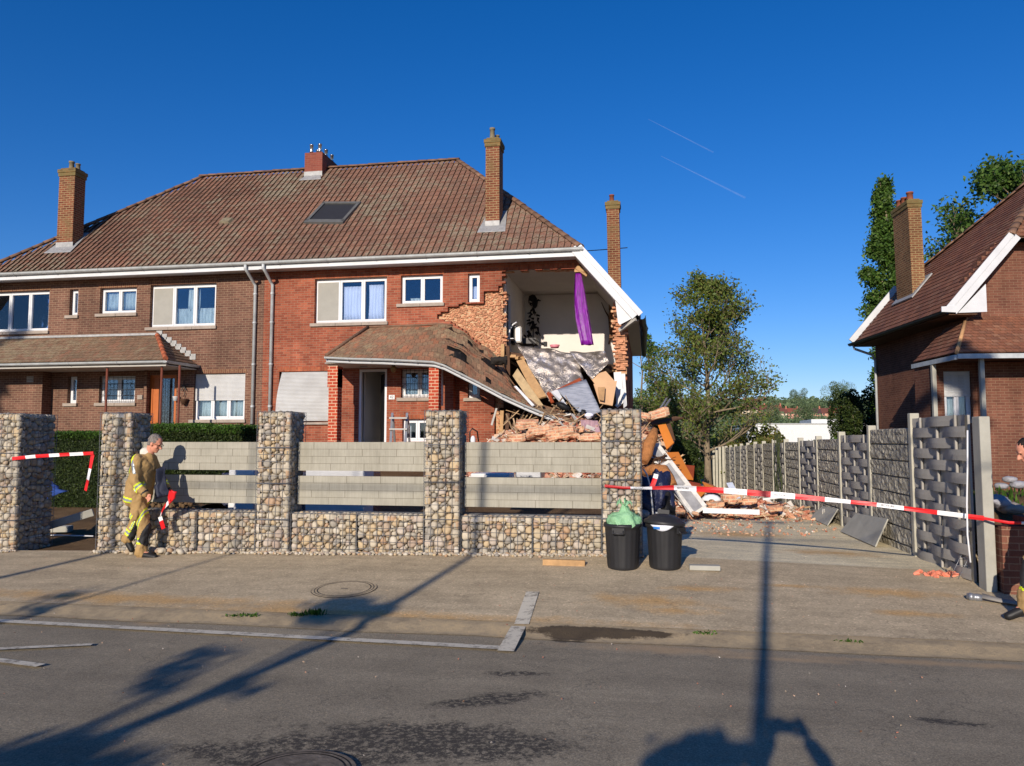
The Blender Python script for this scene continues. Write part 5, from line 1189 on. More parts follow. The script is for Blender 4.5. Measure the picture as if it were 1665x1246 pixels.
# things left in the room
T = thing('hat_sculpture', 'dark iron sculpture with a top hat hanging against the room wall', 'sculpture', at(869, 565, 25.7)); y = 25.7; X = lambda a, c, v=25.7: at(a, c, v)
b = MB(); b.tube([X(869, 449), X(869, 466)], .012, 5); h = X(869, 476); b.lathe(h, [(0, 0), (.17, 0), (.17, .02), (.1, .03), (.1, .24), (.11, .26), (0, .26)], 14); b.build('hat', M['black'], T)
b = MB(); rr = random.Random(4)
for k in range(26):
    a = X(869 + rr.uniform(-7, 7), lerp(482, 535, k / 26)); c = a + Vector((rr.uniform(-.14, .14), rr.uniform(-.05, .05), rr.uniform(-.3, .05))); b.tube([a, (a + c) / 2 + Vector((rr.uniform(-.06, .06), 0, 0)), c], [.045, .03, .015], 6)
b.ball(X(866, 485), (.14, .07, .12), 0, 10, 7, None, .1); b.ball(X(870, 492), (.1, .07, .2), 0, 10, 7, None, .1); b.build('tangled_body', M['black'], T)
b = MB(); b.tube([X(867, 522), X(867, 533), X(876, 533)], [.03, .09, .02], 8); b.tube([X(867, 530), X(867, 567)], .02, 6)
for (a, c) in (((862, 541), (856, 552)), ((871, 540), (875, 544)), ((858, 538), (864, 548))): b.tube([X(*a), X(*c)], .05, 6)
b.build('sculpture_foot', M['black'], T)
p = at(843, 558, 22.9); T = thing('grey_cabinet', 'grey tall box standing on the torn floor by the room wall', 'cabinet', p); b = MB(); b.box(p.x - .1, p.x + .09, 22.8, 23.1, p.z, p.z + .5); b.build('case', M['soffit'], T, bevel=.01); b = MB(); b.box(p.x + .095, p.x + .1, 22.82, 23.08, p.z + .03, p.z + .47); b.box(p.x - .06, p.x + .05, 22.79, 22.799, p.z + .05, p.z + .45); b.build('front_panel', M['grey_metal'], T)
b = MB(); b.tube([at(840, 524, 22.6), at(834, 528, 22.6), at(829, 536, 22.6), at(828, 545, 22.6), at(826, 548, 22.6), at(818, 549, 22.6)], .022, 6); b.box(at(818, 549, 22.6).x, at(836, 549, 22.6).x, 22.5, 22.9, at(820, 551, 22.6).z - .02, at(820, 551, 22.6).z); b.build('white_chair', M['white_pvc'], None, 'white bent metal chair frame at the left of the open room', 'chair')
b = MB(); p = at(826, 550, 23.4); b.box(p.x - .15, p.x + .2, 23.2, 23.6, p.z - .2, p.z + .42); b.build('dark_dresser', M['black'], None, 'dark dresser beside the inner doorway of the room', 'dresser')
b = MB(); p = at(858, 553, 23.6); b.box(p.x - .25, p.x + .3, 23.3, 24, p.z - .15, p.z + .02); b.bar(at(852, 545, 23.4), at(870, 560, 23.2), .04, .05); b.bar(at(862, 548, 23.4), at(884, 561, 23.0), .04, .03); b.build('overturned_table', M['dark_metal'], None, 'dark overturned table on the room floor below the sculpture', 'table')
b = MB(); p = at(887, 560, 23.5); b.box(p.x - .05, p.x + .05, 23.4, 23.55, p.z - .07, p.z + .07); b.build('small_speaker', M['black'], None, 'small black speaker on the floor edge before the sunlit patch', 'speaker')
T = thing('pink_tray', 'pink and white plastic basket on the floor edge', 'basket', at(902, 566, 23)); p = at(902, 566, 23); b = MB(); b.lathe(p, [(0, 0), (.12, 0), (.15, .09), (.155, .09), (.12, .005)], 14); b.build('basket', simple('pink plastic', srgb(214, 130, 140), .5), T)
# ---- driveway heap
def frame(name, label, a, c, wd, v0, v1, mat, th=.06):
    A, C_ = at(*a, v0), at(*c, v1); d = (C_ - A).normalized(); sd = d.cross(Vector((0, -1, .15))).normalized()
    T = thing(name, label, 'window frame', C_); b = MB()
    for s_ in (-1, 1): b.bar(A + sd * wd / 2 * s_, C_ + sd * wd / 2 * s_, .06, th, up=(0, -1, 0)); b.bar(A + sd * wd * .36 * s_, C_ + sd * wd * .36 * s_, .022, th * 1.3, up=(0, -1, 0))
    for f in (0, .28, .66, 1): b.bar(lerp(A, C_, f) - sd * wd / 2, lerp(A, C_, f) + sd * wd / 2, .06, th, up=(0, -1, 0))
    b.build('white_frame', mat, T); g = MB(); n = d.cross(sd); g.obox((A + C_) / 2, ((C_ - A).length, wd, .01), Matrix((d, sd, n)).transposed()); g.build('glass_pane', M['dusty_glass'], T)
    return T
M['dusty_glass'] = simple('dusty glass', srgb(150, 150, 152), .3, var=.35, scale=5, bump=0)
M['frame_dirty'] = simple('dirty white frame', srgb(206, 204, 198), .6, var=.25, scale=7)
frame('window_frame', 'long white window frame leaning from the heap to the driveway', (1060, 728), (1137, 830), .3, 17.2, 16.0, M['frame_dirty'])
for k, (q, m_, lb) in enumerate(((((1070, 692, 18.2), (1083, 690, 18.2), (1096, 720, 17.8), (1084, 731, 17.8)), 'wood_orange', 'small orange veneer panel high on the driveway heap'), (((1079, 737, 17.8), (1103, 736, 17.9), (1127, 780, 17.0), (1108, 778, 17.0)), 'wood_orange', 'largest orange wardrobe panel behind the white frame'), (((1114, 757, 17.9), (1129, 758, 18.0), (1127, 781, 17.6), (1116, 775, 17.6)), 'wood_red', 'red brown panel standing behind the orange wardrobe panel'), (((1142, 784, 17.4), (1160, 790, 17.4), (1176, 800, 17.0), (1150, 800, 17.0)), 'wood_orange', 'orange sheet lying flat behind the tape'), (((1112, 790, 16.8), (1147, 792, 16.9), (1148, 800, 16.7), (1136, 812, 16.5)), 'wood_orange', 'orange slatted drawer behind the tape at the frame foot'), (((1104, 780, 17), (1138, 787, 17.1), (1142, 796, 16.9), (1112, 798, 16.8)), 'wood_red', 'red brown drawer side under the wardrobe panel'), (((1054, 686, 18.4), (1098, 678, 18.5), (1112, 680, 18.5), (1060, 692, 18.2)), 'wood_dark', 'dark boards jutting out flat near the heap top'), (((1082, 685, 18.4), (1090, 688, 18.4), (1098, 716, 18.1), (1092, 716, 18.1)), 'wood_dark', 'dark rail beside the small orange panel'))): board('wardrobe_panel', lb, 'panel', q, M[m_], .03, 'furniture panels on the driveway heap')
M['bark'] = simple('orange brown bark', srgb(168, 112, 66), .95, var=.4, scale=12, bump=.9, bscale=30, bdist=.03)
def log(label, pts, rs): b = MB(); b.tube([at(*p) + Vector((rnd.uniform(-.03, .03), 0, 0)) for p in pts], rs, 9); return b.build('tree_log', M['bark'], None, label, 'log', 'logs on the driveway heap')
log('rough log standing beside the gabion pillar', [(1066, 698, 17), (1062, 712, 16.9), (1056, 725, 16.8), (1050, 740, 16.7), (1047, 752, 16.6)], [.07, .12, .13, .12, .08])
log('crooked log curving down under the white frame', [(1048, 768, 16.4), (1062, 764, 16.3), (1076, 766, 16.2), (1086, 778, 16.1), (1096, 790, 16)], [.09, .12, .14, .13, .09])
b = MB()
for k in range(60): 
    a = at(1044 + rg.uniform(0, 36), 742 + rg.uniform(0, 30), 16.9); b.tube([a, a + Vector((rg.uniform(-.4, .5), rg.uniform(-.1, .1), rg.uniform(-.2, .2)))], rg.uniform(.006, .02), 4)
b.build('brushwood', M['wood_dark'], None, 'tangle of brown twigs between the two logs', 'brushwood', kind='stuff')
for k in range(2): b = MB(); b.bar(at(1070 + k * 5, 670, 18.3), at(1084 + k * 6, 648 + k, 18.6), .035, .03); b.build('metal_strip', M['grey_metal'], None, ('left' if k == 0 else 'right') + ' one of two shiny metal strips sticking up from the heap', 'metal strip')
b = MB(); a, c = at(1143, 830, 16.0), at(1235, 833, 15.9); b.bar(a, c, .05, .1); b.build('white_profile', M['white_pvc'], None, 'white window profile lying flat in front of the driveway rubble', 'profile')
b = MB(); b.bar(at(1240, 812, 17), at(1280, 807, 17), .06, .04); b.build('pale_batten', M['white_paint'], None, 'pale batten lying across the right end of the rubble', 'batten')
board('blue_white_board', 'bluish white board leaning on the rubble behind the tape', 'board', ((1181, 786, 17), (1191, 785, 17), (1204, 810, 16.5), (1193, 811, 16.5)), simple('pale blue board', srgb(200, 208, 222), .6), .02)
T = thing('ceramic_basin', 'white broken ceramic basin on the driveway rubble', 'basin', at(1156, 812, 16.4)); b = MB(); p = at(1157, 811, 16.4); b.sheet([[p + Vector((.2 * math.cos(a_ * .45) * r_, .12 * r_ - .05, .13 * math.sin(a_ * .45) * r_ - .05)) for a_ in range(8)] for r_ in (1, .8, .3)]); b.build('shell', M['white_pvc'], T, solid=.03)
for k, (a, c, lb) in enumerate((((1085, 790), (1127, 840), 'thin grey rod leaning left of the frame foot'), ((1092, 788), (1118, 832), 'second thin rod beside the grey one'))): b = MB(); b.tube([at(*a, 16), at(*c, 15.2)], .012, 5); b.build('metal_rod', M['soffit'], None, lb, 'rod')
for k, (px, py, sx, sz, mt, lb) in enumerate(((1056, 818, .2, .42, 'navy', 'dark blue rubbish bag behind the dustbins'), (1074, 812, .18, .48, 'navy', 'second dark blue bag, further right behind the lidded bin'), (1062, 832, .22, .2, 'greybag', 'grey crumpled bag low behind the lidded bin'), (1084, 826, .1, .34, 'black', 'black narrow bag right behind the lidded bin'))):
    if mt not in M: M[mt] = simple(mt, srgb(34, 40, 70) if mt == 'navy' else srgb(168, 172, 178), .35, spec=.5, bump=.8, bscale=14, bdist=.04)
    p = at(px, py, 11.4); b = MB(); b.ball((0, 0, 0), (sx, .2, sz * .8), 0, 40, 28)
    for i, q in enumerate(b.v): q = Vector(q); b.v[i] = tuple(q * (1 + .35 * noise.noise(q * 8 + Vector((k, 0, 0))) + .2 * abs(noise.noise(q * 19))))
    o = b.build('rubbish_bag', M[mt], None, lb, 'bag', 'bags behind the dustbins'); o.location = (p.x, 11.4, max(sz * .6, p.z))
b = MB(); b.tube([at(1046, 763, 11), at(1052, 772, 11), at(1057, 790, 11), at(1060, 815, 11), at(1062, 842, 11)], .012, 6); b.build('white_cable', M['white_pvc'], None, 'white cable hanging down behind the lidded dustbin', 'cable')
# ---- behind the panels
for k, (px0, px1, py0, py1, v, mt, lb) in enumerate(((497, 592, 764, 790, 13.2, 'white_paint', 'white wrapped slab seen through the gap under the open door'), (482, 604, 768, 800, 13.6, 'navy', 'dark blue block behind the white wrapped slab'), (372, 412, 764, 790, 13.2, 'white_paint', 'white sheet seen through the gap behind the firefighter shadow'), (360, 425, 769, 850, 13.5, 'navy', 'blue tarpaulin block behind the white sheet'), (765, 828, 770, 780, 12.6, 'white_paint', 'white plank seen through the gap right of the middle pillar'), (838, 880, 766, 778, 13.6, 'grey_metal', 'grey ribbed radiator seen through the panel gap'))):
    a, c = at(px0, py0, v), at(px1, py1, v); b = MB(); b.box(a.x, c.x, v, v + .5, gz(a.x, v) + .01 if k < 4 else c.z, a.z)
    b.build('building_slab', M[mt], None, lb, 'slab', bevel=.02)
# stepladder and walker
p0 = at(650, 716, 19.0); T = thing('step_ladder', 'small aluminium stepladder standing before the grilled window', 'ladder', p0); b = MB()
for px in (638, 662):
    b.bar(at(px - 3, 722, 18.8), at(px, 672, 19.2), .06, .05); b.bar(at(px + 4, 722, 19.5), at(px + 1, 676, 19.25), .05, .05)
b.build('rails', M['grey_metal'], T); b = MB()
for py in (680, 698): b.bar(at(634, py, 18.95), at(663, py, 18.95), .12, .04)
b.build('treads', M['soffit'], T)
T = thing('garden_trolley', 'dark bent handle of a trolley against the red wall', 'trolley', at(770, 716, 19.5)); b = MB(); b.tube([at(764, 720, 19.5), at(764, 702, 19.5), at(768, 697, 19.5), at(776, 702, 19.7), at(778, 718, 19.8)], .02, 6); b.build('handle', M['dark_metal'], T); b = MB(); b.ball(at(769, 716, 19.4), (.07, .05, .12), 0, 8, 6); b.build('bottle', M['white_pvc'], T)
# gateway at the left
def hedge(label, x0, x1, y0, y1, zt, seed):
    r_ = np.random.default_rng(seed); n = 26000; T = thing('hedge', label, 'hedge', ((x0 + x1) / 2, (y0 + y1) / 2, gz(x0, y0)), 'clipped hedges')
    zb = gz((x0 + x1) / 2, y0) - .1; b = MB(); b.box(x0 + .08, x1 - .08, y0 + .08, y1 - .08, zb, zt - .08); b.build('inner_twigs', simple('hedge core', srgb(28, 38, 16), .95), T)
    leafcloud('foliage', T, [(x0, x1, y0, y1, zb, zt - .05)], n, .02, 'leaf_dark', r_); leafcloud('bright_top_leaves', T, [(x0, x1, y0, y1, zt - .13, zt)], n // 2, .022, 'hedge_leaf', r_)  # front leaves dark, top leaves bright: shade and sun put into leaf colour
def leafcloud(name, parent, boxes, n, s, mat, r_, pts=None):
    if pts is None:
        x0, x1, y0, y1, z0, z1 = boxes[0]; w_ = np.array([(x1 - x0) * (y1 - y0) * 1.2, (x1 - x0) * (z1 - z0), (y1 - y0) * (z1 - z0) * .6]); w_ = w_ / w_.sum()
        f = r_.choice(3, n, p=w_); P = np.stack([r_.uniform(x0, x1, n), r_.uniform(y0, y1, n), r_.uniform(z0, z1, n)], 1); d = np.abs(r_.normal(0, .035, n))
        P[f == 0, 2] = z1 - d[f == 0]; m = f == 1; P[m, 1] = y0 + d[m]; m = f == 2; P[m, 0] = np.where(r_.random(m.sum()) < .5, x0 + d[m], x1 - d[m])
        P += r_.normal(0, .018, P.shape)
    else: P = pts; n = len(P)
    a = r_.normal(size=(n, 3)); a /= np.linalg.norm(a, axis=1)[:, None]; c = r_.normal(size=(n, 3)); c = np.cross(a, c); c /= np.linalg.norm(c, axis=1)[:, None]
    sz = (s if np.isscalar(s) else s[:, None]) * r_.uniform(.6, 1.3, (n, 1)); a = a * sz; c = c * sz * .6
    V_ = np.stack([P - a, P - c * .9 + a * .1, P + a, P + c * .9 + a * .1], 1).reshape(-1, 3)
    me = bpy.data.meshes.new(name); me.vertices.add(4 * n); me.vertices.foreach_set('co', V_.ravel()); me.loops.add(4 * n); me.loops.foreach_set('vertex_index', np.arange(4 * n, dtype=np.int32))
    me.polygons.add(n); me.polygons.foreach_set('loop_start', np.arange(0, 4 * n, 4, dtype=np.int32)); me.polygons.foreach_set('loop_total', np.full(n, 4, dtype=np.int32)); me.update(calc_edges=True)
    me.materials.append(M[mat]); o = bpy.data.objects.new(name, me); col.objects.link(o)
    if parent is not None: o.parent = parent; o.location = -rootloc(parent)
    return o
def leafmat(name, cs, rough=.55):
    t = NT(name); g = t.n('NewGeometry').outputs['Random Per Island']; c = t.ramp(g, [(i / (len(cs) - 1), q) for i, q in enumerate(cs)])
    big = t.noise(t.coord(), .9, 3); c = t.mix(1.0, c, t.ramp(big, [(.3, (.75,) * 3), (.7, (1.2,) * 3)]), 'MULTIPLY')
    t.base(c).set(rough, 0, .3); df = t.n('BsdfTranslucent'); t.l(c, df.inputs[0]); mx = t.n('MixShader'); mx.inputs[0].default_value = .3
    t.l(t.b.outputs[0], mx.inputs[1]); t.l(df.outputs[0], mx.inputs[2]); t.l(mx.outputs[0], t.out.inputs[0]); return t.m
M['hedge_leaf'] = leafmat('hedge leaf', [srgb(58, 88, 30), srgb(86, 122, 42), srgb(44, 70, 26), srgb(104, 140, 54)])
M['leaf_olive'] = leafmat('young olive leaf', [srgb(96, 104, 44), srgb(128, 128, 62), srgb(78, 98, 44), srgb(120, 104, 60), srgb(92, 112, 50)])
M['leaf_spring'] = leafmat('fresh spring leaf', [srgb(92, 112, 44), srgb(120, 132, 60), srgb(74, 100, 42), srgb(118, 112, 58), srgb(100, 124, 54)])
M['leaf_green'] = leafmat('green leaf', [srgb(62, 92, 36), srgb(84, 116, 44), srgb(52, 78, 34), srgb(108, 132, 58)])
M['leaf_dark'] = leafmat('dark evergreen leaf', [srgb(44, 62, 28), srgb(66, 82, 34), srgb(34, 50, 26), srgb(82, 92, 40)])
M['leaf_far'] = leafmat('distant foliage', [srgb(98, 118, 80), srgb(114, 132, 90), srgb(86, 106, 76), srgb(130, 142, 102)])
def hx(px, v): return at(px, 700, v).x
hedge('clipped green hedge with shade-dark front behind the open gateway', hx(60, 14), hx(240, 14) - .05, 14, 15, at(110, 703, 14).z, 1)
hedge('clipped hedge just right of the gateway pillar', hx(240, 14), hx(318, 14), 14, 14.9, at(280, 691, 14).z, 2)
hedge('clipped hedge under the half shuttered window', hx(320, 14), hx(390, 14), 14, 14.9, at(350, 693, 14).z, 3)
b = MB(); rgx = random.Random(2)
b.sheet(patch((58, 788, 12.2), (82, 783, 12.4), (112, 800, 12.2), (60, 818, 11.6), 14, 10, .12, 4, 4)); b.build('blue_tarpaulin', simple('blue tarp', srgb(60, 86, 150), .45, spec=.5, bump=.4), None, 'crumpled blue tarpaulin beside the left gateway pillar', 'tarpaulin', solid=.006)
p = ground(98, 866); b = MB(); b.obox((p.x, p.y, p.z + .06), (.34, .2, .1), rot(0, 0, .35)); b.build('concrete_block', M['concrete'], None, 'pale concrete block lying in the gateway', 'block', bevel=.008)
b = MB(); a, c = ground(72, 872), ground(152, 874); b.tube([a + Vector((0, 0, .02)), c + Vector((0, 0, .02))], .012, 6); b.build('white_conduit', M['white_pvc'], None, 'thin white conduit lying across the gateway ground', 'conduit')
b = MB(); b.bar(at(70, 858, 11.0), at(152, 833, 11.4), .12, .12); b.build('long_kerbstone', M['concrete'], None, 'long grey kerbstone lying in the shade behind the gateway', 'kerbstone', bevel=.01)
b = MB(); P = [[(lerp(-9.3, -7.7, i / 14), lerp(11.6, 13.6, j / 10), gz(-8.5, lerp(11.6, 13.6, j / 10)) + .42 * math.sin(math.pi * j / 10) * (.8 + .3 * noise.noise(Vector((i * .5, j * .5, 0)))) - .02) for i in range(15)] for j in range(11)]; b.sheet(P)
for k in range(120): x, y = rgx.uniform(-9.2, -7.8), rgx.uniform(12, 13.2); b.ball((x, y, gz(x, y) + .42 * math.sin(math.pi * (y - 11.6) / 2)), rgx.uniform(.02, .05), 0, 6, 4, None, .2)
b.build('soil_heap', M['soil'], None, 'heap of dug earth in front of the hedge', 'earth heap', kind='stuff')
# ------------------------------------------------------------------ dustbins and small things on the pavement
M['bin'] = simple('black bin plastic', srgb(38, 38, 40), .5, spec=.4, var=.2, scale=4, bump=.1)
def dustbin(px, label, lid):
    g = ground(px, 931); g.y += .2; T = thing('dustbin', label, 'dustbin', g, 'black dustbins'); z = g.z + .005
    fr = lambda t_, zz: 1 + (.035 if math.cos(t_ * 18) > .1 else 0) * (1 if .04 < zz < .5 else 0)
    b = MB(); b.lathe((g.x, g.y, z), [(0, 0), (.165, 0), (.18, .02), (.182, .05), (.205, .47), (.212, .5), (.225, .51), (.232, .53), (.225, .555), (.212, .55), (.2, .48), (.17, .06), (0, .05)], 72, fr=fr); b.build('bin_body', M['bin'], T)
    for a_ in (R(-100) if not lid else R(-35), R(80)):
        b = MB(); d = Vector((math.cos(a_), math.sin(a_), 0)); e = Vector((-d.y, d.x, 0)); c = Vector((g.x, g.y, z + .49)) + d * .235
        b.tube([c - e * .06, c - e * .06 + d * .03 + Vector((0, 0, -.04)), c + e * .06 + d * .03 + Vector((0, 0, -.04)), c + e * .06], .012, 8); b.obox(c + Vector((0, 0, -.01)), (.03, .15, .07), Matrix((d, e, Vector((0, 0, 1)))).transposed()); b.build('handle', M['bin'], T)
    if lid:
        b = MB(); Mx = rot(R(-3), R(5), 0); b.lathe((g.x, g.y, z + .57), [(.245, -.03), (.25, -.01), (.24, .01), (.2, .03), (.19, .05), (.12, .085), (0, .1)], 48, M=Mx, fr=lambda t_, zz: 1 + (.012 if math.cos(t_ * 16) > 0 and zz > .02 else 0))
        b.obox((g.x - .01, g.y, z + .57 + .12), (.14, .035, .05), Mx); l_ = b.build('lid', M['bin'], T)
    return g, T, z
g1, B1, z1 = dustbin(1012, 'left black ribbed dustbin, open, stuffed with a green bag', False)
g2, B2, z2 = dustbin(1082, 'right black ribbed dustbin under a domed lid', True)
def bagmat(name, c, tr=.35):
    t = NT(name); t.base(c).set(.25, 0, .6); v = t.coord(); t.bump(t.noise(v, 16, 5, .7), 1, .03); tb = t.n('BsdfTransparent'); tb.inputs[0].default_value = c; mx = t.n('MixShader'); mx.inputs[0].default_value = tr
    t.l(t.b.outputs[0], mx.inputs[1]); t.l(tb.outputs[0], mx.inputs[2]); t.l(mx.outputs[0], t.out.inputs[0]); return t.m
M['green_bag'] = bagmat('green thin plastic', srgb(168, 222, 172), .3)
T = thing('green_bag', 'translucent green rubbish bag tied and bulging out of the open dustbin', 'bag', (g1.x, g1.y, z1 + .5)); b = MB()
b.ball((0, 0, 0), (.19, .17, .14), 0, 40, 26)
for i, q in enumerate(b.v):
    q = Vector(q); k = 1 + .3 * noise.noise(q * 11) + .22 * abs(noise.noise(q * 24)); 
    if q.z > .11: q = Vector((q.x * .6, q.y * .6, q.z + (q.z - .11) * 2))
    b.v[i] = tuple(q * k + Vector((g1.x + .02, g1.y - .02, z1 + .56)))
b.build('bag_body', M['green_bag'], T); b = MB()
for k in range(5):
    a_ = k * 1.3; c = Vector((g1.x + .02, g1.y - .02, z1 + .72)); b.sheet([[c + Vector((math.cos(a_ + s_) * r_, math.sin(a_ + s_) * r_, .04 + h_ + .02 * math.sin(s_ * 9))) for s_ in (-.3, -.1, .1, .3)] for r_, h_ in ((.01, 0), (.04, .04), (.08, .05 + .03 * (k % 2)), (.1, .02))])
b.build('tied_ends', M['green_bag'], T)
b = MB(); b.ball((g1.x + .0, g1.y, z1 + .53), (.13, .12, .1), 0, 16, 10, None, .12); b.build('rubbish', simple('mixed rubbish', srgb(196, 190, 150), .8, var=.6, scale=18), T)
b = MB(); P = [[Vector((g2.x, g2.y, 0)) + Vector((math.cos(a_) * .236, math.sin(a_) * .236, z2 + .55 - h_ * (.07 * math.sin((a_ - R(-135)) / R(75) * math.pi)))) for a_ in [R(-135 + 5 * i) for i in range(16)]] for h_ in (0, .5, 1)]; b.sheet(P)
o = b.build('white_bag', simple('white bag', srgb(222, 226, 236), .5), None, 'white plastic bag edge squeezed out under the domed lid', 'bag', solid=.006)
b = MB(); b.sheet([[Vector((g2.x, g2.y, 0)) + Vector((math.cos(a_) * .242, math.sin(a_) * .242, z2 + .53 - h_ * .03)) for a_ in [R(-124 + 4 * i) for i in range(6)]] for h_ in (0, 1)]); b.build('blue_print', simple('blue print', srgb(50, 120, 200), .5), o, solid=.002)
p = ground(917, 921); b = MB(); b.obox((p.x, p.y, p.z + .045), (.52, .07, .07), rot(0, 0, -.02)); b.build('timber_offcut', M['wood'], None, 'short sawn timber lying at the foot of the gabion wall left of the dustbins', 'timber')
p = ground(1146, 930); b = MB(); b.obox((p.x, p.y + .03, p.z + .045), (.36, .12, .06), rot(0, 0, .03)); b.build('concrete_offcut', M['concrete'], None, 'broken pale concrete strip right of the dustbins', 'concrete piece', bevel=.01)
# right-hand corner: brick garden wall, bags, cables, pots, mesh
T = thing('garden_wall', 'low red brick garden wall behind the crouching firefighter at the right', 'wall', (4.3, 9.15, 0)); b = MB(); b.box(4.0, 9, 9.1, 9.35, -.3, .72); b.box(3.95, 9, 9.06, 9.39, .72, .78); b.build('brickwork', M['brick_chimney_red'], T)
b = MB(); b.box(3.72, 4.0, 9.12, 9.3, -.3, .68); b.build('broken_end', M['brick_neighbour'], T)
for k in range(1):
    b = MB(); P = [[(lerp(3.65, 9, i / 20), lerp(9.35, 12, j / 8), .62 + .25 * math.sin(math.pi * min(1, j / 7)) * 1.1 + .12 * noise.noise(Vector((i * .8, j * .8, 0))) + .12 * (j / 8)) for i in range(21)] for j in range(9)]; b.sheet(P)
    b.build('earth_bank', M['soil'], None, 'raised earth bank behind the low brick wall', 'earth bank', kind='stuff')
for k, (px, py, s_, lb) in enumerate(((1622, 815, .12, 'white plastic sack right of the gatepost'), (1642, 826, .1, 'torn grey sack on the wall end'), (1630, 790, .06, 'small white sack on the earth bank'), (1654, 788, .07, 'rightmost white sack on the earth bank'), (1643, 780, .06, 'small grey sack between the white ones'))):
    v_ = 9.6 if k < 2 else 10.6; p = at(px, py, v_); b = MB(); b.ball((0, 0, 0), (s_ * 1.2, s_, s_ * .6), 0, 26, 18)
    for i, q in enumerate(b.v): q = Vector(q); b.v[i] = tuple(q * (1 + .5 * noise.noise(q * 9 + Vector((k * 3, 0, 0))) + .25 * abs(noise.noise(q * 25))))
    o = b.build('plastic_sack', simple('sack', srgb(150, 150, 156) if k != 1 else srgb(150, 140, 130), .5, var=.15, bump=.6, bscale=16, bdist=.03), None, lb, 'sack', 'sacks on the right corner'); o.location = p
b = MB(); b.tube([at(1573, 700, 9.1), at(1573, 760, 9.08), at(1572, 820, 9.05), at(1573, 870, 9.0), at(1578, 915, 8.9)], .009, 8); b.build('cable_conduit', M['white_pvc'], None, 'white conduit running down the gatepost', 'conduit')
M['orange_pot'] = simple('orange pipe end', srgb(206, 116, 62), .6)
for (px, py, h, lb) in ((1525, 913, .2, 'orange pipe stub with grey cables by the gatepost'), (1339, 849, .2, 'orange pipe stub with grey cables further up the driveway')):
    g = ground(px, py); T = thing('pipe_stub', lb, 'pipe', g, 'orange pipe stubs by the fence'); b = MB(); b.lathe(g, [(0, 0), (.045, 0), (.045, .07), (.055, .07), (.055, .09), (.04, .09), (0, .05)], 16); b.build('pipe_end', M['orange_pot'], T)
    b = MB()
    for k in (-1, 1): b.tube([g + Vector((.012 * k, 0, .07)), g + Vector((.015 * k, 0, .2)), g + Vector((.012 * k + .01, 0, .26))], .011, 6)
    b.build('cables', M['soffit'], T)
for k, (x0, x1, z_, lb) in enumerate(((12.3, 14.4, .42, 'grey sheet leaning against the nearer part of the fence'), (15.4, 17.0, .3, 'smaller grey sheet leaning against the fence further back'))):
    b = MB(); b.add([(3.3, x0, gz(3.3, x0) + .02), (3.3, x1, gz(3.3, x1) + .02), (3.53, x1 - .15, z_ * .8), (3.53, x0 + .15, z_)], [(0, 1, 2, 3)]); b.build('leaning_sheet', M['concrete'], None, lb, 'sheet', solid=.02)
g = ground(1403, 877); b = MB(); b.ball(g + Vector((0, 0, .04)), (.07, .05, .045), 0, 10, 7, None, .1); b.build('white_stone', M['concrete'], None, 'rounded pale stone at the corner of the leaning sheet', 'stone')
T = thing('wire_mesh', 'tilted offcut of steel wire mesh at the foot of the gatepost', 'wire mesh', ground(1580, 945)); b = MB(); g = ground(1560, 945)
for k in range(7): 
    a = g + Vector((.09 * k - .1, .02, 0)); b.tube([a, a + Vector((.24, .1, .42))], .003, 4)
for k in range(6): a = g + Vector((-.1, .02, 0)) + Vector((.24, .1, .42)) * (k / 5); b.tube([a, a + Vector((.54, 0, 0))], .003, 4)
b.build('mesh_wires', M['grey_metal'], T)
b = MB(); g = ground(1535, 938)
for k in range(46): x, y = g.x + rnd.gauss(0, .16), g.y + rnd.gauss(0, .05); b.obox((x, y, gz(x, y) + .025), (rnd.uniform(.03, .08), rnd.uniform(.02, .05), .03), rot(rnd.random(), rnd.random(), rnd.random() * 3))
b.build('brick_crumbs', simple('salmon brick crumbs', srgb(216, 130, 104), .95, island=.25), None, 'pink brick crumbs on the pavement at the fence corner', 'brick crumbs', kind='stuff')
T = thing('fire_hose', 'flat grey fire hose with metal coupling on the pavement at the right', 'hose', ground(1590, 978)); g = ground(1572, 977)
b = MB(); d = (ground(1605, 981) - g).normalized(); q = g + Vector((0, 0, .045)); b.tube([q, q + d * .02, q + d * .021, q + d * .06, q + d * .061, q + d * .09, q + d * .14], [.03, .034, .042, .042, .036, .042, .036], 14); b.build('coupling', M['grey_metal'], T)
b = MB(); e = Vector((-d.y, d.x, 0)); h = [g + d * .14, g + d * .3, g + d * .5, g + d * .8 + e * -.05, g + d * 1.3 - e * .2]; b.sheet([[p_ - e * w_ + Vector((0, 0, zz)), p_ + Vector((0, 0, zz * 2 - .01)), p_ + e * w_ + Vector((0, 0, zz))] for p_, w_, zz in zip(h, (.035, .05, .055, .055, .055), (.05, .035, .03, .03, .03))]); b.build('hose_body', simple('hose canvas', srgb(136, 132, 126), .8), T, solid=.012)
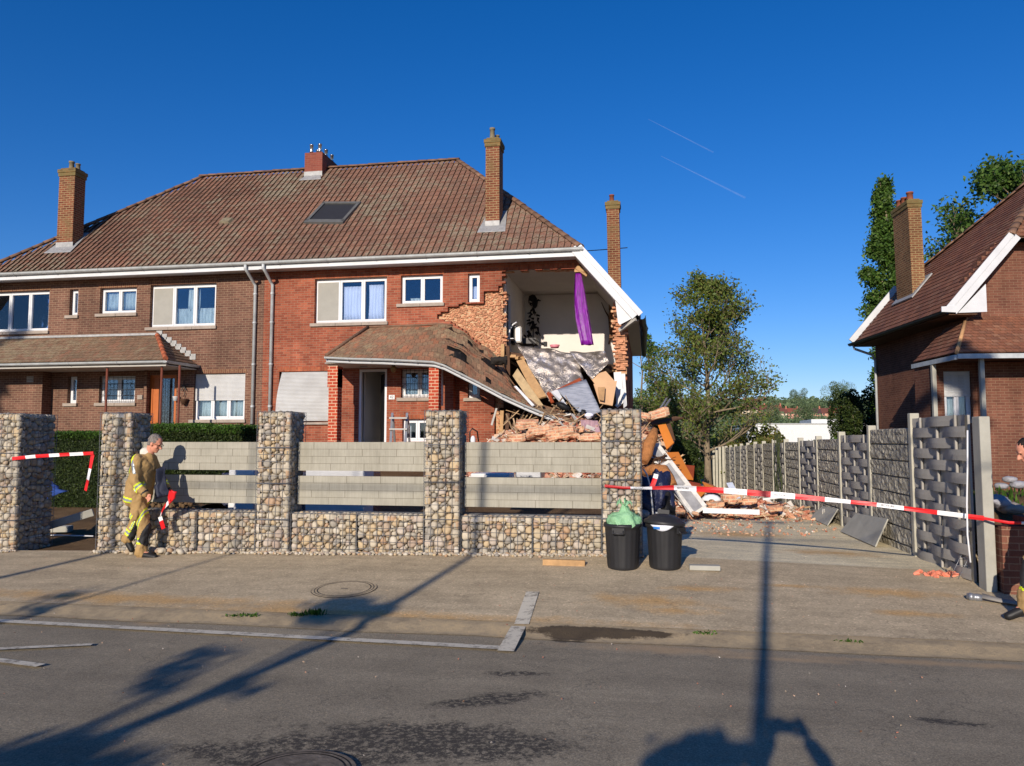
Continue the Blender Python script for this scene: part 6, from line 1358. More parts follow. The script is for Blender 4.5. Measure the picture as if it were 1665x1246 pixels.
# manhole covers
def manhole(px, py, r0, label, mat):
    g = ground(px, py); g.y -= .16 if py > 1200 else 0; T = thing('manhole_cover', label, 'manhole cover', g); b = MB(); n = 48
    for (ra, rb, dz) in ((0, r0 * .8, .019), (r0 * .84, r0 * .9, .019), (r0 * .93, r0, .019)):
        b.sheet([[(g.x + r_ * math.cos(2 * math.pi * i / n), g.y + r_ * math.sin(2 * math.pi * i / n), gz(g.x + r_ * math.cos(2 * math.pi * i / n), g.y + r_ * math.sin(2 * math.pi * i / n)) + dz) for i in range(n + 1)] for r_ in (ra, rb)])
    b.build('cover_plate', mat, T); b = MB(); b.sheet([[(g.x + r_ * math.cos(2 * math.pi * i / n), g.y + r_ * math.sin(2 * math.pi * i / n), gz(g.x + r_ * math.cos(2 * math.pi * i / n), g.y + r_ * math.sin(2 * math.pi * i / n)) + .0155) for i in range(n + 1)] for r_ in (0, r0 * 1.02)]); b.box(g.x - .04, g.x + .04, g.y - .01, g.y + .01, g.z + .015, g.z + .021); b.build('cover_seat', M['dark_metal'], T)
manhole(560, 960, .36, 'round manhole cover in the pavement, filled with tarmac', M['pavement'])
manhole(505, 1242, .3, 'cracked round cover in the road at the bottom edge', simple('old cast iron and tar', srgb(112, 102, 90), .95, var=.6, scale=16, bump=.9))
# weeds along the gutter
rg = random.Random(9)
for k, (px, py, n, s_, lb) in enumerate(((511, 1001, 90, .07, 'largest tuft of weeds in the gutter by the shadow'), (482, 1003, 60, .045, 'small tuft of weeds left of the largest one'), (408, 1003, 55, .03, 'flat weeds in the gutter left of the other tufts'), (382, 1003, 45, .025, 'tiny leftmost weed in the gutter'), (1148, 1032, 45, .03, 'tiny weed in the gutter before the driveway'), (1380, 1046, 45, .028, 'tiny weed in the gutter at the right'))):
    g = ground(px, py); b = MB()
    for i in range(n):
        a_ = rg.uniform(0, 6.28); r_ = rg.uniform(0, .09 if n > 40 else .12); c = g + Vector((math.cos(a_) * r_ * 1.4, math.sin(a_) * r_ * .6, .005)); tp = c + Vector((rg.uniform(-.03, .03), rg.uniform(-.03, .03), rg.uniform(.4, 1) * s_)); sd = Vector((rg.uniform(-1, 1), rg.uniform(-1, 1), 0)) * .012
        b.add([c - sd * .3, c + sd * .3, lerp(c, tp, .6) + sd, tp, lerp(c, tp, .6) - sd], [(0, 1, 2, 3, 4)])
    b.build('weed', M['hedge_leaf'], None, lb, 'weed', 'weeds along the gutter')
b = MB(); 
for i in range(900):
    x, y = rg.uniform(3.7, 7), rg.uniform(9.9, 11.2); z = .9 + rg.uniform(-.08, .1); b.add([(x, y, z - .05), (x + .02, y, z + rg.uniform(0, .08)), (x + .04, y + .02, z - .03)], [(0, 1, 2)])
b.build('bank_weeds', M['hedge_leaf'], None, 'green weeds growing on the earth bank', 'weeds', kind='stuff')
# ---- barrier tape
M['tape_red'] = simple('red tape', srgb(214, 30, 36), .45, spec=.5, bump=0, var=.08); M['tape_white'] = simple('white tape', srgb(236, 236, 238), .45, spec=.5, bump=0, var=.05)
def tape(label, pts, wd=.07, seg=.33, twist=0, letters=False, tilt=None):
    pts = [Vector(p) for p in pts]; L = [0]
    for a, c in zip(pts, pts[1:]): L.append(L[-1] + (c - a).length)
    n = int(L[-1] / .055); b = MB(); P = []; ps = []
    for i in range(n + 1):
        s_ = L[-1] * i / n; k = max(j for j in range(len(L)) if L[j] <= s_ + 1e-6); k = min(k, len(pts) - 2); p = lerp(pts[k], pts[k + 1], (s_ - L[k]) / (L[k + 1] - L[k]))
        d = (pts[k + 1] - pts[k]).normalized(); up = Vector((0, 0, 1)); 
        if abs(d.z) > .8: up = Vector((1, 0, 0))
        sd = d.cross(up).normalized(); up = sd.cross(d); a_ = twist * math.sin(s_ * 1.9) + .25 * noise.noise(Vector((s_ * 2, 0, wd))); w_ = up * math.cos(a_) + sd * math.sin(a_); wl = wd * (pl(s_, tilt) if tilt else 1)
        P.append((p - w_ * wl / 2, p + sd * .006 * math.sin(s_ * 5), p + w_ * wl / 2)); ps.append((s_, p, d, w_))
    for i in range(n): 
        mi = 0 if int(ps[i][0] / seg) % 2 == 0 else 1; b.add(list(P[i]) + list(P[i + 1]), [(0, 1, 4, 3), (1, 2, 5, 4)], mi, False)
    o = b.build('barrier_tape', [M['tape_red'], M['tape_white']], None, label, 'barrier tape', 'red and white barrier tapes', solid=.0015)
    if letters:
        for k in range(1, int(L[-1] / seg) - 1, 2):
            s_ = (k + .5) * seg; q = min(ps, key=lambda z_: abs(z_[0] - s_)); nrm = q[2].cross(q[3]); 
            if nrm.y > 0: nrm = -nrm
            Mx = Matrix((q[2], q[3], q[2].cross(q[3]))).transposed(); textmesh('tape_lettering', 'SECOURS', .034, M['dark_metal'], o, q[1] + nrm * .005, Mx, .0005)
    return o
vp = VF - .03
tape('red and white tape crossing the driveway from the gabion pillar to the gatepost', [at(983, 790, vp), at(1012, 793, vp), at(1045, 794, vp), at(1095, 793, 10.0), at(1180, 798, 9.9), at(1300, 808, 9.7), at(1420, 820, 9.5), at(1520, 833, 9.3), at(1600, 843, 9.12)], .062, .29, .25, True, [(0, .55), (.5, .5), (1, 1.1), (2.2, 1.15), (2.9, .7), (5, 1)])
tape('tape running on from the gatepost over the brick garden wall', [at(1600, 843, 9.12), at(1640, 850, 9.0), at(1700, 852, 9.0)], .03, .3, .2)
tape('short twisted tape tail tied behind the gabion pillar by the bins', [at(1060, 792, 10.2), at(1064, 782, 10.2), at(1067, 771, 10.2)], .06, .1, .3)
tape('tape stretched across the left gateway between two pillars', [at(20, 746, 10.08), at(60, 742, 10.08), at(110, 739, 10.08), at(152, 737, 10.08)], .05, .19, .3)
tape('loose tape end hanging down inside the left gateway', [at(151, 738, 10.1), at(147, 760, 10.12), at(143, 780, 10.13), at(139, 798, 10.15)], .06, .17, .4)
tape('tape held by the walking firefighter trailing to the broken low wall', [at(280, 800, 9.7), at(276, 815, 9.75), at(266, 826, 9.85), at(260, 840, 9.9), at(266, 860, 9.9)], .09, .14, .5)
# ------------------------------------------------------------------ wires, contrails
b = MB(); 
def wire(label, a, c, sag, r=.012, name='overhead_wire'):
    b = MB(); a, c = Vector(a), Vector(c); b.tube([lerp(a, c, i / 24) - Vector((0, 0, sag * 4 * (i / 24) * (1 - i / 24))) for i in range(25)], r, 4); b.build(name, M['black'], None, label, 'wire', 'overhead wires')
wire('thin dark wire from the damaged roof to the leaning chimney', at(700, 408, 40), at(1020, 403, 30), .2, .018)
wire('thin dark wire from the yellow brick chimney behind the right roof', at(1470, 403, 27.5), at(1600, 397, 30), .1, .012)
t = NT('contrail ice'); e = t.n('BsdfDiffuse'); e.inputs[0].default_value = (.9, .92, .95, 1); tr = t.n('BsdfTransparent'); mx = t.n('MixShader'); nz = t.noise(t.coord('Object', (.004, .004, .004)), 3, 4); t.l(t.math('MULTIPLY', nz, .055), mx.inputs[0]); t.l(tr.outputs[0], mx.inputs[1]); t.l(e.outputs[0], mx.inputs[2]); t.l(mx.outputs[0], t.out.inputs[0])
for k, (a, c, lb) in enumerate((((1054, 194), (1160, 248), 'upper faint contrail in the blue sky'), ((1075, 254), (1212, 322), 'lower brighter contrail in the blue sky'))):
    b = MB(); b.tube([at(*a, 9000), at(*c, 9000)], [4, 9 + 4 * k], 6); o = b.build('contrail', t.m, None, lb, 'contrail', 'contrails'); o.visible_shadow = True
# ------------------------------------------------------------------ people
def remesh(name, build_fn, voxel, mats, parent=None, rules=(), smooth=2, disp=0, world=True, dfr=14):
    b = MB(); build_fn(b); me = bpy.data.meshes.new('tmp'); me.from_pydata([tuple(v) for v in b.v], [], b.f); tmp = bpy.data.objects.new('tmp', me); col.objects.link(tmp)
    m = tmp.modifiers.new('r', 'REMESH'); m.mode = 'VOXEL'; m.voxel_size = voxel; m2 = tmp.modifiers.new('s', 'SMOOTH'); m2.iterations = smooth; m2.factor = .5
    dg = bpy.context.evaluated_depsgraph_get(); dg.update(); out = bpy.data.meshes.new_from_object(tmp.evaluated_get(dg)); bpy.data.objects.remove(tmp)
    if disp:
        out.update(); N = [v.normal.copy() for v in out.vertices]
        for v, n in zip(out.vertices, N):
            q = Vector((v.co.x * dfr, v.co.y * dfr, v.co.z * dfr * .8)); v.co += n * disp * (noise.noise(q) + .5 * noise.noise(q * 2.3) - .25)
    out.materials.clear()
    for q in mats: out.materials.append(q)
    for p in out.polygons:
        p.use_smooth = True; c = p.center
        for (pt, nrm, w_, rad, mi) in rules:
            d = c - pt
            if abs(d.dot(nrm)) < w_ and d.length < rad: p.material_index = mi
    out.name = name; o = bpy.data.objects.new(name, out); col.objects.link(o)
    if parent is not None: o.parent = parent; o.location = -rootloc(parent)
    return o
def caps(b, pts, rs, n=12):
    pts = [Vector(p) for p in pts]
    for (a, c, ra, rc) in zip(pts, pts[1:], rs, rs[1:]):
        k = max(1, int((c - a).length / .03)); b.tube([lerp(a, c, i / k) for i in range(k + 1)], [lerp(ra, rc, i / k) for i in range(k + 1)], n)
    for p, r_ in zip(pts, rs): b.ball(p, r_, 0, n, 8)
M['skin'] = simple('skin', srgb(206, 142, 116), .55, var=.12, scale=20, bump=.1); M['hair'] = simple('grey hair', srgb(122, 114, 108), .85, var=.6, scale=45, bump=.6, bscale=120)
M['hair_dark'] = simple('dark hair', srgb(40, 32, 28), .8, var=.4, scale=60, bump=.6)
M['bunker'] = simple('tan turnout cloth', srgb(164, 134, 88), .85, var=.2, scale=7, bump=.3, bscale=60); M['bunker_dark'] = simple('dark knee patch', srgb(44, 44, 46), .7, var=.2)
M['yellow'] = simple('fluorescent yellow band', srgb(214, 232, 40), .6, var=.08, bump=0); M['silver'] = simple('silver reflective band', srgb(150, 158, 160), .35, .3, .5, var=.1, bump=0)
M['boot'] = simple('black boot', srgb(34, 33, 33), .5, var=.2); M['hood'] = simple('light hood', srgb(206, 200, 186), .9); M['navy_cloth'] = simple('dark navy bag cloth', srgb(46, 50, 66), .7, var=.2)
def figure(label, J, outfit='fire', hair='hair', glasses=True, face=Vector((1, 0, 0)), group=None):
    """J: joints in world space: head chest pelvis neck, shN elN haN (near arm), shF elF haF, hipN knN anN toN, hipF knF anF toF"""
    J = {k: Vector(v) for k, v in J.items()}; f = face.normalized(); up = (J['head'] - J['neck']).normalized(); fr = (f - up * f.dot(up)).normalized(); sd = up.cross(fr).normalized()
    H = J['head']; root = Vector((J['pelvis'].x, J['pelvis'].y, min(J['anN'].z, J['anF'].z) - .08))
    hd = lambda a, c, e: H + fr * a + sd * c + up * e
    def body(b):
        Mx = Matrix((fr, sd, up)).transposed()
        b.ball(hd(-.012, 0, .035), (.098, .076, .098), 0, 20, 14, Mx); b.ball(hd(.022, 0, -.035), (.068, .056, .082), 0, 16, 12, Mx)
        b.ball(hd(.062, 0, -.085), (.027, .03, .024), 0, 10, 8, Mx)                   # chin
        caps(b, [hd(.082, 0, .02), hd(.112, 0, -.018)], [.011, .016], 8); b.ball(hd(.098, 0, -.022), (.014, .02, .01), 0, 8, 6, Mx)     # nose
        for s_ in (-1, 1):
            b.ball(hd(.078, .028 * s_, .036), (.016, .026, .009), 0, 8, 6, Mx); b.ball(hd(.05, .042 * s_, -.02), (.03, .02, .025), 0, 8, 6, Mx)   # brow, cheek
            b.ball(hd(-.008, .076 * s_, -.005), (.02, .01, .032), 0, 8, 6, Mx)         # ear
        b.ball(hd(.084, 0, -.052), (.012, .024, .007), 0, 8, 6, Mx); b.ball(hd(.08, 0, -.064), (.013, .02, .008), 0, 8, 6, Mx)
        caps(b, [hd(-.03, 0, -.05), J['neck'], lerp(J['neck'], J['chest'], .3)], [.058, .056, .08])
        caps(b, [J['chest'], lerp(J['chest'], J['pelvis'], .5), J['pelvis']], [.13, .12, .125]); caps(b, [J['shN'], J['chest'], J['shF']], [.05, .1, .05])
        for s_ in 'NF':
            caps(b, [J['sh' + s_], J['el' + s_], lerp(J['el' + s_], J['ha' + s_], .85)], [.05, .038, .026])
            caps(b, [J['hip' + s_], J['kn' + s_], J['an' + s_]], [.08, .055, .04]); caps(b, [J['an' + s_], J['to' + s_]], [.04, .025])
            h = J['ha' + s_]; d = (h - J['el' + s_]).normalized(); sx = d.cross(Vector((0, 1, .01))).normalized(); py = d.cross(sx).normalized()
            Mh = Matrix((sx, py, d)).transposed(); b.ball(h + d * .01, (.036, .018, .046), 0, 12, 8, Mh)
            for k, (off, L_) in enumerate(((-.027, .062), (-.009, .07), (.009, .066), (.026, .052))):
                k0 = h + sx * off + d * .045; k1 = k0 + (d * .8 + py * .35) * L_ * .5; k2 = k1 + (d * .3 + py * .9) * L_ * .5; caps(b, [k0, k1, k2], [.0095, .0085, .007], 8)
            t0 = h + sx * .034 + d * .0; caps(b, [t0, t0 + (sx * .7 + d * .6 + py * .3) * .035, t0 + (sx * .3 + d * .9 + py * .6) * .06], [.012, .01, .008], 8)
    eyes = [(hd(.083, .03 * s_, .018), fr, .012, .012, 1) for s_ in (-1, 1)] + [(hd(.09, 0, -.058), up, .003, .022, 2)]
    B = remesh('person', body, .0075, [M['skin'], M['boot'], simple('lips', srgb(150, 84, 76), .5)], None, eyes, 1)
    tag(B, label, 'person', group); o = B
    # the object origin goes to the feet
    B.data.transform(Matrix.Translation(-root)); B.location = root
    def hairf(b):
        Mx = Matrix((fr, sd, up)).transposed(); b.ball(hd(-.02, 0, .042), (.096, .083, .099), 0, 20, 14, Mx); b.ball(hd(-.05, 0, -.01), (.055, .07, .065), 0, 16, 10, Mx)
        for k in range(26): b.ball(hd(-.03 + .06 * math.cos(k * 2.4) * (k % 5) / 5, .055 * math.sin(k * 2.4), .082 + .02 * math.cos(k * 1.7)), .02, 0, 8, 6, Mx)
    h = remesh('hair', hairf, .01, [M[hair]], B, (), 1, .008, dfr=50)
    bm = bmesh.new(); bm.from_mesh(h.data); bmesh.ops.delete(bm, geom=[v for v in bm.verts if ((v.co - H).dot(fr) > .035 and (v.co - H).dot(up) < .078)], context='VERTS'); bm.to_mesh(h.data); bm.free()
    if glasses:
        b = MB()
        for s_ in (-1, 1):
            c = hd(.098, .032 * s_, .016); b.tube([c + sd * (.024 * math.cos(a_ * .5236)) + up * (.016 * math.sin(a_ * .5236)) for a_ in range(13)], .0028, 5)
            b.tube([c + sd * .024 * s_, hd(.05, .074 * s_, .02), hd(-.01, .082 * s_, .015)], .0026, 5)
        b.tube([hd(.1, -.01, .018), hd(.1, .01, .018)], .0026, 5); b.build('glasses', M['black'], B)
    fire = outfit == 'fire'; cl = [M['bunker'], M['yellow'], M['silver'], M['bunker_dark'], M['boot']] if fire else [M['navy_cloth']] * 5
    k_ = 1.0 if fire else .78
    def jacket(b):
        c, p, n = J['chest'], J['pelvis'], J['neck']; caps(b, [lerp(n, c, .35), c, lerp(c, p, .5), lerp(c, p, 1.02)], [.1 * k_, .165 * k_, .168 * k_, .172 * k_], 16)
        w_ = (J['shF'] - J['shN']).normalized()
        for s_ in (-.05, .05): caps(b, [c + w_ * s_, p + w_ * s_ * 1.4 + (p - c) * .03], [.15 * k_, .16 * k_], 14)
        caps(b, [J['shN'], c + (n - c) * .3, J['shF']], [.078 * k_, .12 * k_, .078 * k_])
        for s_ in 'NF': caps(b, [J['sh' + s_], J['el' + s_], lerp(J['el' + s_], J['ha' + s_], .84)], [.086 * k_, .074 * k_, .058 * k_])
    tp = (J['pelvis'] - J['chest']).normalized(); hem = lerp(J['chest'], J['pelvis'], 1.12)
    rl = []
    if fire:
        rl += [(hem, tp, .038, .4, 1), (hem, tp, .016, .4, 2)]
        for s_ in 'NF':
            d = (J['ha' + s_] - J['el' + s_]); c = lerp(J['el' + s_], J['ha' + s_], .38); rl += [(c, d.normalized(), .036, .11, 1), (c, d.normalized(), .014, .11, 2)]; c = lerp(J['el' + s_], J['ha' + s_], .8); rl += [(c, d.normalized(), .012, .09, 3)]
        bk = J['chest'] - fr * .13; ax = (J['shN'] - J['elN']).normalized(); rl += [(lerp(J['chest'], J['pelvis'], .3) - fr * .15, fr, .028, .3, 1), (lerp(J['shN'], J['elN'], .35) + Vector((0, -.08, 0)), (J['haN'] - J['shN']).cross(Vector((0, 1, 0))).normalized(), .018, .1, 2)]
    remesh('jacket', jacket, .012, cl, B, rl, 3, .014)
    def trous(b):
        w_ = (J['hipF'] - J['hipN']); caps(b, [J['hipN'] + Vector((0, 0, .05)), J['hipF'] + Vector((0, 0, .05))], [.13 * k_, .13 * k_], 14)
        for s_ in 'NF': caps(b, [J['hip' + s_], lerp(J['hip' + s_], J['kn' + s_], .5), J['kn' + s_], lerp(J['kn' + s_], J['an' + s_], .5), lerp(J['kn' + s_], J['an' + s_], 1.02)], [.12 * k_, .105 * k_, .088 * k_, .08 * k_, .082 * k_], 16)
        if fire: b.ball(lerp(J['hipN'], J['knN'], .5) + Vector((-.03, -.11, 0)), (.08, .035, .1), 0, 10, 8)
    rl = []
    if fire:
        for s_ in 'NF':
            d = (J['an' + s_] - J['kn' + s_]).normalized(); c = lerp(J['kn' + s_], J['an' + s_], .55); rl += [(c, d, .042, .16, 1), (c, d, .016, .16, 2)]
            kn = J['kn' + s_] + fr * .09; rl += [(kn + d * .05, fr, .075, .17, 3)]
            t_ = (J['kn' + s_] - J['hip' + s_]).normalized(); rl += [(lerp(J['hip' + s_], J['kn' + s_], .55) + fr * .055 + Vector((0, -.1, 0)), fr, .022, .2, 1), (lerp(J['hip' + s_], J['kn' + s_], .55) + fr * .055 + Vector((0, -.1, 0)), fr, .009, .2, 2)]
    remesh('trousers', trous, .012, cl, B, rl, 3, .016)
    for s_ in 'NF':
        def boot(b, s_=s_):
            a, t0 = J['an' + s_], J['to' + s_]; d = (t0 - a); dn = Vector((d.x, d.y, d.z)).normalized(); caps(b, [lerp(J['kn' + s_], a, .8), a], [.062, .056]); caps(b, [a - dn * .03 + Vector((0, 0, -.03)), t0], [.052, .04])
        remesh('boot', boot, .009, [M['boot']], B, (), 1)
    if fire and glasses:
        def hood(b): caps(b, [lerp(H, J['neck'], .95) - fr * .035, lerp(J['neck'], J['chest'], .1) - fr * .06], [.06, .085])
        remesh('hood', hood, .01, [M['hood']], B, (), 2, .01)
    return B
G = ground(240, 908); vy = G.y + .1; zb_ = G.z + .01
A = lambda x, y, dv=0: at(x, y, vy + dv)
kF = dict(head=A(252, 722), neck=A(244, 738), chest=A(235, 757), pelvis=A(225, 806), shN=A(224, 748, -.16), elN=A(219, 781, -.22), haN=A(239, 807, -.2), shF=A(246, 747, .17), elF=A(262, 778, .26), haF=A(276, 803, .2),
          hipN=A(223, 815, -.09), knN=A(211, 855, -.09), anN=A(198, 878, -.1), toN=A(205, 896, -.1), hipF=A(230, 815, .09), knF=A(244, 856, .06), anF=A(238, 896, .04), toF=A(261, 904, .03))
# the leading leg is the nearer one in the photograph
for q in ('kn', 'an', 'to'): kF[q + 'N'], kF[q + 'F'] = kF[q + 'F'] + Vector((0, -.12, 0)), kF[q + 'N'] + Vector((0, .12, 0))
FM = figure('grey-haired firefighter in tan turnout gear walking past the low gabion wall', kF, face=Vector((1, .12, -.12)))
b = MB(); b.sheet(patch((256, 762, vy + .02), (268, 758, vy + .1), (277, 806, vy + .1), (256, 812, vy - .02), 10, 10, .06, 2, 5)); b.build('navy_bag', M['navy_cloth'], None, 'dark navy bag hanging in front of the walking firefighter', 'bag', solid=.07)
b = MB(); b.sheet(patch((275, 796, vy + .12), (287, 800, vy + .14), (285, 812, vy + .12), (274, 822, vy + .1), 8, 8, .06, 6, 6)); b.build('tape_bundle', M['tape_red'], None, 'crumpled red tape bundle in the walking firefighter hand', 'tape bundle', solid=.03)
# second firefighter, mostly outside the right edge
g = ground(1655, 1008); vy2 = g.y + .05; A2 = lambda x, y, dv=0: at(x, y, vy2 + dv)
k2 = dict(head=A2(1672, 735), neck=A2(1692, 765), chest=A2(1712, 795), pelvis=A2(1735, 860), shN=A2(1712, 790, -.17), elN=A2(1705, 845, -.22), haN=A2(1690, 890, -.2), shF=A2(1718, 785, .17), elF=A2(1715, 840, .22), haF=A2(1706, 885, .2),
          hipN=A2(1728, 880, -.09), knN=A2(1677, 915, -.12), anN=A2(1668, 985, -.12), toN=A2(1640, 1002, -.12), hipF=A2(1738, 880, .09), knF=A2(1720, 940, .12), anF=A2(1745, 1000, .12), toF=A2(1720, 1012, .12))
figure('dark-haired firefighter bending at the right edge, cut off by the photo frame', k2, hair='hair_dark', glasses=False, face=Vector((-1, .1, -.3)))
# the photographer behind the camera, whose shadow falls on the road
k3 = dict(head=(0, -.62, 1.24), neck=(0, -.64, 1.1), chest=(0, -.62, .98), pelvis=(0, -.6, .66), shN=(-.2, -.6, 1.06), elN=(-.24, -.3, 1.26), haN=(-.05, -.07, 1.58), shF=(.2, -.6, 1.06), elF=(.32, -.3, 1.26), haF=(.13, -.07, 1.58),
          hipN=(-.1, -.6, .64), knN=(-.1, -.56, .32), anN=(-.11, -.6, .02), toN=(-.12, -.45, -.03), hipF=(.1, -.6, .64), knF=(.1, -.56, .32), anF=(.11, -.6, .02), toF=(.12, -.45, -.03))
figure('person raising a phone with both hands, seen as the arched shadow on the road', k3, outfit='plain', hair='hair_dark', glasses=False, face=Vector((0, 1, .2)))
b = MB(); b.box(-.085, .085, -.045, -.032, 1.56, 1.64); b.build('phone', M['black'], None, 'dark phone held up in both hands behind the viewpoint', 'phone', bevel=.003)

# ------------------------------------------------------------------ trees
def tree(name, label, base, H, spread, trunk_r, leafn, leafs, leaf='leaf_green', seed=1, clear=.2, gap=.0, bark='bark_grey', cat='tree', group=None, levels=3, lean=(0, 0), nb=16, droop=0, flat=1.0, twigs=True, shape=None, sig=.045):
    r_ = random.Random(seed); base = Vector(base); T = thing(name, label, cat, base, group); b = MB(); tips = []
    top = base + Vector((lean[0], lean[1], H)); tr = [lerp(base, top, i / 8) + Vector((r_.uniform(-1, 1), r_.uniform(-1, 1), 0)) * H * .008 * i / 3 for i in range(9)]
    b.tube(tr, [trunk_r * (1 - .88 * i / 8) * (1.25 if i == 0 else 1) for i in range(9)], 8)
    sh = shape or (lambda f: math.sin(math.pi * min(1, .12 + f * .88)) ** .7)
    def branch(p, d, L, rad, lv):
        n = 4; pts = [p]; q = p
        for i in range(n):
            d = (d + Vector((r_.uniform(-.25, .25), r_.uniform(-.25, .25), r_.uniform(-.1, .22) - droop))).normalized(); q = q + d * L / n; pts.append(q)
        if rad > .004 * (1 if twigs else 3): b.tube(pts, [rad * (1 - .75 * i / n) for i in range(n + 1)], 5 if lv < 2 else 4, cap=False)
        if lv >= levels - 1: tips.append((pts[1], pts[-1])); return
        for k in range(4 if lv == 0 else 4):
            f = r_.uniform(.25, 1); i = min(n - 1, int(f * n)); a = lerp(pts[i], pts[i + 1], f * n - i); e = Vector((r_.gauss(0, 1), r_.gauss(0, 1), r_.gauss(.25, .6))).normalized()
            branch(a, (d * .9 + e * .8).normalized(), L * r_.uniform(.45, .65), rad * .5, lv + 1)
        tips.append((pts[2], pts[-1]))
    for k in range(nb):
        f = (k + r_.random()) / nb; h = clear + (1 - clear) * f * .97; p = lerp(base, top, h); a = r_.uniform(0, 6.283) + k * 2.4; L = spread * sh(f) * r_.uniform(.75, 1.1)
        branch(p, Vector((math.cos(a), math.sin(a) * flat, .55 - .15 * (1 - f))).normalized(), L, trunk_r * .42 * (1 - .6 * f), 0)
    b.build('trunk', M[bark], T)
    rg_ = np.random.default_rng(seed); nt_ = len(tips); w_ = rg_.gamma(.8 if gap else 2.5, 1, nt_); w_ /= w_.sum(); k = rg_.choice(nt_, leafn, p=w_); A_ = np.array([t_[0] for t_ in tips]); B_ = np.array([t_[1] for t_ in tips]); f = rg_.random((leafn, 1))
    P = A_[k] + (B_[k] - A_[k]) * f + rg_.normal(0, 1, (leafn, 3)) * spread * sig
    P = P[P[:, 2] > base.z + H * clear * .5]
    leafcloud('crown', T, None, 0, leafs, leaf, rg_, P); return T
def bush(label, c, rx, ry, rz, n, s, leaf, seed, name='shrub', cat='shrub', group=None, stems=True):
    c = Vector(c); T = thing(name, label, cat, c, group); rg_ = np.random.default_rng(seed); K = 9
    cc = np.stack([rg_.uniform(-.65, .65, K), rg_.uniform(-.6, .6, K), rg_.uniform(.2, .8, K)], 1); rr_ = rg_.uniform(.25, .48, K); k = rg_.integers(0, K, n)
    d = rg_.normal(size=(n, 3)); d /= np.linalg.norm(d, axis=1)[:, None]; P = (cc[k] + d * rr_[k][:, None] * rg_.uniform(.5, 1.08, (n, 1)) ** .6) * [rx, ry, rz] + np.array(c)
    if stems:
        b = MB()
        for i in range(K): b.tube([c, c + Vector((cc[i][0] * rx * .5, cc[i][1] * ry * .5, cc[i][2] * rz * .6)), c + Vector((cc[i][0] * rx, cc[i][1] * ry, cc[i][2] * rz))], [.05 * rz / 3, .035 * rz / 3, .012], 5)
        b.build('stems', M['bark_grey'], T)
    leafcloud('foliage', T, None, 0, s, leaf, rg_, P); return T
M['bark_grey'] = simple('grey bark', srgb(132, 118, 98), .95, var=.35, scale=5, bump=.6)
p = at(1150, 700, 44); tb = Vector((p.x, 44, gz(p.x, 44)))
tree('broad_tree', 'tall half-bare spring tree beyond the driveway, thin olive leaves and bare top twigs', tb, 11.6, 4.2, .24, 15000, .085, 'leaf_olive', 4, .2, 1, nb=30, levels=4, clear=.16) if False else tree('broad_tree', 'tall half-bare spring tree beyond the driveway, thin olive leaves and bare top twigs', tb, 11.3, 3.3, .2, 25000, .09, 'leaf_spring', 4, .1, 1, nb=42, levels=4, shape=lambda f: (1 - f) ** .6 * 1.0 + .12, sig=.07)
p = at(1045, 600, 50); tree('slender_tree', 'slender bluish tree close to the damaged gable, half behind the house', (p.x, 50, gz(p.x, 50)), 9.5, 2.6, .14, 4500, .1, 'leaf_green', 7, .1, 1, nb=18, levels=3)
p = at(1440, 500, 42); tree('poplar_tree', 'tall narrow poplar behind the yellow brick chimney', (p.x, 42, gz(p.x, 42)), at(1440, 290, 42).z - gz(p.x, 42), 0.8, .22, 42000, .1, 'leaf_green', 9, .08, 0, sig=.2, nb=80, levels=3, shape=lambda f: .95 + .2 * math.sin(f * 13) + .15 * math.sin(f * 31) - 2.2 * max(0, f - .72))
p = at(1640, 400, 36); tree('broad_tree', 'leafy tree rising behind the red tiled roof at the right edge', (p.x, 36, gz(p.x, 36)), at(1640, 285, 36).z - gz(p.x, 36), 3.0, .22, 16000, .11, 'leaf_green', 12, .45, 0, sig=.09, nb=24, levels=3)
sh = [((1400, 612), 34, 1.5, 1.5, 3.6, 20000, .06, 'leaf_dark', 'dense dark yew-like bush beside the neighbour corner', .0), ((1230, 690), 40, 2.0, 2, 1.7, 7000, .09, 'leaf_olive', 'pale olive bush behind the middle of the fence'), ((1300, 706), 36, 1.8, 1.5, 1.0, 6000, .08, 'leaf_green', 'low bright green bush behind the fence, below the white factory'), ((1345, 703), 33, 1.5, 1.4, .95, 5000, .08, 'leaf_green', 'low green bush between the bright one and the yew'), ((1245, 668), 46, 1.8, 2, 2.4, 7000, .1, 'leaf_olive', 'rounded bush left of the white factory'),
      ((1190, 692), 66, 3.4, 2, 3.2, 9000, .12, 'leaf_green', 'broad green bush right of the tall tree trunk'), ((1105, 680), 50, 2.8, 2, 3.4, 9000, .12, 'leaf_green', 'broad green bush left of the tall tree trunk'), ((1060, 650), 42, 1.8, 1.5, 3.2, 7500, .1, 'leaf_dark', 'dark bush behind the heap close to the house'), ((1095, 700), 38, 1.4, 1.2, 1.7, 6000, .08, 'leaf_dark', 'low dark bush right behind the driveway heap'), ((1150, 700), 66, 3.2, 1.2, 1.9, 6000, .09, 'leaf_dark', 'low shady bush behind the far fence posts')]
for q in sh: p = at(q[0][0], q[0][1], q[1]); z = gz(p.x, q[1]); bush(q[8], (p.x, q[1], z - .1), q[2], q[3], max(.6, (p.z - z) * .85), q[5], q[6], q[7], int(p.x * 10) % 97 + 1, group='shrubs beyond the fence')
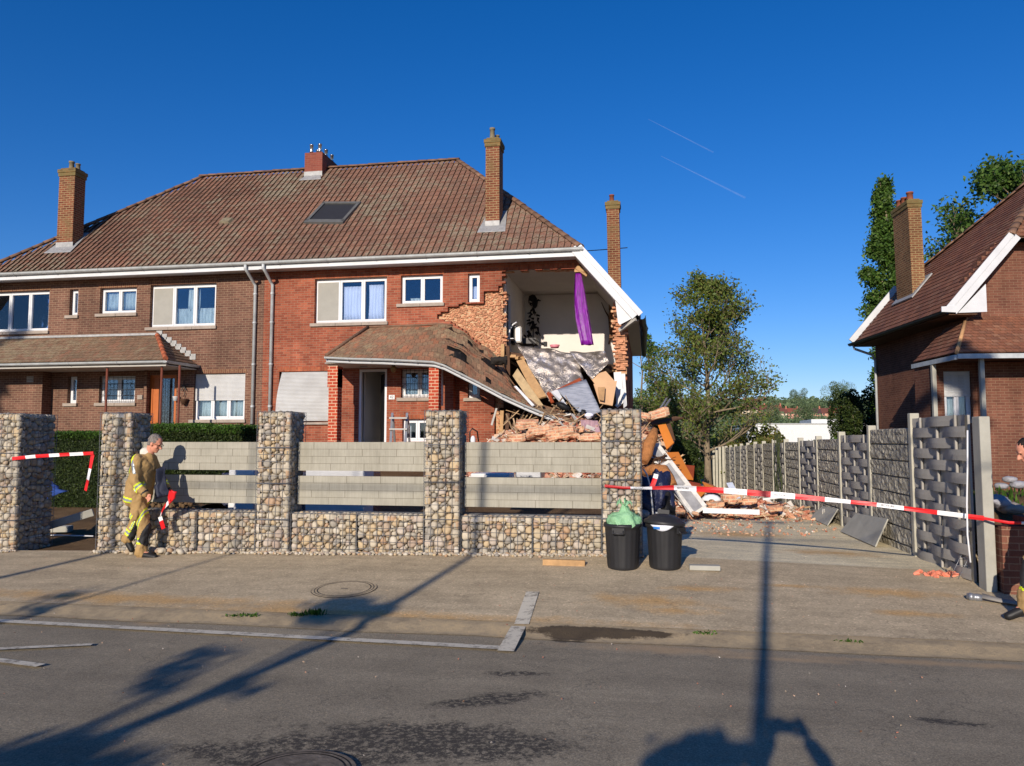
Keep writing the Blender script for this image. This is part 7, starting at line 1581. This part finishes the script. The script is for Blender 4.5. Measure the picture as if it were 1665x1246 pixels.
# white factory and the rows of houses on the far hill
a, c = at(1262, 691, 88), at(1385, 691, 88); T = thing('white_factory', 'long low white flat-roofed building beyond the fence', 'building', ((a.x + c.x) / 2, 88, -5))
b = MB(); b.box(a.x - 3, c.x + 3, 88, 104, -6, at(1300, 690, 88).z); b.build('front_block', M['white_paint'], T); b = MB(); b.box(at(1320, 690, 104).x, at(1376, 690, 104).x, 104.2, 112, -6, at(1320, 682, 104).z); b.build('rear_block', M['white_paint'], T)
b = MB(); b.box(a.x - 3.1, c.x + 3.1, 87.9, 104.1, at(1300, 690, 88).z, at(1300, 688.4, 88).z); b.build('parapet', simple('grey trim', srgb(170, 172, 170), .6), T)
hr_ = random.Random(21); wallm = [simple('pink render', srgb(206, 150, 130), .9, bump=0), simple('cream render', srgb(214, 196, 170), .9, bump=0), simple('brick render', srgb(176, 112, 92), .9, bump=0)]; roofm = [simple('brown roof', srgb(112, 70, 60), .9, bump=0), simple('dark roof', srgb(84, 62, 62), .9, bump=0), simple('red roof', srgb(134, 76, 62), .9, bump=0)]; dkw = simple('distant window', srgb(60, 60, 66), .4, bump=0)
words = ['leftmost', 'second', 'third', 'fourth', 'fifth', 'sixth', 'seventh', 'eighth', 'ninth', 'tenth']
def farhouse(px, py, v, w_, h, mi, ri, label, rowi):
    p = at(px, py, v); z = p.z; T = thing('hillside_house', label, 'house', (p.x, v, z), 'terraced houses on the far hill'); b = MB(); b.box(p.x, p.x + w_ - .05, v, v + 9, z - 3, z + h); b.build('wall', wallm[mi], T)
    b = MB(); b.add([(p.x - .1, v - .4, z + h - .05), (p.x + w_ - .1, v - .4, z + h - .05), (p.x + w_ - .1, v + 4.5, z + h + 3.6), (p.x - .1, v + 4.5, z + h + 3.6), (p.x - .1, v + 9.4, z + h - .05), (p.x + w_ - .1, v + 9.4, z + h - .05)], [(0, 1, 2, 3), (3, 2, 5, 4), (0, 3, 4), (1, 5, 2)]); r0 = b.build('roof', roofm[ri], T)
    b = MB(); b.box(p.x + w_ - 1.1, p.x + w_ - .3, v + 3.6, v + 4.8, z + h + 2.6, z + h + 4.8); b.build('chimney', wallm[2], r0)
    for f in (.25, .7):
        for zz in (.9, 3.4):
            b = MB(); b.box(p.x + w_ * f - .5, p.x + w_ * f + .5, v - .08, v - .01, z + zz, z + zz + 1.3); b.build('window', dkw, T)
for i in range(7): farhouse(1262 + i * 18.2, 684, 520, 7.6, 4.6, (1, 0, 1, 0, 0, 2, 0)[i], (0, 2, 1, 1, 0, 2, 1)[i], words[i] + ' house from the left in the pink lower row on the far hill', 0)
for i in range(5): farhouse(1206 + i * 13, 677, 560, 5.9, 4.4, (1, 1, 2, 0, 1)[i], (0, 1, 0, 0, 2)[i], words[i] + ' house from the left in the row half hidden by the tall tree', 1)
for i in range(5): farhouse(1200 + i * 11.5, 663, 690, 6.3, 4.4, (1, 2, 1, 0, 1)[i], (0, 1, 0, 2, 0)[i], words[i] + ' house from the left in the upper row on the far hill', 2)
rg_ = np.random.default_rng(77)
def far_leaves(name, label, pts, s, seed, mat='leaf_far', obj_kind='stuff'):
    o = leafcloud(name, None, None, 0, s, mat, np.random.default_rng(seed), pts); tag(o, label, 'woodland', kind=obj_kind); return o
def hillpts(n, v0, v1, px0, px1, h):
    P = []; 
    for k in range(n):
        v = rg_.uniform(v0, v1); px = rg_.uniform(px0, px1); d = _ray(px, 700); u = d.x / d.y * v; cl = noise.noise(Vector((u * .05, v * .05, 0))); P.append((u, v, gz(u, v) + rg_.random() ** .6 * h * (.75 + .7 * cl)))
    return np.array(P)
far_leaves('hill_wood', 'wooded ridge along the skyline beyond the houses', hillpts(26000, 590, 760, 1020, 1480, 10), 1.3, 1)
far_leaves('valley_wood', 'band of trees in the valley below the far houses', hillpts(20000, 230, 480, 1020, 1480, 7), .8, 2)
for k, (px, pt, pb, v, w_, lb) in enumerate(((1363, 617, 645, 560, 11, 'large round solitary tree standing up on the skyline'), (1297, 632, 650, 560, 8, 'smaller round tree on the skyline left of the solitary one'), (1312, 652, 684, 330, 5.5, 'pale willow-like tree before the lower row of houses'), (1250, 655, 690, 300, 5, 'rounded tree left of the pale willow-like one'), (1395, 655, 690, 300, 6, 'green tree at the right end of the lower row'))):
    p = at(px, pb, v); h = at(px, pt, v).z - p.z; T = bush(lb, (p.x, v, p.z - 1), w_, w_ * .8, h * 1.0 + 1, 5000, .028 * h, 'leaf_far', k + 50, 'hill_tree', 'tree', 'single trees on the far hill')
# ------------------------------------------------------------------ things behind the viewpoint that shade the road
az = Vector((math.sin(R(SUN_AZ)), math.cos(R(SUN_AZ)), 0)); tanE = math.tan(R(SUN_EL))
def shadowsrc(px, py, v):             # the point at distance v whose shadow falls on the ground there
    g = ground(px, py); k = (g.y - v) / az.y; return Vector((g.x - az.x * k, v, g.z + k * tanE))
tp_ = shadowsrc(1250, 850, -4.2); bx = shadowsrc(1240, 1050, -4.2).x
T = thing('utility_pole', 'wooden utility pole behind the viewpoint, its straight shadow crossing road and driveway', 'pole', (tp_.x, -4.2, -.1)); b = MB(); b.tube([(tp_.x, -4.2, -.2), (tp_.x, -4.2, tp_.z + .1)], [.06, .05], 12); b.build('shaft', M['wood_dark'], T); b = MB(); b.bar((tp_.x - .3, -4.2, tp_.z - .05), (tp_.x + .3, -4.2, tp_.z - .05), .06, .06); b.build('bracket', M['dark_metal'], T)
w1 = shadowsrc(1300, 881, -4.2)
for z_, lb in ((tp_.z, 'upper street wire running from the pole head'), (w1.z, 'lower street wire running below the pole head')): wire(lb, (-14, -4.2, z_ + .1), (24, -4.2, z_ + .2), .1, .022)
def shadow_tree(label, line, v, clumps, r0, seed, top=None):
    """a thin street tree: trunk through the shadow line, leaf clumps at the measured heights"""
    a = shadowsrc(*line, v); T = thing('street_tree', label, 'tree', (a.x, v, -.1), 'street trees behind the viewpoint'); r_ = random.Random(seed); h = top or a.z + 1; b = MB(); b.tube([(a.x + .05 * math.sin(i), v, -.2 + (h + .2) * i / 8) for i in range(9)], [r0 * (1 - .5 * i / 8) for i in range(9)], 8)
    P = []; R_ = np.random.default_rng(seed)
    for (px, py, s_, n) in clumps:
        c = shadowsrc(px, py, v + r_.uniform(-.4, .4)); b.tube([(a.x, v, max(.8, c.z - abs(c.x - a.x) * 1.1 - .3)), lerp(Vector((a.x, v, c.z)), c, .6), c], [r0 * .35, r0 * .2, .012], 5)
        for j in range(7): e = c + Vector((r_.gauss(0, s_), r_.gauss(0, s_), r_.gauss(0, s_ * .3))); b.tube([c, e], [.014, .005], 4)
        P.append(R_.normal(0, 1, (n, 3)) * [s_, s_, s_ * .3] + np.array(c))
    b.build('trunk', M['bark_grey'], T); leafcloud('crown', T, None, 0, .055, 'leaf_green', R_, np.concatenate(P)); return T
shadow_tree('thin tree whose shadow climbs the panel right of the middle pillar', (748, 921), -5, [(560, 985, .15, 520), (605, 994, .12, 260), (520, 1005, .1, 160), (290, 1085, .08, 90), (330, 1062, .07, 70), (400, 1120, .06, 50), (255, 1115, .07, 70), (150, 1212, .07, 90), (60, 1232, .1, 240), (120, 1244, .08, 160), (20, 1242, .12, 300), (200, 1243, .06, 60)], .075, 3, 8.4)
shadow_tree('second thin tree whose shadow ends at the gateway pillar', (205, 895), -5, [(30, 1240, .14, 150)], .085, 5, 8.2)
shadow_tree('third thinnest tree whose shadow touches the left panel', (330, 918), -5, [(110, 970, .12, 60), (60, 990, .12, 60)], .035, 6, 7.6)
shadow_tree('low shrub-like tree whose round shadow lies beside the pole shadow', (1160, 1225), -2.4, [(1150, 1208, .05, 260), (1105, 1232, .06, 300), (1185, 1224, .045, 200), (1150, 1242, .07, 300), (1075, 1243, .04, 120)], .03, 7, 1.2)
tree('street_tree', 'leaning tree behind the viewpoint shading the neighbour window and the right of the road', (2.9, -5, 0), 13.2, .7, .1, 6000, .11, 'leaf_green', 41, .72, 0, nb=20, levels=3, lean=(1.05, 0), group='street trees behind the viewpoint')
p = Vector((-26.0, -5, 0)); tree('street_tree', 'tall tree behind the viewpoint shading the far left of the brown house', p, 15.3, 2.4, .22, 16000, .11, 'leaf_green', 33, .45, 0, nb=26, levels=3, group='street trees behind the viewpoint')
